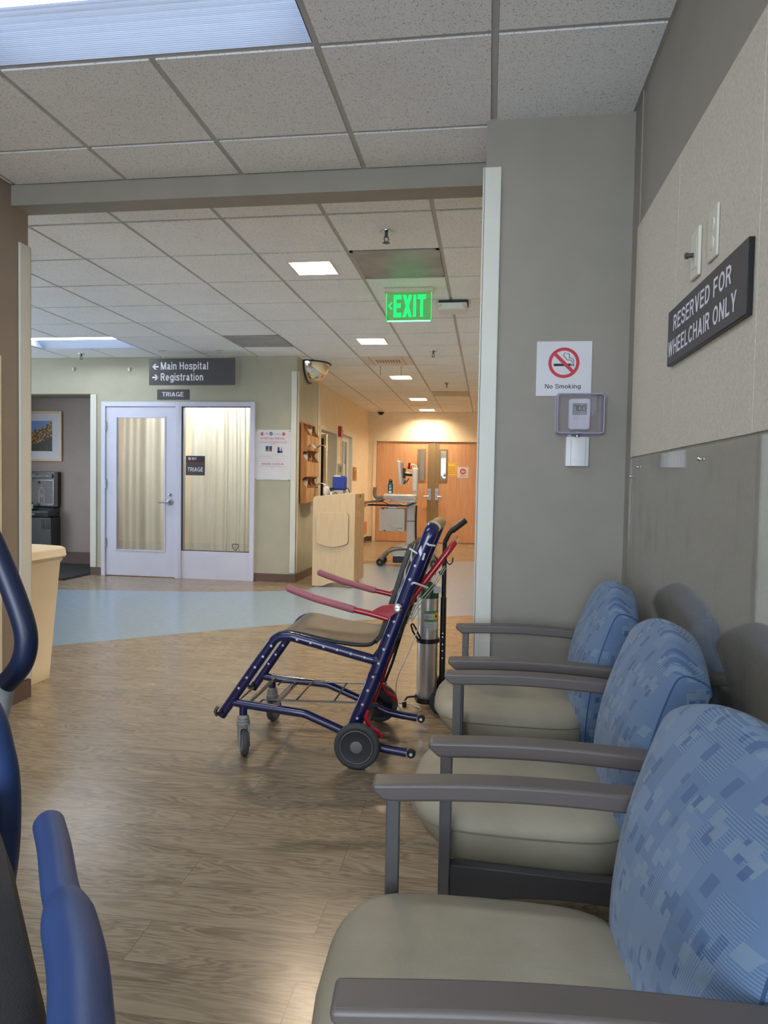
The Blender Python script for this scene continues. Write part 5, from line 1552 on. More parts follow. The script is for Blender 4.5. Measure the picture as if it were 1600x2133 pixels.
MB().hexa([(-1.279, YC - 0.22, 1.22), (-1.276, YC - 0.22, 1.22), (-1.276, YC + 0.22, 1.22), (-1.279, YC + 0.22, 1.22), (-1.3155, YC - 0.22, 1.535), (-1.3125, YC - 0.22, 1.535), (-1.3125, YC + 0.22, 1.535), (-1.3155, YC + 0.22, 1.535)]).build('screen', 'screen', mon, smooth=False)
MB().box(-1.245, -1.215, YC - 0.06, YC + 0.06, 1.30, 1.45).tube(fillet([(-1.22, YC, 1.37), (-1.15, YC, 1.36), (-1.09, YC, 1.36)], 0.02), 0.03, 10).build('monitor_arm', 'black', t, bevel=0.006)
MB().box(-1.17, -1.14, YC - 0.03, YC + 0.03, 1.44, 1.53).build('webcam', 'black', t, bevel=0.004)
MB().tube(spline([(-1.04, YC, 1.44), (-1.06, YC, 1.49), (-1.12, YC, 1.50), (-1.16, YC, 1.44)], 8), 0.012, 8).build('top_cable', 'cartwhite', t)
b = MB()
b.tube(spline([(-1.06, YC - 0.2, 1.04), (-1.04, YC - 0.255, 1.0), (-1.12, YC - 0.262, 0.93), (-1.22, YC - 0.262, 0.92), (-1.30, YC - 0.262, 0.99), (-1.28, YC - 0.262, 1.04)], 8), 0.005, 7)
b.build('coiled_cord', 'cartwhite', t)
b = MB().tube(spline([(-1.16, YC + 0.02, 1.30), (-1.20, YC, 1.24), (-1.24, YC - 0.02, 1.22), (-1.20, YC - 0.03, 1.27)], 8), 0.007, 7)
b.tube(spline([(-1.03, YC - 0.07, 0.90), (-1.035, YC - 0.08, 0.7), (-1.03, YC - 0.08, 0.45), (-1.02, YC - 0.06, 0.33)], 8), 0.014, 8)
b.tube(spline([(-1.56, YC - 0.19, 0.96), (-1.47, YC - 0.19, 0.93), (-1.40, YC - 0.19, 0.885)], 8), 0.006, 7)
b.build('black_cord', 'black', t)
MB().hexa([(-1.19, YC - 0.03, 1.44), (-1.125, YC - 0.03, 1.44), (-1.125, YC + 0.03, 1.44), (-1.19, YC + 0.03, 1.44), (-1.195, YC - 0.03, 1.49), (-1.115, YC - 0.03, 1.49), (-1.115, YC + 0.03, 1.49), (-1.195, YC + 0.03, 1.49)]).build('orange_holder', 'orange', t, bevel=0.006)
t2 = thing('water_bottle', 'teal water bottle standing on the computer cart', 'bottle', (-1.425, YC - 0.06, 1.062))
MB().lathe((-1.425, YC - 0.06, 1.062), (0, 0, 1), [(0, 0.036), (0.01, 0.04), (0.14, 0.04), (0.165, 0.028), (0.172, 0.026)], 22).build('body', 'bottle', t2)
MB().lathe((-1.425, YC - 0.06, 1.234), (0, 0, 1), [(0, 0.028), (0.028, 0.028), (0.032, 0.02)], 18).tube([(-1.45, YC - 0.06, 1.255), (-1.445, YC - 0.06, 1.28), (-1.41, YC - 0.06, 1.28), (-1.40, YC - 0.06, 1.255)], 0.005, 6).build('cap', 'black', t2)
b = MB()
for z, s_ in ((1.165, 'C'), (1.125, 'M')):
    b.text(s_, (-1.437, YC - 0.1012, z), XR, YU, 0.03, 0.032, bold=0.02)
b.box(-1.445, -1.405, YC - 0.1008, YC - 0.1, 1.08, 1.11)
b.build('lettering', 'letter', t2, smooth=False)
b = MB()
for k in range(3):
    a = 0.12 * k
    c_, s_ = math.cos(a), math.sin(a)
    q = [(-1.40 + c_ * u - s_ * v, YC - 0.11 + s_ * u + c_ * v) for u, v in ((-0.1, -0.07), (0.12, -0.07), (0.12, 0.07), (-0.1, 0.07))]
    b.prism([(x, y, 1.0625 + 0.003 * k) for x, y in q], (0, 0, 0.002))
tag(b.build('paper_sheets', 'paper', smooth=False), 'loose white papers on the computer cart by the teal bottle', 'paper')

# ------------------------------------------------------------------ pilaster: no-smoking sign, thermostat, box
YP = 3.01
t = wall_sign('no_smoking_sign', 'white square No Smoking sign with red ring on the taupe pilaster', 0.189, 0.411, 1.585, 1.809, YP, 'paper', 0.004)
yy = YP - 0.0046
cx, cz, ro, ri = 0.299, 1.721, 0.0625, 0.0495
b = MB()
disc(b, cx, cz, ro, yy, 48, ri)
a = math.radians(-45)
ux, uz = math.cos(a), math.sin(a)
q = lambda u, v: (cx + ux * u - uz * v, yy - 0.0008, cz + uz * u + ux * v)
b.prism([q(-0.054, -0.007), q(0.054, -0.007), q(0.054, 0.007), q(-0.054, 0.007)], (0, 0.0006, 0))
b.build('red_ring', 'inkr', t, smooth=False)
b = MB()
zc_ = cz - 0.0085
b.box(cx - 0.041, cx + 0.028, yy - 0.0003, yy, zc_ - 0.005, zc_ + 0.005)
b.box(cx + 0.0305, cx + 0.0335, yy - 0.0003, yy, zc_ - 0.005, zc_ + 0.005).box(cx + 0.037, cx + 0.0405, yy - 0.0003, yy, zc_ - 0.005, zc_ + 0.005)
for pts in ([(0.033, 0.0), (0.032, 0.008), (0.024, 0.0115), (0.012, 0.012), (0.008, 0.020), (0.001, 0.024), (-0.001, 0.034), (0.006, 0.041)],
            [(0.040, 0.0), (0.039, 0.012), (0.031, 0.019), (0.021, 0.020), (0.022, 0.030), (0.019, 0.036), (0.011, 0.039)]):
    b.tube(spline([(cx + u, yy - 0.0003, cz + v) for u, v in pts], 6), 0.0011, 6)
b.build('cigarette', 'ink', t, smooth=False)
MB().stext('No Smoking', (0.2255, yy, 1.616), XR, YU, 0.143, 0.0182, 0.125).build('lettering', 'ink', t, smooth=False)

t = thing('thermostat', 'white digital thermostat reading 70.0 inside a clear lilac cover', 'thermostat', (0.366, YP, 1.43))
b = MB().rings([[(x, YP - 0.006, z) for x, z in [(p[0], p[1]) for p in rr(0.322, 0.408, 1.445, 1.572, 0, 0.012)]], [(x, YP - 0.024, z) for x, z in [(p[0], p[1]) for p in rr(0.322, 0.408, 1.445, 1.572, 0, 0.012)]], [(x, YP - 0.028, z) for x, z in [(p[0], p[1]) for p in rr(0.326, 0.404, 1.449, 1.568, 0, 0.012)]]])
b.build('body', 'white', t)
MB().box(0.336, 0.394, YP - 0.0288, YP - 0.028, 1.505, 1.553).build('lcd', 'lcd', t, smooth=False)
b = MB()
def seg7(b, x, z, w_, h_, s_, y):
    tk = 0.0012
    S_ = {'a': (0, h_, w_, h_), 'g': (0, h_ / 2, w_, h_ / 2), 'd': (0, 0, w_, 0), 'f': (0, h_ / 2, 0, h_), 'e': (0, 0, 0, h_ / 2), 'b': (w_, h_ / 2, w_, h_), 'c': (w_, 0, w_, h_ / 2)}
    for k in s_:
        x0, z0, x1, z1 = S_[k]
        b.box(x + x0 - tk, x + x1 + tk, y, y + 0.0003, z + z0 - tk, z + z1 + tk)
seg7(b, 0.342, 1.523, 0.0115, 0.019, 'abc', YP - 0.0292)
seg7(b, 0.358, 1.523, 0.0115, 0.019, 'abcdef', YP - 0.0292)
b.box(0.3715, 0.3735, YP - 0.0292, YP - 0.0289, 1.521, 1.523)
seg7(b, 0.376, 1.523, 0.0115, 0.019, 'abcdef', YP - 0.0292)
b.build('digits', 'ink', t, smooth=False)
MB().box(0.339, 0.390, YP - 0.0286, YP - 0.028, 1.485, 1.500).build('label_strip', 'paper', t, smooth=False)
cv = MB()
cv.box(0.273, 0.460, YP - 0.054, YP - 0.0515, 1.428, 1.590)
cv.box(0.273, 0.2755, YP - 0.0515, YP - 0.001, 1.428, 1.590).box(0.4575, 0.460, YP - 0.0515, YP - 0.001, 1.428, 1.590).box(0.2755, 0.4575, YP - 0.0515, YP - 0.001, 1.428, 1.4305).box(0.2755, 0.4575, YP - 0.0515, YP - 0.001, 1.5875, 1.590)
cov = cv.build('clear_cover', 'lilac', t, bevel=0.0)
b = MB()
b.tube([(p[0], YP - 0.053, p[1]) for p in rr(0.275, 0.458, 1.430, 1.588, 0, 0.012)], 0.0028, 8, closed=True)
b.tube([(p[0], YP - 0.003, p[1]) for p in rr(0.273, 0.460, 1.428, 1.590, 0, 0.012)], 0.0035, 8, closed=True)
b.build('cover_rim', 'lilace', cov)
b = MB()
for k in range(12):
    z = 1.445 + 0.0115 * k
    b.box(0.436, 0.4375, YP - 0.0548, YP - 0.054, z, z + 0.007)
    b.box(0.441, 0.4425, YP - 0.0548, YP - 0.054, z, z + 0.007)
for k in range(14):
    x = 0.285 + 0.0105 * k
    b.box(x, x + 0.006, YP - 0.0548, YP - 0.054, 1.437, 1.4385)
b.build('vent_slots', 'lilace', cov, smooth=False)
b = MB().lathe((0.357, YP - 0.03, 1.436), (0, -0.15, -1), [(0, 0.008), (0.008, 0.008), (0.009, 0.006), (0.014, 0.006), (0.015, 0.0095), (0.023, 0.0095), (0.025, 0.004)], 18)
b.build('cover_lock', 'chrome', cov)

t = thing('wall_box', 'white plastic wall box with a curved front below the thermostat', 'box', (0.361, YP, 1.295))
b = MB()
n = 10
rs = []
for z in (1.297, 1.301, 1.412, 1.416):
    ins = 0.0015 if z in (1.297, 1.416) else 0.0
    row = [(0.315 + ins, YP, z), ]
    for k in range(n + 1):
        u = k / n
        row.append((0.315 + ins + (0.091 - 2 * ins) * u, YP - 0.020 - 0.007 * math.sin(PI * u), z))
    row.append((0.406 - ins, YP, z))
    rs.append(row)
b.rings(rs)
b.build('body', 'white', t)
MB().prism([(0.344 + 0.036 * k / 8, YP - 0.0275, 1.318 + (0.008 if k < 8 else 0.016)) for k in (0, 8)] + [(0.38, YP - 0.0275, 1.326), (0.362, YP - 0.0275, 1.316), (0.344, YP - 0.0275, 1.318)], (0, 0.001, 0)).build('front_flap', 'white', t, smooth=False)
for x in (0.334, 0.392):
    MB().box(x, x + 0.0006, YP - 0.0268, YP - 0.024, 1.30, 1.414).build('cover_seam', 'hubg', t, smooth=False)
MB().box(0.320, 0.336, YP - 0.016, YP - 0.006, 1.416, 1.4275).build('conduit', 'connector', t, smooth=False)

# ------------------------------------------------------------------ right wall: sign, switches, acrylic sheet
XW = 0.5435
t = thing('reserved_sign', 'charcoal RESERVED FOR WHEELCHAIR ONLY sign on the textured right wall', 'sign', (XW, 1.93, 1.579))
MB().box(XW - 0.013, XW - 0.0005, 1.597, 2.258, 1.579, 1.742).build('plate', 'blackm', t, bevel=0.001)
MB().box(XW - 0.0145, XW - 0.013, 1.599, 2.256, 1.581, 1.740).build('face', 'sign', t, smooth=False)
LY, RZ = V((0, -1, 0)), V((0, 0, 1))
MB().stext('RESERVED FOR', (XW - 0.0152, 2.192, 1.672), LY, RZ, 0.498, 0.045, 0.155).build('lettering', 'letter', t, smooth=False)
MB().stext('WHEELCHAIR ONLY', (XW - 0.0152, 2.243, 1.603), LY, RZ, 0.588, 0.045, 0.155).build('lettering', 'letter', t, smooth=False)
t = thing('key_switch', 'ivory key switch plate with a small lock, above the reserved sign', 'switch', (XW, 2.02, 1.775))
MB().box(XW - 0.010, XW - 0.0005, 1.981, 2.055, 1.775, 1.905).build('plate', 'offwhite', t, bevel=0.004)
MB().box(XW - 0.0115, XW - 0.010, 1.995, 2.04, 1.80, 1.88).build('raised_face', 'offwhite', t, bevel=0.001)
MB().lathe((XW - 0.0115, 2.022, 1.838), (-1, 0, -0.1), [(0, 0.006), (0.012, 0.006), (0.013, 0.0085), (0.020, 0.0085), (0.022, 0.005)], 16).build('lock', 'dsteel', t)
t = thing('outlet_plate', 'ivory outlet cover with scalloped openings, right of the key switch', 'outlet', (XW, 1.875, 1.775))
MB().box(XW - 0.007, XW - 0.0005, 1.838, 1.912, 1.780, 1.908).build('plate', 'offwhite', t, bevel=0.004)
for z in (1.82, 1.868):
    MB().lathe((XW - 0.007, 1.876, z), (-1, 0, 0), [(0, 0.017), (0.002, 0.016), (0.0025, 0.01)], 20).build('receptacle', 'offwhite', t)

t = thing('acrylic_sheet', 'clear acrylic protection sheet screwed to the right wall behind the armchairs', 'wall protection', (0.549, 1.2, 0.2))
MB().box(0.5455, 0.5495, -2.2, 2.86, 0.22, 1.322).build('sheet', 'acrylic', t, smooth=False)
for y, z in ((1.946, 1.289), (2.72, 1.289), (1.0, 1.289), (2.84, 1.255)):
    MB().lathe((0.5455, y, z), (-1, 0, 0), [(0, 0.006), (0.003, 0.006), (0.006, 0.003)], 14).cyl((0.5495, y, z), (0.553, y, z), 0.004, 10).build('screw', 'chrome', t)

# ------------------------------------------------------------------ waiting-room armchairs (local: x to the wall, y across, z up)
def seat_outline(n=64):
    """rounded seat seen from above"""
    pts = []
    for k in range(n):
        a = 2 * PI * k / n
        c, s = math.cos(a), math.sin(a)
        e = 2.0 / 5.0
        x = 0.235 * math.copysign(abs(c) ** e, c)
        y = 0.25 * math.copysign(abs(s) ** e, s)
        # front (negative x) bows outward, back edge too
        x -= 0.03 * (1 - (y / 0.25) ** 2) if c < 0 else -0.02 * (1 - (y / 0.25) ** 2)
        y *= 1 - 0.05 * max(0.0, x / 0.25)
        pts.append((0.205 + x, y))
    return pts
def make_armchair(loc, label):
    t = thing('armchair', label, 'armchair', loc, 'waiting room armchairs along the right wall')
    o = V(loc)
    def B():
        return MB()
    def done(b, *a, **k):
        for v in b.bm.verts:
            v.co += o
        return b.build(*a, **k)
    OUT = seat_outline()
    def ring(inset, z, front=0.0):
        r = []
        for x, y in OUT:
            d = math.hypot(x - 0.215, y)
            k = 1 - inset / d
            xx = 0.215 + (x - 0.215) * k
            if x < 0.1:
                xx += front * min(1.0, (0.1 - x) / 0.12)
            # gently crowned and dropping to the back
            r.append((xx, y * k, z - 0.02 * (xx - 0.05)))
        return r
    b = B()
    b.rings([ring(0.03, 0.365, 0.085), ring(0.010, 0.366, 0.075), ring(0.001, 0.378, 0.058), ring(0.0, 0.41, 0.025), ring(-0.001, 0.447, 0.004), ring(0.004, 0.463), ring(0.016, 0.476), ring(0.04, 0.486), ring(0.09, 0.493), ring(0.15, 0.497), ring(0.2, 0.498)])
    seat = done(b, 'seat', 'seat', t, angle=80)
    b = B()
    b.tube([(x, y, z + 0.0) for x, y, z in ring(-0.0015, 0.449, 0.004)], 0.0022, 6, closed=True)
    done(b, 'piping', 'seatseam', seat)
    # back cushion: outline across (y) and along its height (s), bent profile
    H = 0.56
    def prof(s):
        q = s / H
        return 0.515 - 0.05 * q + 0.155 * q * q, 0.325 + 0.545 * q - 0.012 * q * q   # rear face line
    def half(q):
        return 0.224 + 0.021 * math.sin(PI / 2 * min(1, max(0.0, q) / H * 1.7))
    def section(v):
        """closed loop (height along the back, depth) for the slice at -1 <= v <= 1"""
        Ht = H - 0.066 * abs(v) ** 1.9
        e = 1 - abs(v) ** 14
        dome = 0.028 * (1 - v ** 4)
        d0 = 0.078 + 0.006 * e
        lp = [(0.03, 0.0), (0.006, 0.008), (0.0, 0.03), (0.0, 0.06), (0.012, d0 - 0.004)]
        n = 16
        rt = 0.04
        for k in range(n + 1):
            q = 0.03 + (Ht - rt - 0.03) * k / n
            lp.append((q, d0 + dome * math.sin(PI * (0.12 + 0.80 * k / n)) ** 0.8))
        dt = lp[-1][1]
        for k in range(1, 11):
            a_ = PI * k / 11
            lp.append((Ht - rt + rt * math.sin(a_) ** 0.6, dt / 2 + dt / 2 * math.copysign(abs(math.cos(a_)) ** 0.6, math.cos(a_))))
        for k in range(7):
            lp.append((Ht - rt - (Ht - rt - 0.06) * k / 6, 0.0))
        return lp
    def place(v, q, dp, out=0.0):
        px, pz = prof(q)
        qx, qz = prof(q + 0.004)
        tx, tz = qx - px, qz - pz
        l = math.hypot(tx, tz)
        return (px - tz / l * dp, v * (half(q) + out), pz + tx / l * dp)
    vs_ = [-1.0, -0.995, -0.98, -0.95] + [-0.9 + 1.8 * k / 18 for k in range(19)] + [0.95, 0.98, 0.995, 1.0]
    def slice_(v):
        k = 0.003 if abs(v) > 0.999 else (0.001 if abs(v) > 0.99 else 0.0)
        lp = section(v)
        cq = sum(p[0] for p in lp) / len(lp)
        cd = sum(p[1] for p in lp) / len(lp)
        out = []
        for q, dp in lp:
            l = math.hypot(q - cq, dp - cd)
            out.append(place(v, q + (cq - q) * k / l, dp + (cd - dp) * k / l))
        return out
    b = B()
    b.rings([slice_(v) for v in vs_])
    bk = done(b, 'backrest', 'fabric', t, angle=50)
    for sd in (-1, 1):
        b = B()
        lp = section(sd * 1.0)
        b.tube([place(sd * 1.0, q, dp, -0.001) for q, dp in lp[4:32]], 0.0022, 6)
        done(b, 'piping', 'fabseam', bk)
    for s in (-1, 1):
        yc = 0.277 * s
        b = B()
        # arm: gently arched bar with an undercut nose
        n = 14
        rs = []
        for k in range(n + 1):
            u = k / n
            x = 0.0 + 0.55 * u
            zt = 0.662 + 0.010 * math.sin(PI * min(1, u * 1.1)) - 0.004 * u
            zb = zt - 0.033
            rs.append([(x, yc - 0.027, zb), (x, yc + 0.027, zb), (x, yc + 0.027, zt), (x, yc - 0.027, zt)])
        nose = [(0.0, yc - 0.027, 0.650), (0.0, yc + 0.027, 0.650), (0.0, yc + 0.027, 0.662), (0.0, yc - 0.027, 0.662)]
        rs[0] = nose
        rs.insert(1, [(0.022, yc - 0.027, 0.6315), (0.022, yc + 0.027, 0.6315), (0.022, yc + 0.027, 0.6634), (0.022, yc - 0.027, 0.6634)])
        b.rings(rs)
        done(b, 'armrest', 'arm', t, bevel=0.006, segs=3)
        b = B()
        b.box(0.026, 0.051, yc - 0.019, yc + 0.019, 0.012, 0.632)
        lg = done(b, 'leg', 'armpost', t, bevel=0.003)
        done(B().box(0.024, 0.053, yc - 0.021, yc + 0.021, 0.0, 0.014), 'leg_glide', 'black', lg, bevel=0.003)
        b = B()
        b.hexa([(0.545, yc - 0.019, 0.012), (0.575, yc - 0.019, 0.012), (0.575, yc + 0.019, 0.012), (0.545, yc + 0.019, 0.012),
                (0.525, yc - 0.019, 0.64), (0.555, yc - 0.019, 0.64), (0.555, yc + 0.019, 0.64), (0.525, yc + 0.019, 0.64)])
        lg = done(b, 'leg', 'armpost', t, bevel=0.003)
        done(B().box(0.543, 0.577, yc - 0.021, yc + 0.021, 0.0, 0.014), 'leg_glide', 'black', lg, bevel=0.003)
        # side rail under the seat, arched along its lower edge
        pts = [(0.05, yc - 0.014, 0.395), (0.545, yc - 0.014, 0.385)]
        m_ = 12
        for k in range(m_ + 1):
            u = 1 - k / m_
            pts.append((0.05 + 0.495 * u, yc - 0.014, 0.305 + 0.035 * math.sin(PI * u) ** 0.8 if 0 < u < 1 else 0.305))
        done(B().prism(pts, (0, 0.028, 0)), 'side_rail', 'dframe', t, bevel=0.002)
    done(B().box(0.06, 0.085, -0.263, 0.263, 0.315, 0.36), 'cross_rail', 'dframe', t, bevel=0.002)
    done(B().box(0.50, 0.525, -0.263, 0.263, 0.315, 0.36), 'cross_rail', 'dframe', t, bevel=0.002)
    for s in (-0.16, 0.16):
        done(B().prism([(0.515, s - 0.02, 0.33), (0.53, s - 0.02, 0.33), (0.545, s - 0.02, 0.62), (0.53, s - 0.02, 0.62)], (0, 0.04, 0)), 'back_bracket', 'dframe', t)
    return t
armA = make_armchair((-0.11, 2.505, 0), 'beige and blue armchair farthest from the camera, against the pilaster')
dup(armA, (-0.112, 1.783, 0), 'beige and blue armchair in the middle of the row of three')
armN = dup(armA, (-0.175, 1.0, 0), 'beige and blue armchair nearest the camera, at the lower right')
armN.rotation_euler = (0, 0, math.radians(4.7))

# ------------------------------------------------------------------ transport chair with stars
t = thing('transport_chair', 'navy transport chair with white stars and red armrests in the middle of the floor', 'wheelchair', (-0.7, 3.21, 0))
YN, YF = 2.98, 3.44
def star(b, x, y, z, r, a0=0.0):
    pts = []
    for k in range(10):
        q = r if k % 2 == 0 else r * 0.42
        a = a0 + PI / 2 + 2 * PI * k / 10
        pts.append((x + q * math.cos(a), y, z + q * math.sin(a)))
    c = V((x, y, z))
    for k in range(10):
        b.poly([c, pts[k], pts[(k + 1) % 10]])
UP = [(-0.295, 0.867), (-0.316, 0.808), (-0.38, 0.626), (-0.402, 0.565), (-0.422, 0.505), (-0.444, 0.443), (-0.466, 0.384), (-0.488, 0.323), (-0.51, 0.261), (-0.532, 0.2)]
ST = [(-0.803, 0.528), (-0.743, 0.516), (-0.685, 0.502), (-0.625, 0.492), (-0.565, 0.478), (-0.505, 0.465)]
LG = [(-0.919, 0.494), (-0.956, 0.445), (-0.992, 0.396), (-1.029, 0.348), (-1.065, 0.299)]
# uprights joined over the top into one hoop
b = MB()
hoop = [(-0.552, YN, 0.145), (-0.457, YN, 0.395), (-0.325, YN, 0.765), (-0.262, YN, 0.935), (-0.226, YN, 1.028), (-0.226, YF, 1.028), (-0.262, YF, 0.935), (-0.325, YF, 0.765), (-0.457, YF, 0.395), (-0.552, YF, 0.145)]
b.tube(fillet(hoop, [0, 0, 0, 0.0, 0.07, 0.07, 0, 0, 0, 0], 8), 0.030, 16, r2=0.022, upv=(1, 0, 0))
b.m(1)
for x, z in UP:
    for yy in (YN - 0.0235, YF - 0.0235):
        star(b, x - 0.0, yy, z, 0.0085, random.uniform(-0.2, 0.2))
b.poly([(-0.274, YN - 0.0235, 0.905), (-0.266, YN - 0.0235, 0.92), (-0.270, YN - 0.0235, 0.955), (-0.282, YN - 0.0235, 0.93)])
up_ = b.build('back_frame', ['navy', 'star'], t)
MB().tube(fillet([(-0.2265, YN + 0.03, 1.0285), (-0.2265, YF - 0.03, 1.0285)], 0.01), 0.033, 16, r2=0.026, upv=(1, 0, 0)).build('top_wrap', 'tan', up_)
for yp, stl in ((YN, True), (YF, False)):
    b = MB()
    yl = yp if stl else yp - 0.03
    b.tube(fillet([(-1.152, yl, 0.165), (-0.902, yl, 0.533), (-0.838, yp, 0.537), (-0.47, yp, 0.452), (-0.44, yp, 0.452)], [0, 0.11, 0.11, 0, 0], 8), 0.0215, 14)
    b.m(1)
    if stl:
        for x, z in ST:
            star(b, x, yp - 0.0222, z, 0.008, random.uniform(-0.2, 0.2))
    for x, z in LG:
        star(b, x, yl - 0.0222, z, 0.008, random.uniform(-0.2, 0.2))
    fr = b.build('seat_tube', ['navy', 'star'], t)
    b = MB()
    b.tube(fillet([(-1.115, yl, 0.232), (-1.05, yl, 0.222), (-0.77, yp, 0.198), (-0.545, yp, 0.112), (-0.47, yp, 0.078), (-0.40, yp, 0.066), (-0.318, yp, 0.057)], [0, 0.05, 0.12, 0.1, 0.1, 0.1, 0], 6), 0.019, 12)
    b.cyl((-1.05, yl, 0.222), (-1.05, yl, 0.168), 0.018, 14)
    lt = b.build('lower_tube', 'navy', t)
    b = MB().cyl((-0.298, yp - 0.012, 0.055), (-0.298, yp + 0.012, 0.055), 0.019, 18)
    ro_ = b.build('anti_tip_roller', 'black', t, bevel=0.003)
    MB().cyl((-0.298, yp - 0.016, 0.055), (-0.298, yp + 0.016, 0.055), 0.007, 12).box(-0.325, -0.298, yp - 0.004, yp + 0.004, 0.048, 0.062).build('axle_bolt', 'chrome', ro_)
    # footrest clip round the foot of the leg tube
    b = MB()
    b.tube([(-1.135 + 0.027 * math.cos(a) - 0.0, yl + 0.027 * math.sin(a), 0.19 + 0.013 * math.cos(a)) for a in [2 * PI * k / 16 for k in range(13)]], 0.007, 8)
    b.tube(spline([(-1.165, yl - 0.006, 0.205), (-1.175, yl - 0.012, 0.185), (-1.165, yl - 0.012, 0.165)], 5), 0.007, 8)
    b.build('footrest_clip', 'blackm', t)
    # armrest
    ya = 2.935 if stl else 3.495
    si = 1 if stl else -1
    b = MB()
    b.tube(fillet([(-0.40, ya, 0.640), (-0.485, ya, 0.661), (-0.56, ya, 0.675)], 0.1), 0.0125, 12)
    b.prism([(-0.348, ya - 0.008, 0.706), (-0.392, ya - 0.008, 0.704), (-0.432, ya - 0.008, 0.695), (-0.474, ya - 0.008, 0.670), (-0.470, ya - 0.008, 0.655), (-0.402, ya - 0.008, 0.632), (-0.385, ya - 0.008, 0.655), (-0.343, ya - 0.008, 0.684)], (0, 0.016, 0))
    arm = b.build('armrest', 'red', t, bevel=0.002)
    foam = fillet([(-0.548, ya, 0.6735), (-0.712, ya, 0.713), (-0.79, ya, 0.738), (-0.838, ya, 0.755)], 0.2)
    rads = [0.0165] * (len(foam))
    foam.append(V((-0.846, ya, 0.758)))
    rads.append(0.010)
    MB().tube(foam, rads, 14).build('foam_grip', 'pink', arm)
    MB().lathe((-0.362, ya - 0.010 * si, 0.690), (0, -si, 0), [(0, 0.020), (0.006, 0.020), (0.009, 0.013), (0.013, 0.012), (0.014, 0.004)], 22).build('pivot_bolt', 'chrome', arm)
    MB().cyl((-0.362, ya, 0.690), (-0.362, yp, 0.690), 0.011, 12).build('pivot_pin', 'navy', arm)
    # main wheel
    yw = 2.905 if stl else 3.515
    b = MB()
    b.lathe((-0.522, yw - 0.0175, 0.0985), (0, 1, 0), [(0.004, 0.074), (0.0, 0.078), (0.0, 0.090), (0.006, 0.0965), (0.0175, 0.0985), (0.029, 0.0965), (0.035, 0.090), (0.035, 0.078), (0.031, 0.074)], 48)
    wh = b.build('wheel', 'tire', t, angle=50)
    yo = yw - 0.0175 if stl else yw + 0.0175
    MB().lathe((-0.522, yw, 0.0985), (0, -si, 0), [(0.0, 0.074), (0.0172, 0.0735), (0.0180, 0.070), (0.0165, 0.066), (0.016, 0.028)], 40).build('wheel_disc', 'hub', wh)
    MB().tube([(-0.522 + 0.0695 * math.cos(2 * PI * k / 40), yw - si * 0.0178, 0.0985 + 0.0695 * math.sin(2 * PI * k / 40)) for k in range(40)], 0.0018, 6, closed=True).build('wheel_ring', 'hubg', wh)
    MB().lathe((-0.522, yw, 0.0985), (0, -si, 0), [(0.014, 0.026), (0.0185, 0.0255), (0.0195, 0.022)], 30).build('hub_cap', 'hubg', wh)
    MB().lathe((-0.522, yw, 0.0985), (0, si, 0), [(0.0, 0.072), (0.0165, 0.072), (0.017, 0.055), (0.0172, 0.03), (0.03, 0.028), (0.05, 0.012)], 30).build('drum', 'hub' if stl else 'blackm', wh)
    # caster, swivelled
    b = MB()
    ax = V((-0.86, -0.5, 0)) if stl else V((-0.97, 0.24, 0))
    ax.normalize()
    fw = V((-ax.y, ax.x, 0))
    cc = V((-1.05, yl, 0)) + fw * (0.022 if stl else -0.018)
    cw = cc + V((0, 0, 0.058))
    b.lathe(cw - ax * 0.014, ax, [(0.003, 0.040), (0, 0.046), (0.002, 0.054), (0.010, 0.058), (0.018, 0.058), (0.026, 0.054), (0.028, 0.046), (0.025, 0.040)], 30)
    cs_ = b.build('caster', 'tire', t)
    MB().lathe(cw - ax * 0.0145, ax, [(0.0, 0.038), (0.004, 0.040), (0.025, 0.040), (0.029, 0.038)], 24).build('caster_hub', 'hubg', cs_)
    b = MB()
    top = V((-1.05, yl, 0.128))
    for s_ in (-1, 1):
        p0 = top + ax * (0.019 * s_) + V((0, 0, 0.008))
        p1 = cw + ax * (0.021 * s_)
        f2_ = fw * 0.020
        d_ = ax * (0.004)
        b.hexa([p1 - f2_ * 0.8 - d_ - V((0, 0, 0.016)), p1 + f2_ * 0.8 - d_ - V((0, 0, 0.016)), p1 + f2_ * 0.8 + d_ - V((0, 0, 0.016)), p1 - f2_ * 0.8 + d_ - V((0, 0, 0.016)),
                p0 - f2_ * 1.2 - d_, p0 + f2_ * 1.2 - d_, p0 + f2_ * 1.2 + d_, p0 - f2_ * 1.2 + d_])
    b.lathe(top, (0, 0, 1), [(-0.004, 0.028), (0.012, 0.030), (0.016, 0.026), (0.022, 0.029), (0.028, 0.025), (0.036, 0.027), (0.044, 0.021), (0.048, 0.018)], 24)
    b.build('caster_fork', 'fork', cs_, bevel=0.002)
    # brake rod, spring and lever
    yr = 3.025 if stl else 3.395
    b = MB()
    b.tube([(-0.352, yr, 0.64), (-0.385, yr, 0.53), (-0.438, yr, 0.344), (-0.472, yr, 0.25)], 0.0068, 8)
    b.build('brake_rod', 'red' if stl else 'blackm', t)
    b = MB()
    hel = []
    for k in range(90):
        a = 2 * PI * k / 10
        q = k / 90
        c_ = V((-0.482, yr - 0.02 * si, 0.256)).lerp(V((-0.494, yr - 0.05 * si, 0.222)), q)
        hel.append(c_ + V((0.009 * math.cos(a), 0.009 * math.sin(a), 0)))
    b.tube(hel, 0.0018, 5)
    b.build('spring', 'dsteel', t)
    b = MB()
    hel = []
    for k in range(120):
        a = 2 * PI * k / 10
        q = k / 120
        c_ = V((-0.352, yr, 0.625)).lerp(V((-0.385, yr, 0.535)), q) + V((0.012, 0, 0))
        hel.append(c_ + V((0.009 * math.cos(a), 0.009 * math.sin(a), 0)))
    b.tube(hel, 0.0016, 5)
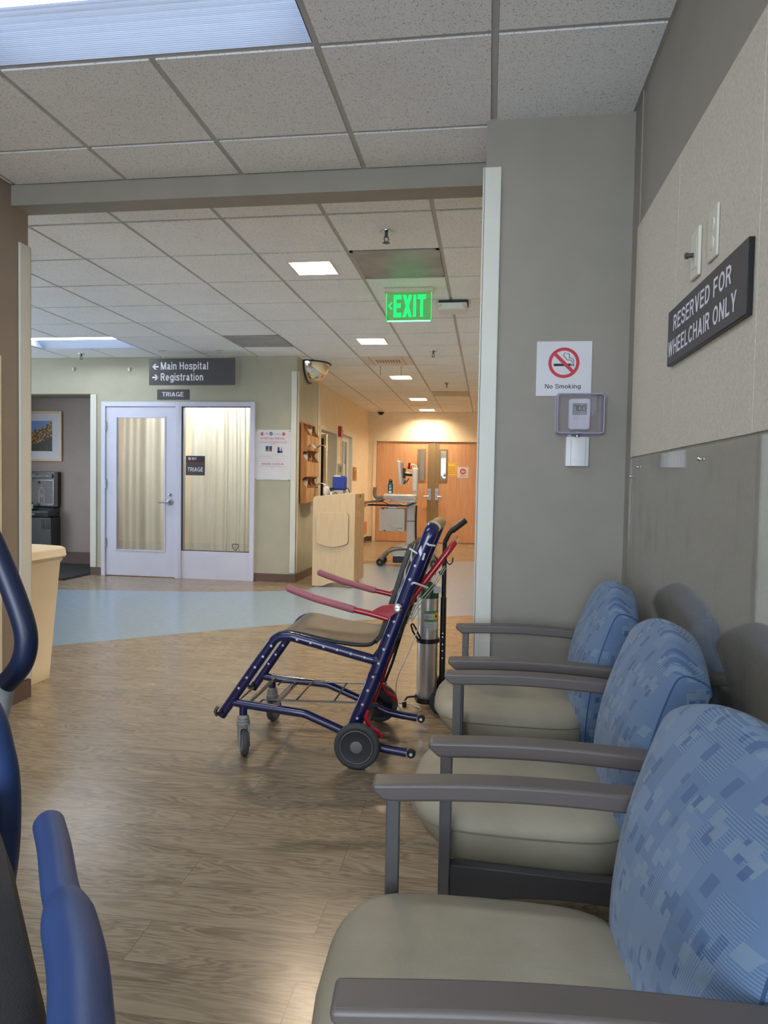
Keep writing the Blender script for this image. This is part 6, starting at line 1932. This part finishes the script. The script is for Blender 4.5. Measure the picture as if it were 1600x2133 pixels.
    b.build('spring', 'dsteel', t)
    yb = 2.955 if stl else 3.465
    b = MB().tube(fillet([(-0.482, yb, 0.238), (-0.495, yb, 0.205), (-0.472, yb, 0.165), (-0.436, yb, 0.147), (-0.428, yb, 0.124)], 0.02), 0.011, 10, r2=0.008)
    b.prism([(-0.470, yb - 0.012, 0.172), (-0.432, yb - 0.012, 0.152), (-0.424, yb - 0.012, 0.143), (-0.428, yb - 0.012, 0.120), (-0.438, yb - 0.012, 0.124), (-0.440, yb - 0.012, 0.140), (-0.476, yb - 0.012, 0.160)], (0, 0.02, 0))
    b.build('brake_lever', 'red', t, bevel=0.002)
# cross members
for x in (-1.035, -0.93):
    b = MB().tube([(x, YN, 0.222 if x < -1 else 0.205), (x, YF - 0.03, 0.222 if x < -1 else 0.205)], 0.014 if x > -1 else 0.009, 10)
    b.build('cross_tube', 'navy' if x > -1 else 'dsteel', t)
MB().tube([(-0.522, 2.93, 0.0985), (-0.522, 3.49, 0.0985)], 0.010, 12).build('axle', 'blackm', t)
MB().tube([(-1.137, YN + 0.01, 0.180), (-1.137, YF - 0.04, 0.180)], 0.006, 8).build('foot_bar', 'blackm', t)
MB().tube([(-0.47, YN, 0.46), (-0.47, YF, 0.46)], 0.008, 8).build('cross_tube', 'blackm', t)
b = MB()
for y in (3.06, 3.37):
    b.tube(fillet([(-1.01, y, 0.200), (-0.985, y, 0.222), (-0.46, y, 0.238)], 0.02), 0.004, 7)
for x in (-0.83, -0.66, -0.52):
    b.tube([(x, 3.06, 0.229 + 0.01 * (x + 0.83)), (x, 3.37, 0.229 + 0.01 * (x + 0.83))], 0.0045, 7)
b.build('wire_rack', 'dsteel', t)
# sling seat and back
def sling(prof, y0, y1, th, sag):
    prof = spline([V((x, 0, z)) for x, z in prof], 6)
    n = 10
    G = []
    b = MB()
    tops, bots = [], []
    for p in prof:
        tr, br = [], []
        for k in range(n + 1):
            u = k / n
            s_ = sag * math.sin(PI * u)
            tr.append((p.x, y0 + (y1 - y0) * u, p.z - s_ + th / 2))
            br.append((p.x + 0.004, y0 + (y1 - y0) * u, p.z - s_ - th / 2))
        b.bm.verts.ensure_lookup_table()
        tops.append([b.bm.verts.new(q) for q in tr])
        bots.append([b.bm.verts.new(q) for q in br])
    for A, flip in ((tops, False), (bots, True)):
        for i in range(len(A) - 1):
            for k in range(n):
                q = [A[i][k], A[i][k + 1], A[i + 1][k + 1], A[i + 1][k]]
                b.face(q[::-1] if flip else q)
    for i in range(len(tops) - 1):
        for k in (0, n):
            b.face([tops[i][k], tops[i + 1][k], bots[i + 1][k], bots[i][k]])
    for i in (0, len(tops) - 1):
        for k in range(n):
            b.face([tops[i][k], tops[i][k + 1], bots[i][k + 1], bots[i][k]])
    return b
seatp = [(-0.93, 0.50), (-0.905, 0.535), (-0.86, 0.553), (-0.80, 0.549), (-0.68, 0.528), (-0.56, 0.514), (-0.49, 0.518), (-0.462, 0.54)]
st_ = sling(seatp, 2.995, 3.425, 0.012, 0.008).build('seat', 'vinyl', t, angle=50)
for y in (2.995, 3.425):
    MB().tube(spline([V((x, y, z - 0.005)) for x, z in seatp], 5), 0.0075, 8).build('seat_binding', 'vinylb', st_)
backp = [(-0.470, 0.520), (-0.445, 0.552), (-0.428, 0.60), (-0.405, 0.68), (-0.375, 0.775), (-0.350, 0.86), (-0.325, 0.935), (-0.318, 0.955)]
b = MB()
bp_ = spline([V((x, 0, z)) for x, z in backp], 6)
rs = []
for p in bp_:
    q = 0.010
    rs.append([(p.x - q, 3.0, p.z), (p.x - q + 0.006, 3.1, p.z), (p.x - q + 0.010, 3.21, p.z), (p.x - q + 0.006, 3.32, p.z), (p.x - q, 3.42, p.z), (p.x + q, 3.42, p.z - 0.004), (p.x + q + 0.008, 3.21, p.z - 0.004), (p.x + q, 3.0, p.z - 0.004)])
b.rings(rs)
bk_ = b.build('backrest', 'vinylb', t, bevel=0.003)
b = MB()
for k in range(6):
    q = bp_[4 + k * 6]
    b.box(q.x + 0.012, q.x + 0.018, 3.008, 3.016, q.z - 0.035, q.z + 0.03)
b.tube([(p.x + 0.016, 3.012, p.z) for p in bp_[4:]], 0.002, 5)
b.build('lacing', 'tube', bk_)
MB().box(-0.335, -0.33, 3.02, 3.40, 0.905, 0.945).build('top_panel', 'vinylb', bk_)
# red push bar behind the back
b = MB()
b.tube(fillet([(-0.354, 3.025, 0.635), (-0.333, 3.025, 0.683), (-0.305, 3.025, 0.725), (-0.137, 3.025, 0.958), (-0.137, 3.395, 0.958), (-0.305, 3.395, 0.725), (-0.333, 3.395, 0.683), (-0.354, 3.395, 0.635)], [0, 0.05, 0.05, 0.045, 0.045, 0.05, 0.05, 0]), 0.0125, 12)
b.build('push_bar', 'red', t)
b = MB()
for y in (3.025, 3.395):
    b.box(-0.352, -0.326, y - 0.014, y + 0.014, 0.64, 0.676)
    b.cyl((-0.345, y, 0.66), (-0.325, 3.0 if y < 3.2 else 3.42, 0.69), 0.008, 8)
b.build('push_bar_joint', 'black', t, bevel=0.004)
tag_ = [[(-0.322, 2.985, 0.936), (-0.30, 2.972, 0.925), (-0.285, 2.965, 0.918)], [(-0.250, 2.965, 0.965), (-0.236, 2.955, 0.957), (-0.214, 2.975, 0.953)], [(-0.312, 2.97, 0.779), (-0.302, 2.955, 0.794), (-0.286, 2.955, 0.792), (-0.243, 3.0, 0.770)], [(-0.254, 2.951, 0.922), (-0.262, 2.951, 0.893)]]
for k, pts in enumerate(tag_):
    MB().tube(spline(pts, 5), 0.0045, 8).build('white_hook', 'white', t)
MB().tube(spline([(-0.175, 3.0, 0.905), (-0.155, 2.99, 0.875), (-0.14, 2.985, 0.885), (-0.138, 2.985, 0.905)], 6), 0.003, 6).build('bag_hook', 'blackm', t)

# ------------------------------------------------------------------ oxygen cylinder on its trolley
OX, OY = -0.305, 3.83
t = thing('cylinder_trolley', 'black two-wheeled cylinder trolley standing behind the transport chair', 'trolley', (-0.24, OY, 0))
pole = fillet([(-0.222, OY, 0.10), (-0.222, OY, 0.90), (-0.196, OY, 0.955), (-0.115, OY, 1.02)], [0, 0, 0.07, 0], 8)
MB().tube(pole, 0.013, 12).build('pole', 'blackm', t)
MB().cyl((-0.222, OY, 0.10), (-0.222, OY, 0.60), 0.0165, 12).build('lower_pole', 'blackm', t)
MB().tube([(-0.185, OY, 0.963), (-0.115, OY, 1.02), (-0.110, OY, 1.024)], [0.0175, 0.0175, 0.014], 14).build('hand_grip', 'black', t)
b = MB()
for z in (0.27, 0.31, 0.345, 0.385, 0.405):
    b.cyl((-0.222, OY - 0.0185, z), (-0.222, OY - 0.012, z), 0.004, 8)
b.build('adjustment_holes', 'alu', t)
for y in (OY - 0.15, OY + 0.13):
    w_ = MB().lathe((-0.208, y - 0.016, 0.071), (0, 1, 0), [(0.0, 0.05), (0.0, 0.062), (0.008, 0.071), (0.024, 0.071), (0.032, 0.062), (0.032, 0.05)], 32).build('wheel', 'black', t)
    b = MB().lathe((-0.208, y - 0.012, 0.071), (0, 1, 0), [(0, 0.018), (0.024, 0.018)], 18)
    for k in range(5):
        a = 2 * PI * k / 5
        b.tube([(-0.208, y, 0.071), (-0.208 + 0.052 * math.cos(a), y, 0.071 + 0.052 * math.sin(a))], 0.006, 6)
    b.build('wheel_spokes', 'blackm', w_)
MB().cyl((-0.208, OY - 0.165, 0.071), (-0.208, OY + 0.145, 0.071), 0.008, 10).box(-0.236, -0.205, OY - 0.02, OY + 0.02, 0.06, 0.13).build('axle', 'blackm', t)
MB().lathe((OX, OY, 0.022), (0, 0, 1), [(0, 0.06), (0.006, 0.066), (0.03, 0.066), (0.03, 0.0625), (0.008, 0.0605)], 32).box(OX + 0.05, -0.21, OY - 0.02, OY + 0.02, 0.024, 0.064).build('base_cup', 'blackm', t)
MB().tube(fillet([(OX - 0.05, OY - 0.03, 0.055), (OX - 0.10, OY - 0.05, 0.055), (OX - 0.115, OY - 0.055, 0.03), (OX - 0.115, OY - 0.055, 0.0)], 0.015), 0.006, 8).cyl((OX - 0.115, OY - 0.055, 0.0), (OX - 0.115, OY - 0.055, 0.032), 0.012, 12).build('front_foot', 'black', t)
b = MB()
b.rings([[(OX + r_ * math.cos(a), OY + r_ * math.sin(a), z) for a in [2 * PI * k / 36 for k in range(36)]] for r_, z in ((0.0575, 0.352), (0.062, 0.352), (0.062, 0.376), (0.0575, 0.376), (0.0575, 0.352))], False, False)
b.box(OX + 0.055, -0.215, OY - 0.012, OY + 0.012, 0.356, 0.374)
b.build('retaining_band', 'blackm', t)
b = MB().tube(fillet([(OX - 0.045, OY - 0.042, 0.365), (OX - 0.075, OY - 0.07, 0.42), (OX - 0.085, OY - 0.075, 0.455), (OX - 0.075, OY - 0.08, 0.465), (OX - 0.055, OY - 0.072, 0.43), (OX - 0.035, OY - 0.055, 0.38)], 0.006), 0.005, 7)
b.build('band_handle', 'blackm', t)

t = thing('oxygen_cylinder', 'silver oxygen cylinder with a green shoulder strapped to the black trolley', 'gas cylinder', (OX, OY, 0.031))
MB().lathe((OX, OY, 0.031), (0, 0, 1), [(0, 0.054), (0.006, 0.0565), (0.565, 0.0565)], 40).build('body', 'alu', t)
MB().lathe((OX, OY, 0.596), (0, 0, 1), [(0, 0.0568), (0.03, 0.0565), (0.055, 0.048), (0.072, 0.034), (0.082, 0.018), (0.088, 0.014)], 40).build('shoulder', 'green', t)
b = MB()
def wrap(b, a0, a1, z0, z1, r, n=14):
    for k in range(n):
        p = [a0 + (a1 - a0) * q / n for q in (k, k + 1)]
        b.poly([(OX + r * math.cos(p[0]), OY + r * math.sin(p[0]), z0), (OX + r * math.cos(p[1]), OY + r * math.sin(p[1]), z0), (OX + r * math.cos(p[1]), OY + r * math.sin(p[1]), z1), (OX + r * math.cos(p[0]), OY + r * math.sin(p[0]), z1)])
A0, A1 = math.radians(-105), math.radians(-20)
wrap(b, A0, A1, 0.475, 0.515, 0.0573)
wrap(b, A0, A1, 0.428, 0.470, 0.0573)
b.build('label_white', 'paper', t)
b = MB()
wrap(b, A0, A1, 0.515, 0.530, 0.0573)
wrap(b, A0, A1, 0.470, 0.484, 0.0575)
b.build('label_green', 'inkgr', t)
b = MB()
am = math.radians(-38)
c_ = V((OX + 0.0582 * math.cos(am), OY + 0.0582 * math.sin(am), 0.500))
tg = V((-math.sin(am), math.cos(am), 0))
b.poly([c_ - tg * 0.024, c_ - V((0, 0, 0.026)), c_ + tg * 0.024, c_ + V((0, 0, 0.026))])
b.build('hazard_diamond', 'yellowl', t, smooth=False)
b = MB()
c2 = c_ + V((math.cos(am), math.sin(am), 0)) * 0.0006
b.poly([c2 - tg * 0.006 + V((0, 0, -0.006)), c2 + tg * 0.006 + V((0, 0, -0.006)), c2 + tg * 0.007, c2 + V((0, 0, 0.012)), c2 - tg * 0.007])
b.build('hazard_flame', 'ink', t, smooth=False)
am2 = math.radians(-82)
tg2 = V((-math.sin(am2), math.cos(am2), 0))
nn = V((math.cos(am2), math.sin(am2), 0))
o2_ = V((OX, OY, 0)) + nn * 0.0600 - tg2 * 0.022
for z, s_, wd in ((0.503, 'OXYGEN', 0.022), (0.495, 'COMPRESSED USP', 0.040), (0.487, 'UN 1072', 0.024), (0.458, 'WARNING: High pressure gas', 0.052), (0.448, 'vigorously accelerates combustion', 0.052), (0.438, 'Keep valve closed when not in use', 0.052)):
    MB().text(s_, tuple(o2_ + V((0, 0, z))), tg2, RZ, wd, 0.0055, bold=0.01).build('label_print', 'ink', t, smooth=False)
b = MB().lathe((OX, OY, 0.682), (0, 0, 1), [(0, 0.014), (0.012, 0.014), (0.014, 0.018), (0.028, 0.018), (0.03, 0.012), (0.05, 0.012), (0.052, 0.008), (0.06, 0.004)], 18)
b.box(OX - 0.022, OX + 0.022, OY - 0.014, OY + 0.014, 0.698, 0.728)
b.build('valve', 'chrome', t, bevel=0.002)
b = MB().lathe((OX - 0.03, OY - 0.02, 0.715), (-0.5, -0.9, 0), [(0, 0.022), (0.018, 0.022), (0.02, 0.018)], 22)
g_ = b.build('pressure_gauge', 'black', t)
MB().lathe((OX - 0.0405, OY - 0.039, 0.715), (-0.5, -0.9, 0), [(0, 0.018), (0.001, 0.016)], 20).build('gauge_face', 'paper', g_)
MB().tube(spline([(OX - 0.03, OY, 0.75), (OX - 0.01, OY - 0.02, 0.765), (OX + 0.03, OY - 0.01, 0.75), (OX + 0.035, OY, 0.72)], 6), 0.003, 6).build('bail', 'steel', t)
MB().box(OX + 0.03, OX + 0.07, OY - 0.05, OY - 0.048, 0.628, 0.665).build('paper_tag', 'paper', t)
b = MB().tube(spline([(OX + 0.06, OY - 0.05, 0.735), (OX + 0.085, OY - 0.05, 0.765), (OX + 0.072, OY - 0.05, 0.742)], 5), 0.006, 7)
b.box(OX + 0.058, OX + 0.082, OY - 0.058, OY - 0.042, 0.728, 0.748)
b.build('valve_key', 'black', t)
b = MB()
b.tube(spline([(OX - 0.02, OY - 0.03, 0.70), (OX - 0.05, OY - 0.09, 0.60), (OX - 0.04, OY - 0.10, 0.47), (OX - 0.085, OY - 0.12, 0.33), (OX - 0.14, OY - 0.13, 0.20), (OX - 0.155, OY - 0.12, 0.10), (OX - 0.13, OY - 0.13, 0.012), (OX - 0.06, OY - 0.16, 0.008), (OX - 0.02, OY - 0.10, 0.008), (OX - 0.08, OY - 0.03, 0.008), (OX - 0.14, OY - 0.06, 0.02), (OX - 0.12, OY - 0.11, 0.045), (OX - 0.05, OY - 0.09, 0.05)], 8), 0.0028, 6)
b.tube(spline([(OX + 0.09, OY - 0.07, 0.78), (OX + 0.03, OY - 0.10, 0.68), (OX - 0.05, OY - 0.13, 0.58), (OX - 0.08, OY - 0.15, 0.50)], 8), 0.0028, 6)
b.tube(spline([(OX + 0.095, OY - 0.07, 0.77), (OX + 0.035, OY - 0.105, 0.665), (OX - 0.045, OY - 0.135, 0.565), (OX - 0.075, OY - 0.155, 0.49), (OX - 0.03, OY - 0.12, 0.56)], 8), 0.0028, 6)
tag(b.build('oxygen_tubing', 'tube'), 'clear oxygen tubing looped from the cylinder down to the floor', 'tubing')

# ------------------------------------------------------------------ second chair, close to the camera at the left edge
t = thing('patient_chair', 'blue foam-gripped wheelchair partly in view at the lower left edge', 'wheelchair', (-0.95, 0.95, 0))
pts = [(-1.36, 1.0, 0.34), (-1.37, 1.10, 0.80), (-1.32, 1.18, 1.10), (-1.20, 1.2, 1.25), (-1.07, 1.2, 1.27), (-0.985, 1.2, 1.205), (-0.939, 1.2, 1.131), (-0.9, 1.2, 1.056), (-0.867, 1.2, 0.98), (-0.849, 1.2, 0.927), (-0.847, 1.2, 0.892), (-0.856, 1.2, 0.861), (-0.873, 1.2, 0.837), (-0.888, 1.2, 0.822)]
g_ = MB().tube(spline(pts, 6), 0.0205, 18).build('back_handle', 'bluetube', t)
cn = spline([(-0.862, 1.2, 0.852), (-0.878, 1.2, 0.834), (-0.893, 1.2, 0.81), (-0.897, 1.19, 0.77), (-0.900, 1.17, 0.71), (-0.905, 1.15, 0.60), (-0.89, 1.11, 0.45), (-0.86, 1.08, 0.34)], 6)
MB().tube(cn, [0.0165 + 0.004 * math.sin(PI * k / (len(cn) - 1)) for k in range(len(cn))], 16).build('handle_joint', 'connector', t)
pts = [(-0.96, 1.08, 0.90), (-0.885, 1.08, 0.86), (-0.838, 1.08, 0.795), (-0.822, 1.08, 0.745), (-0.812, 1.08, 0.697), (-0.809, 1.08, 0.631), (-0.814, 1.08, 0.55), (-0.83, 1.08, 0.46), (-0.86, 1.08, 0.36)]
MB().tube(spline(pts, 6), 0.031, 18).build('side_frame', 'bluefoam', t)
# gripped armrest: thin far end, thick near end
p = spline([(-0.566, 0.847, 0.752), (-0.520, 0.790, 0.752), (-0.462, 0.712, 0.752), (-0.425, 0.668, 0.751), (-0.372, 0.601, 0.750), (-0.331, 0.54, 0.747), (-0.287, 0.47, 0.745), (-0.25, 0.40, 0.742)], 8)
rd = []
for q in p:
    u = (0.862 - q.y)
    rd.append(0.0195 if u < 0.176 else 0.0195 + 0.0075 * min(1.0, (u - 0.176) / 0.028) ** 0.6)
rd[0] = 0.0175
MB().tube(p, rd, 22).build('arm_grip', 'bluefoam', t)
# padded seat back, its edge running along the armrest
ed = [(-0.80, 1.05), (-0.735, 0.978), (-0.638, 0.877), (-0.574, 0.804), (-0.498, 0.718), (-0.448, 0.662), (-0.405, 0.612), (-0.33, 0.50)]
rs = []
for x, y in ed:
    d_ = V((-0.79, -0.61, 0)).normalized()
    e_ = V((x, y, 0))
    rs.append([e_ + V((0, 0, 0.30)), e_ + V((0.0, 0, 0.66)), e_ + d_ * 0.012 + V((0, 0, 0.70)), e_ + d_ * 0.06 + V((0, 0, 0.715)), e_ + d_ * 0.14 + V((0, 0, 0.70)), e_ + d_ * 0.16 + V((0, 0, 0.66)), e_ + d_ * 0.16 + V((0, 0, 0.30))])
b = MB().rings(rs)
b.build('side_pad', 'pad', t, angle=50)
for x, y in ((-0.86, 1.08), (-0.45, 0.40), (-1.35, 0.98), (-0.95, 0.25)):
    MB().lathe((x - 0.015, y, 0.06), (1, 0, 0), [(0, 0.045), (0.003, 0.06), (0.027, 0.06), (0.03, 0.045)], 24).build('caster', 'tire', t)
MB().tube([(-0.86, 1.08, 0.36), (-0.86, 1.08, 0.06)], 0.014, 10).tube([(-0.45, 0.40, 0.40), (-0.45, 0.40, 0.06)], 0.014, 10).tube([(-0.86, 1.08, 0.33), (-0.45, 0.40, 0.33)], 0.016, 10).tube([(-0.86, 1.08, 0.33), (-1.35, 0.98, 0.33), (-1.35, 0.98, 0.06)], 0.016, 10).tube([(-0.45, 0.40, 0.33), (-0.95, 0.25, 0.33), (-0.95, 0.25, 0.06)], 0.016, 10).tube([(-0.285, 0.46, 0.745), (-0.36, 0.42, 0.66), (-0.45, 0.40, 0.40)], 0.013, 10).build('base_frame', 'bluetube', t)
MB().hexa([(-0.62, 0.80, 0.40), (-0.55, 0.45, 0.40), (-1.0, 0.30, 0.40), (-1.3, 0.9, 0.40), (-0.64, 0.82, 0.48), (-0.56, 0.44, 0.48), (-1.0, 0.29, 0.48), (-1.3, 0.92, 0.48)]).build('seat', 'padd', t, bevel=0.02, segs=3)
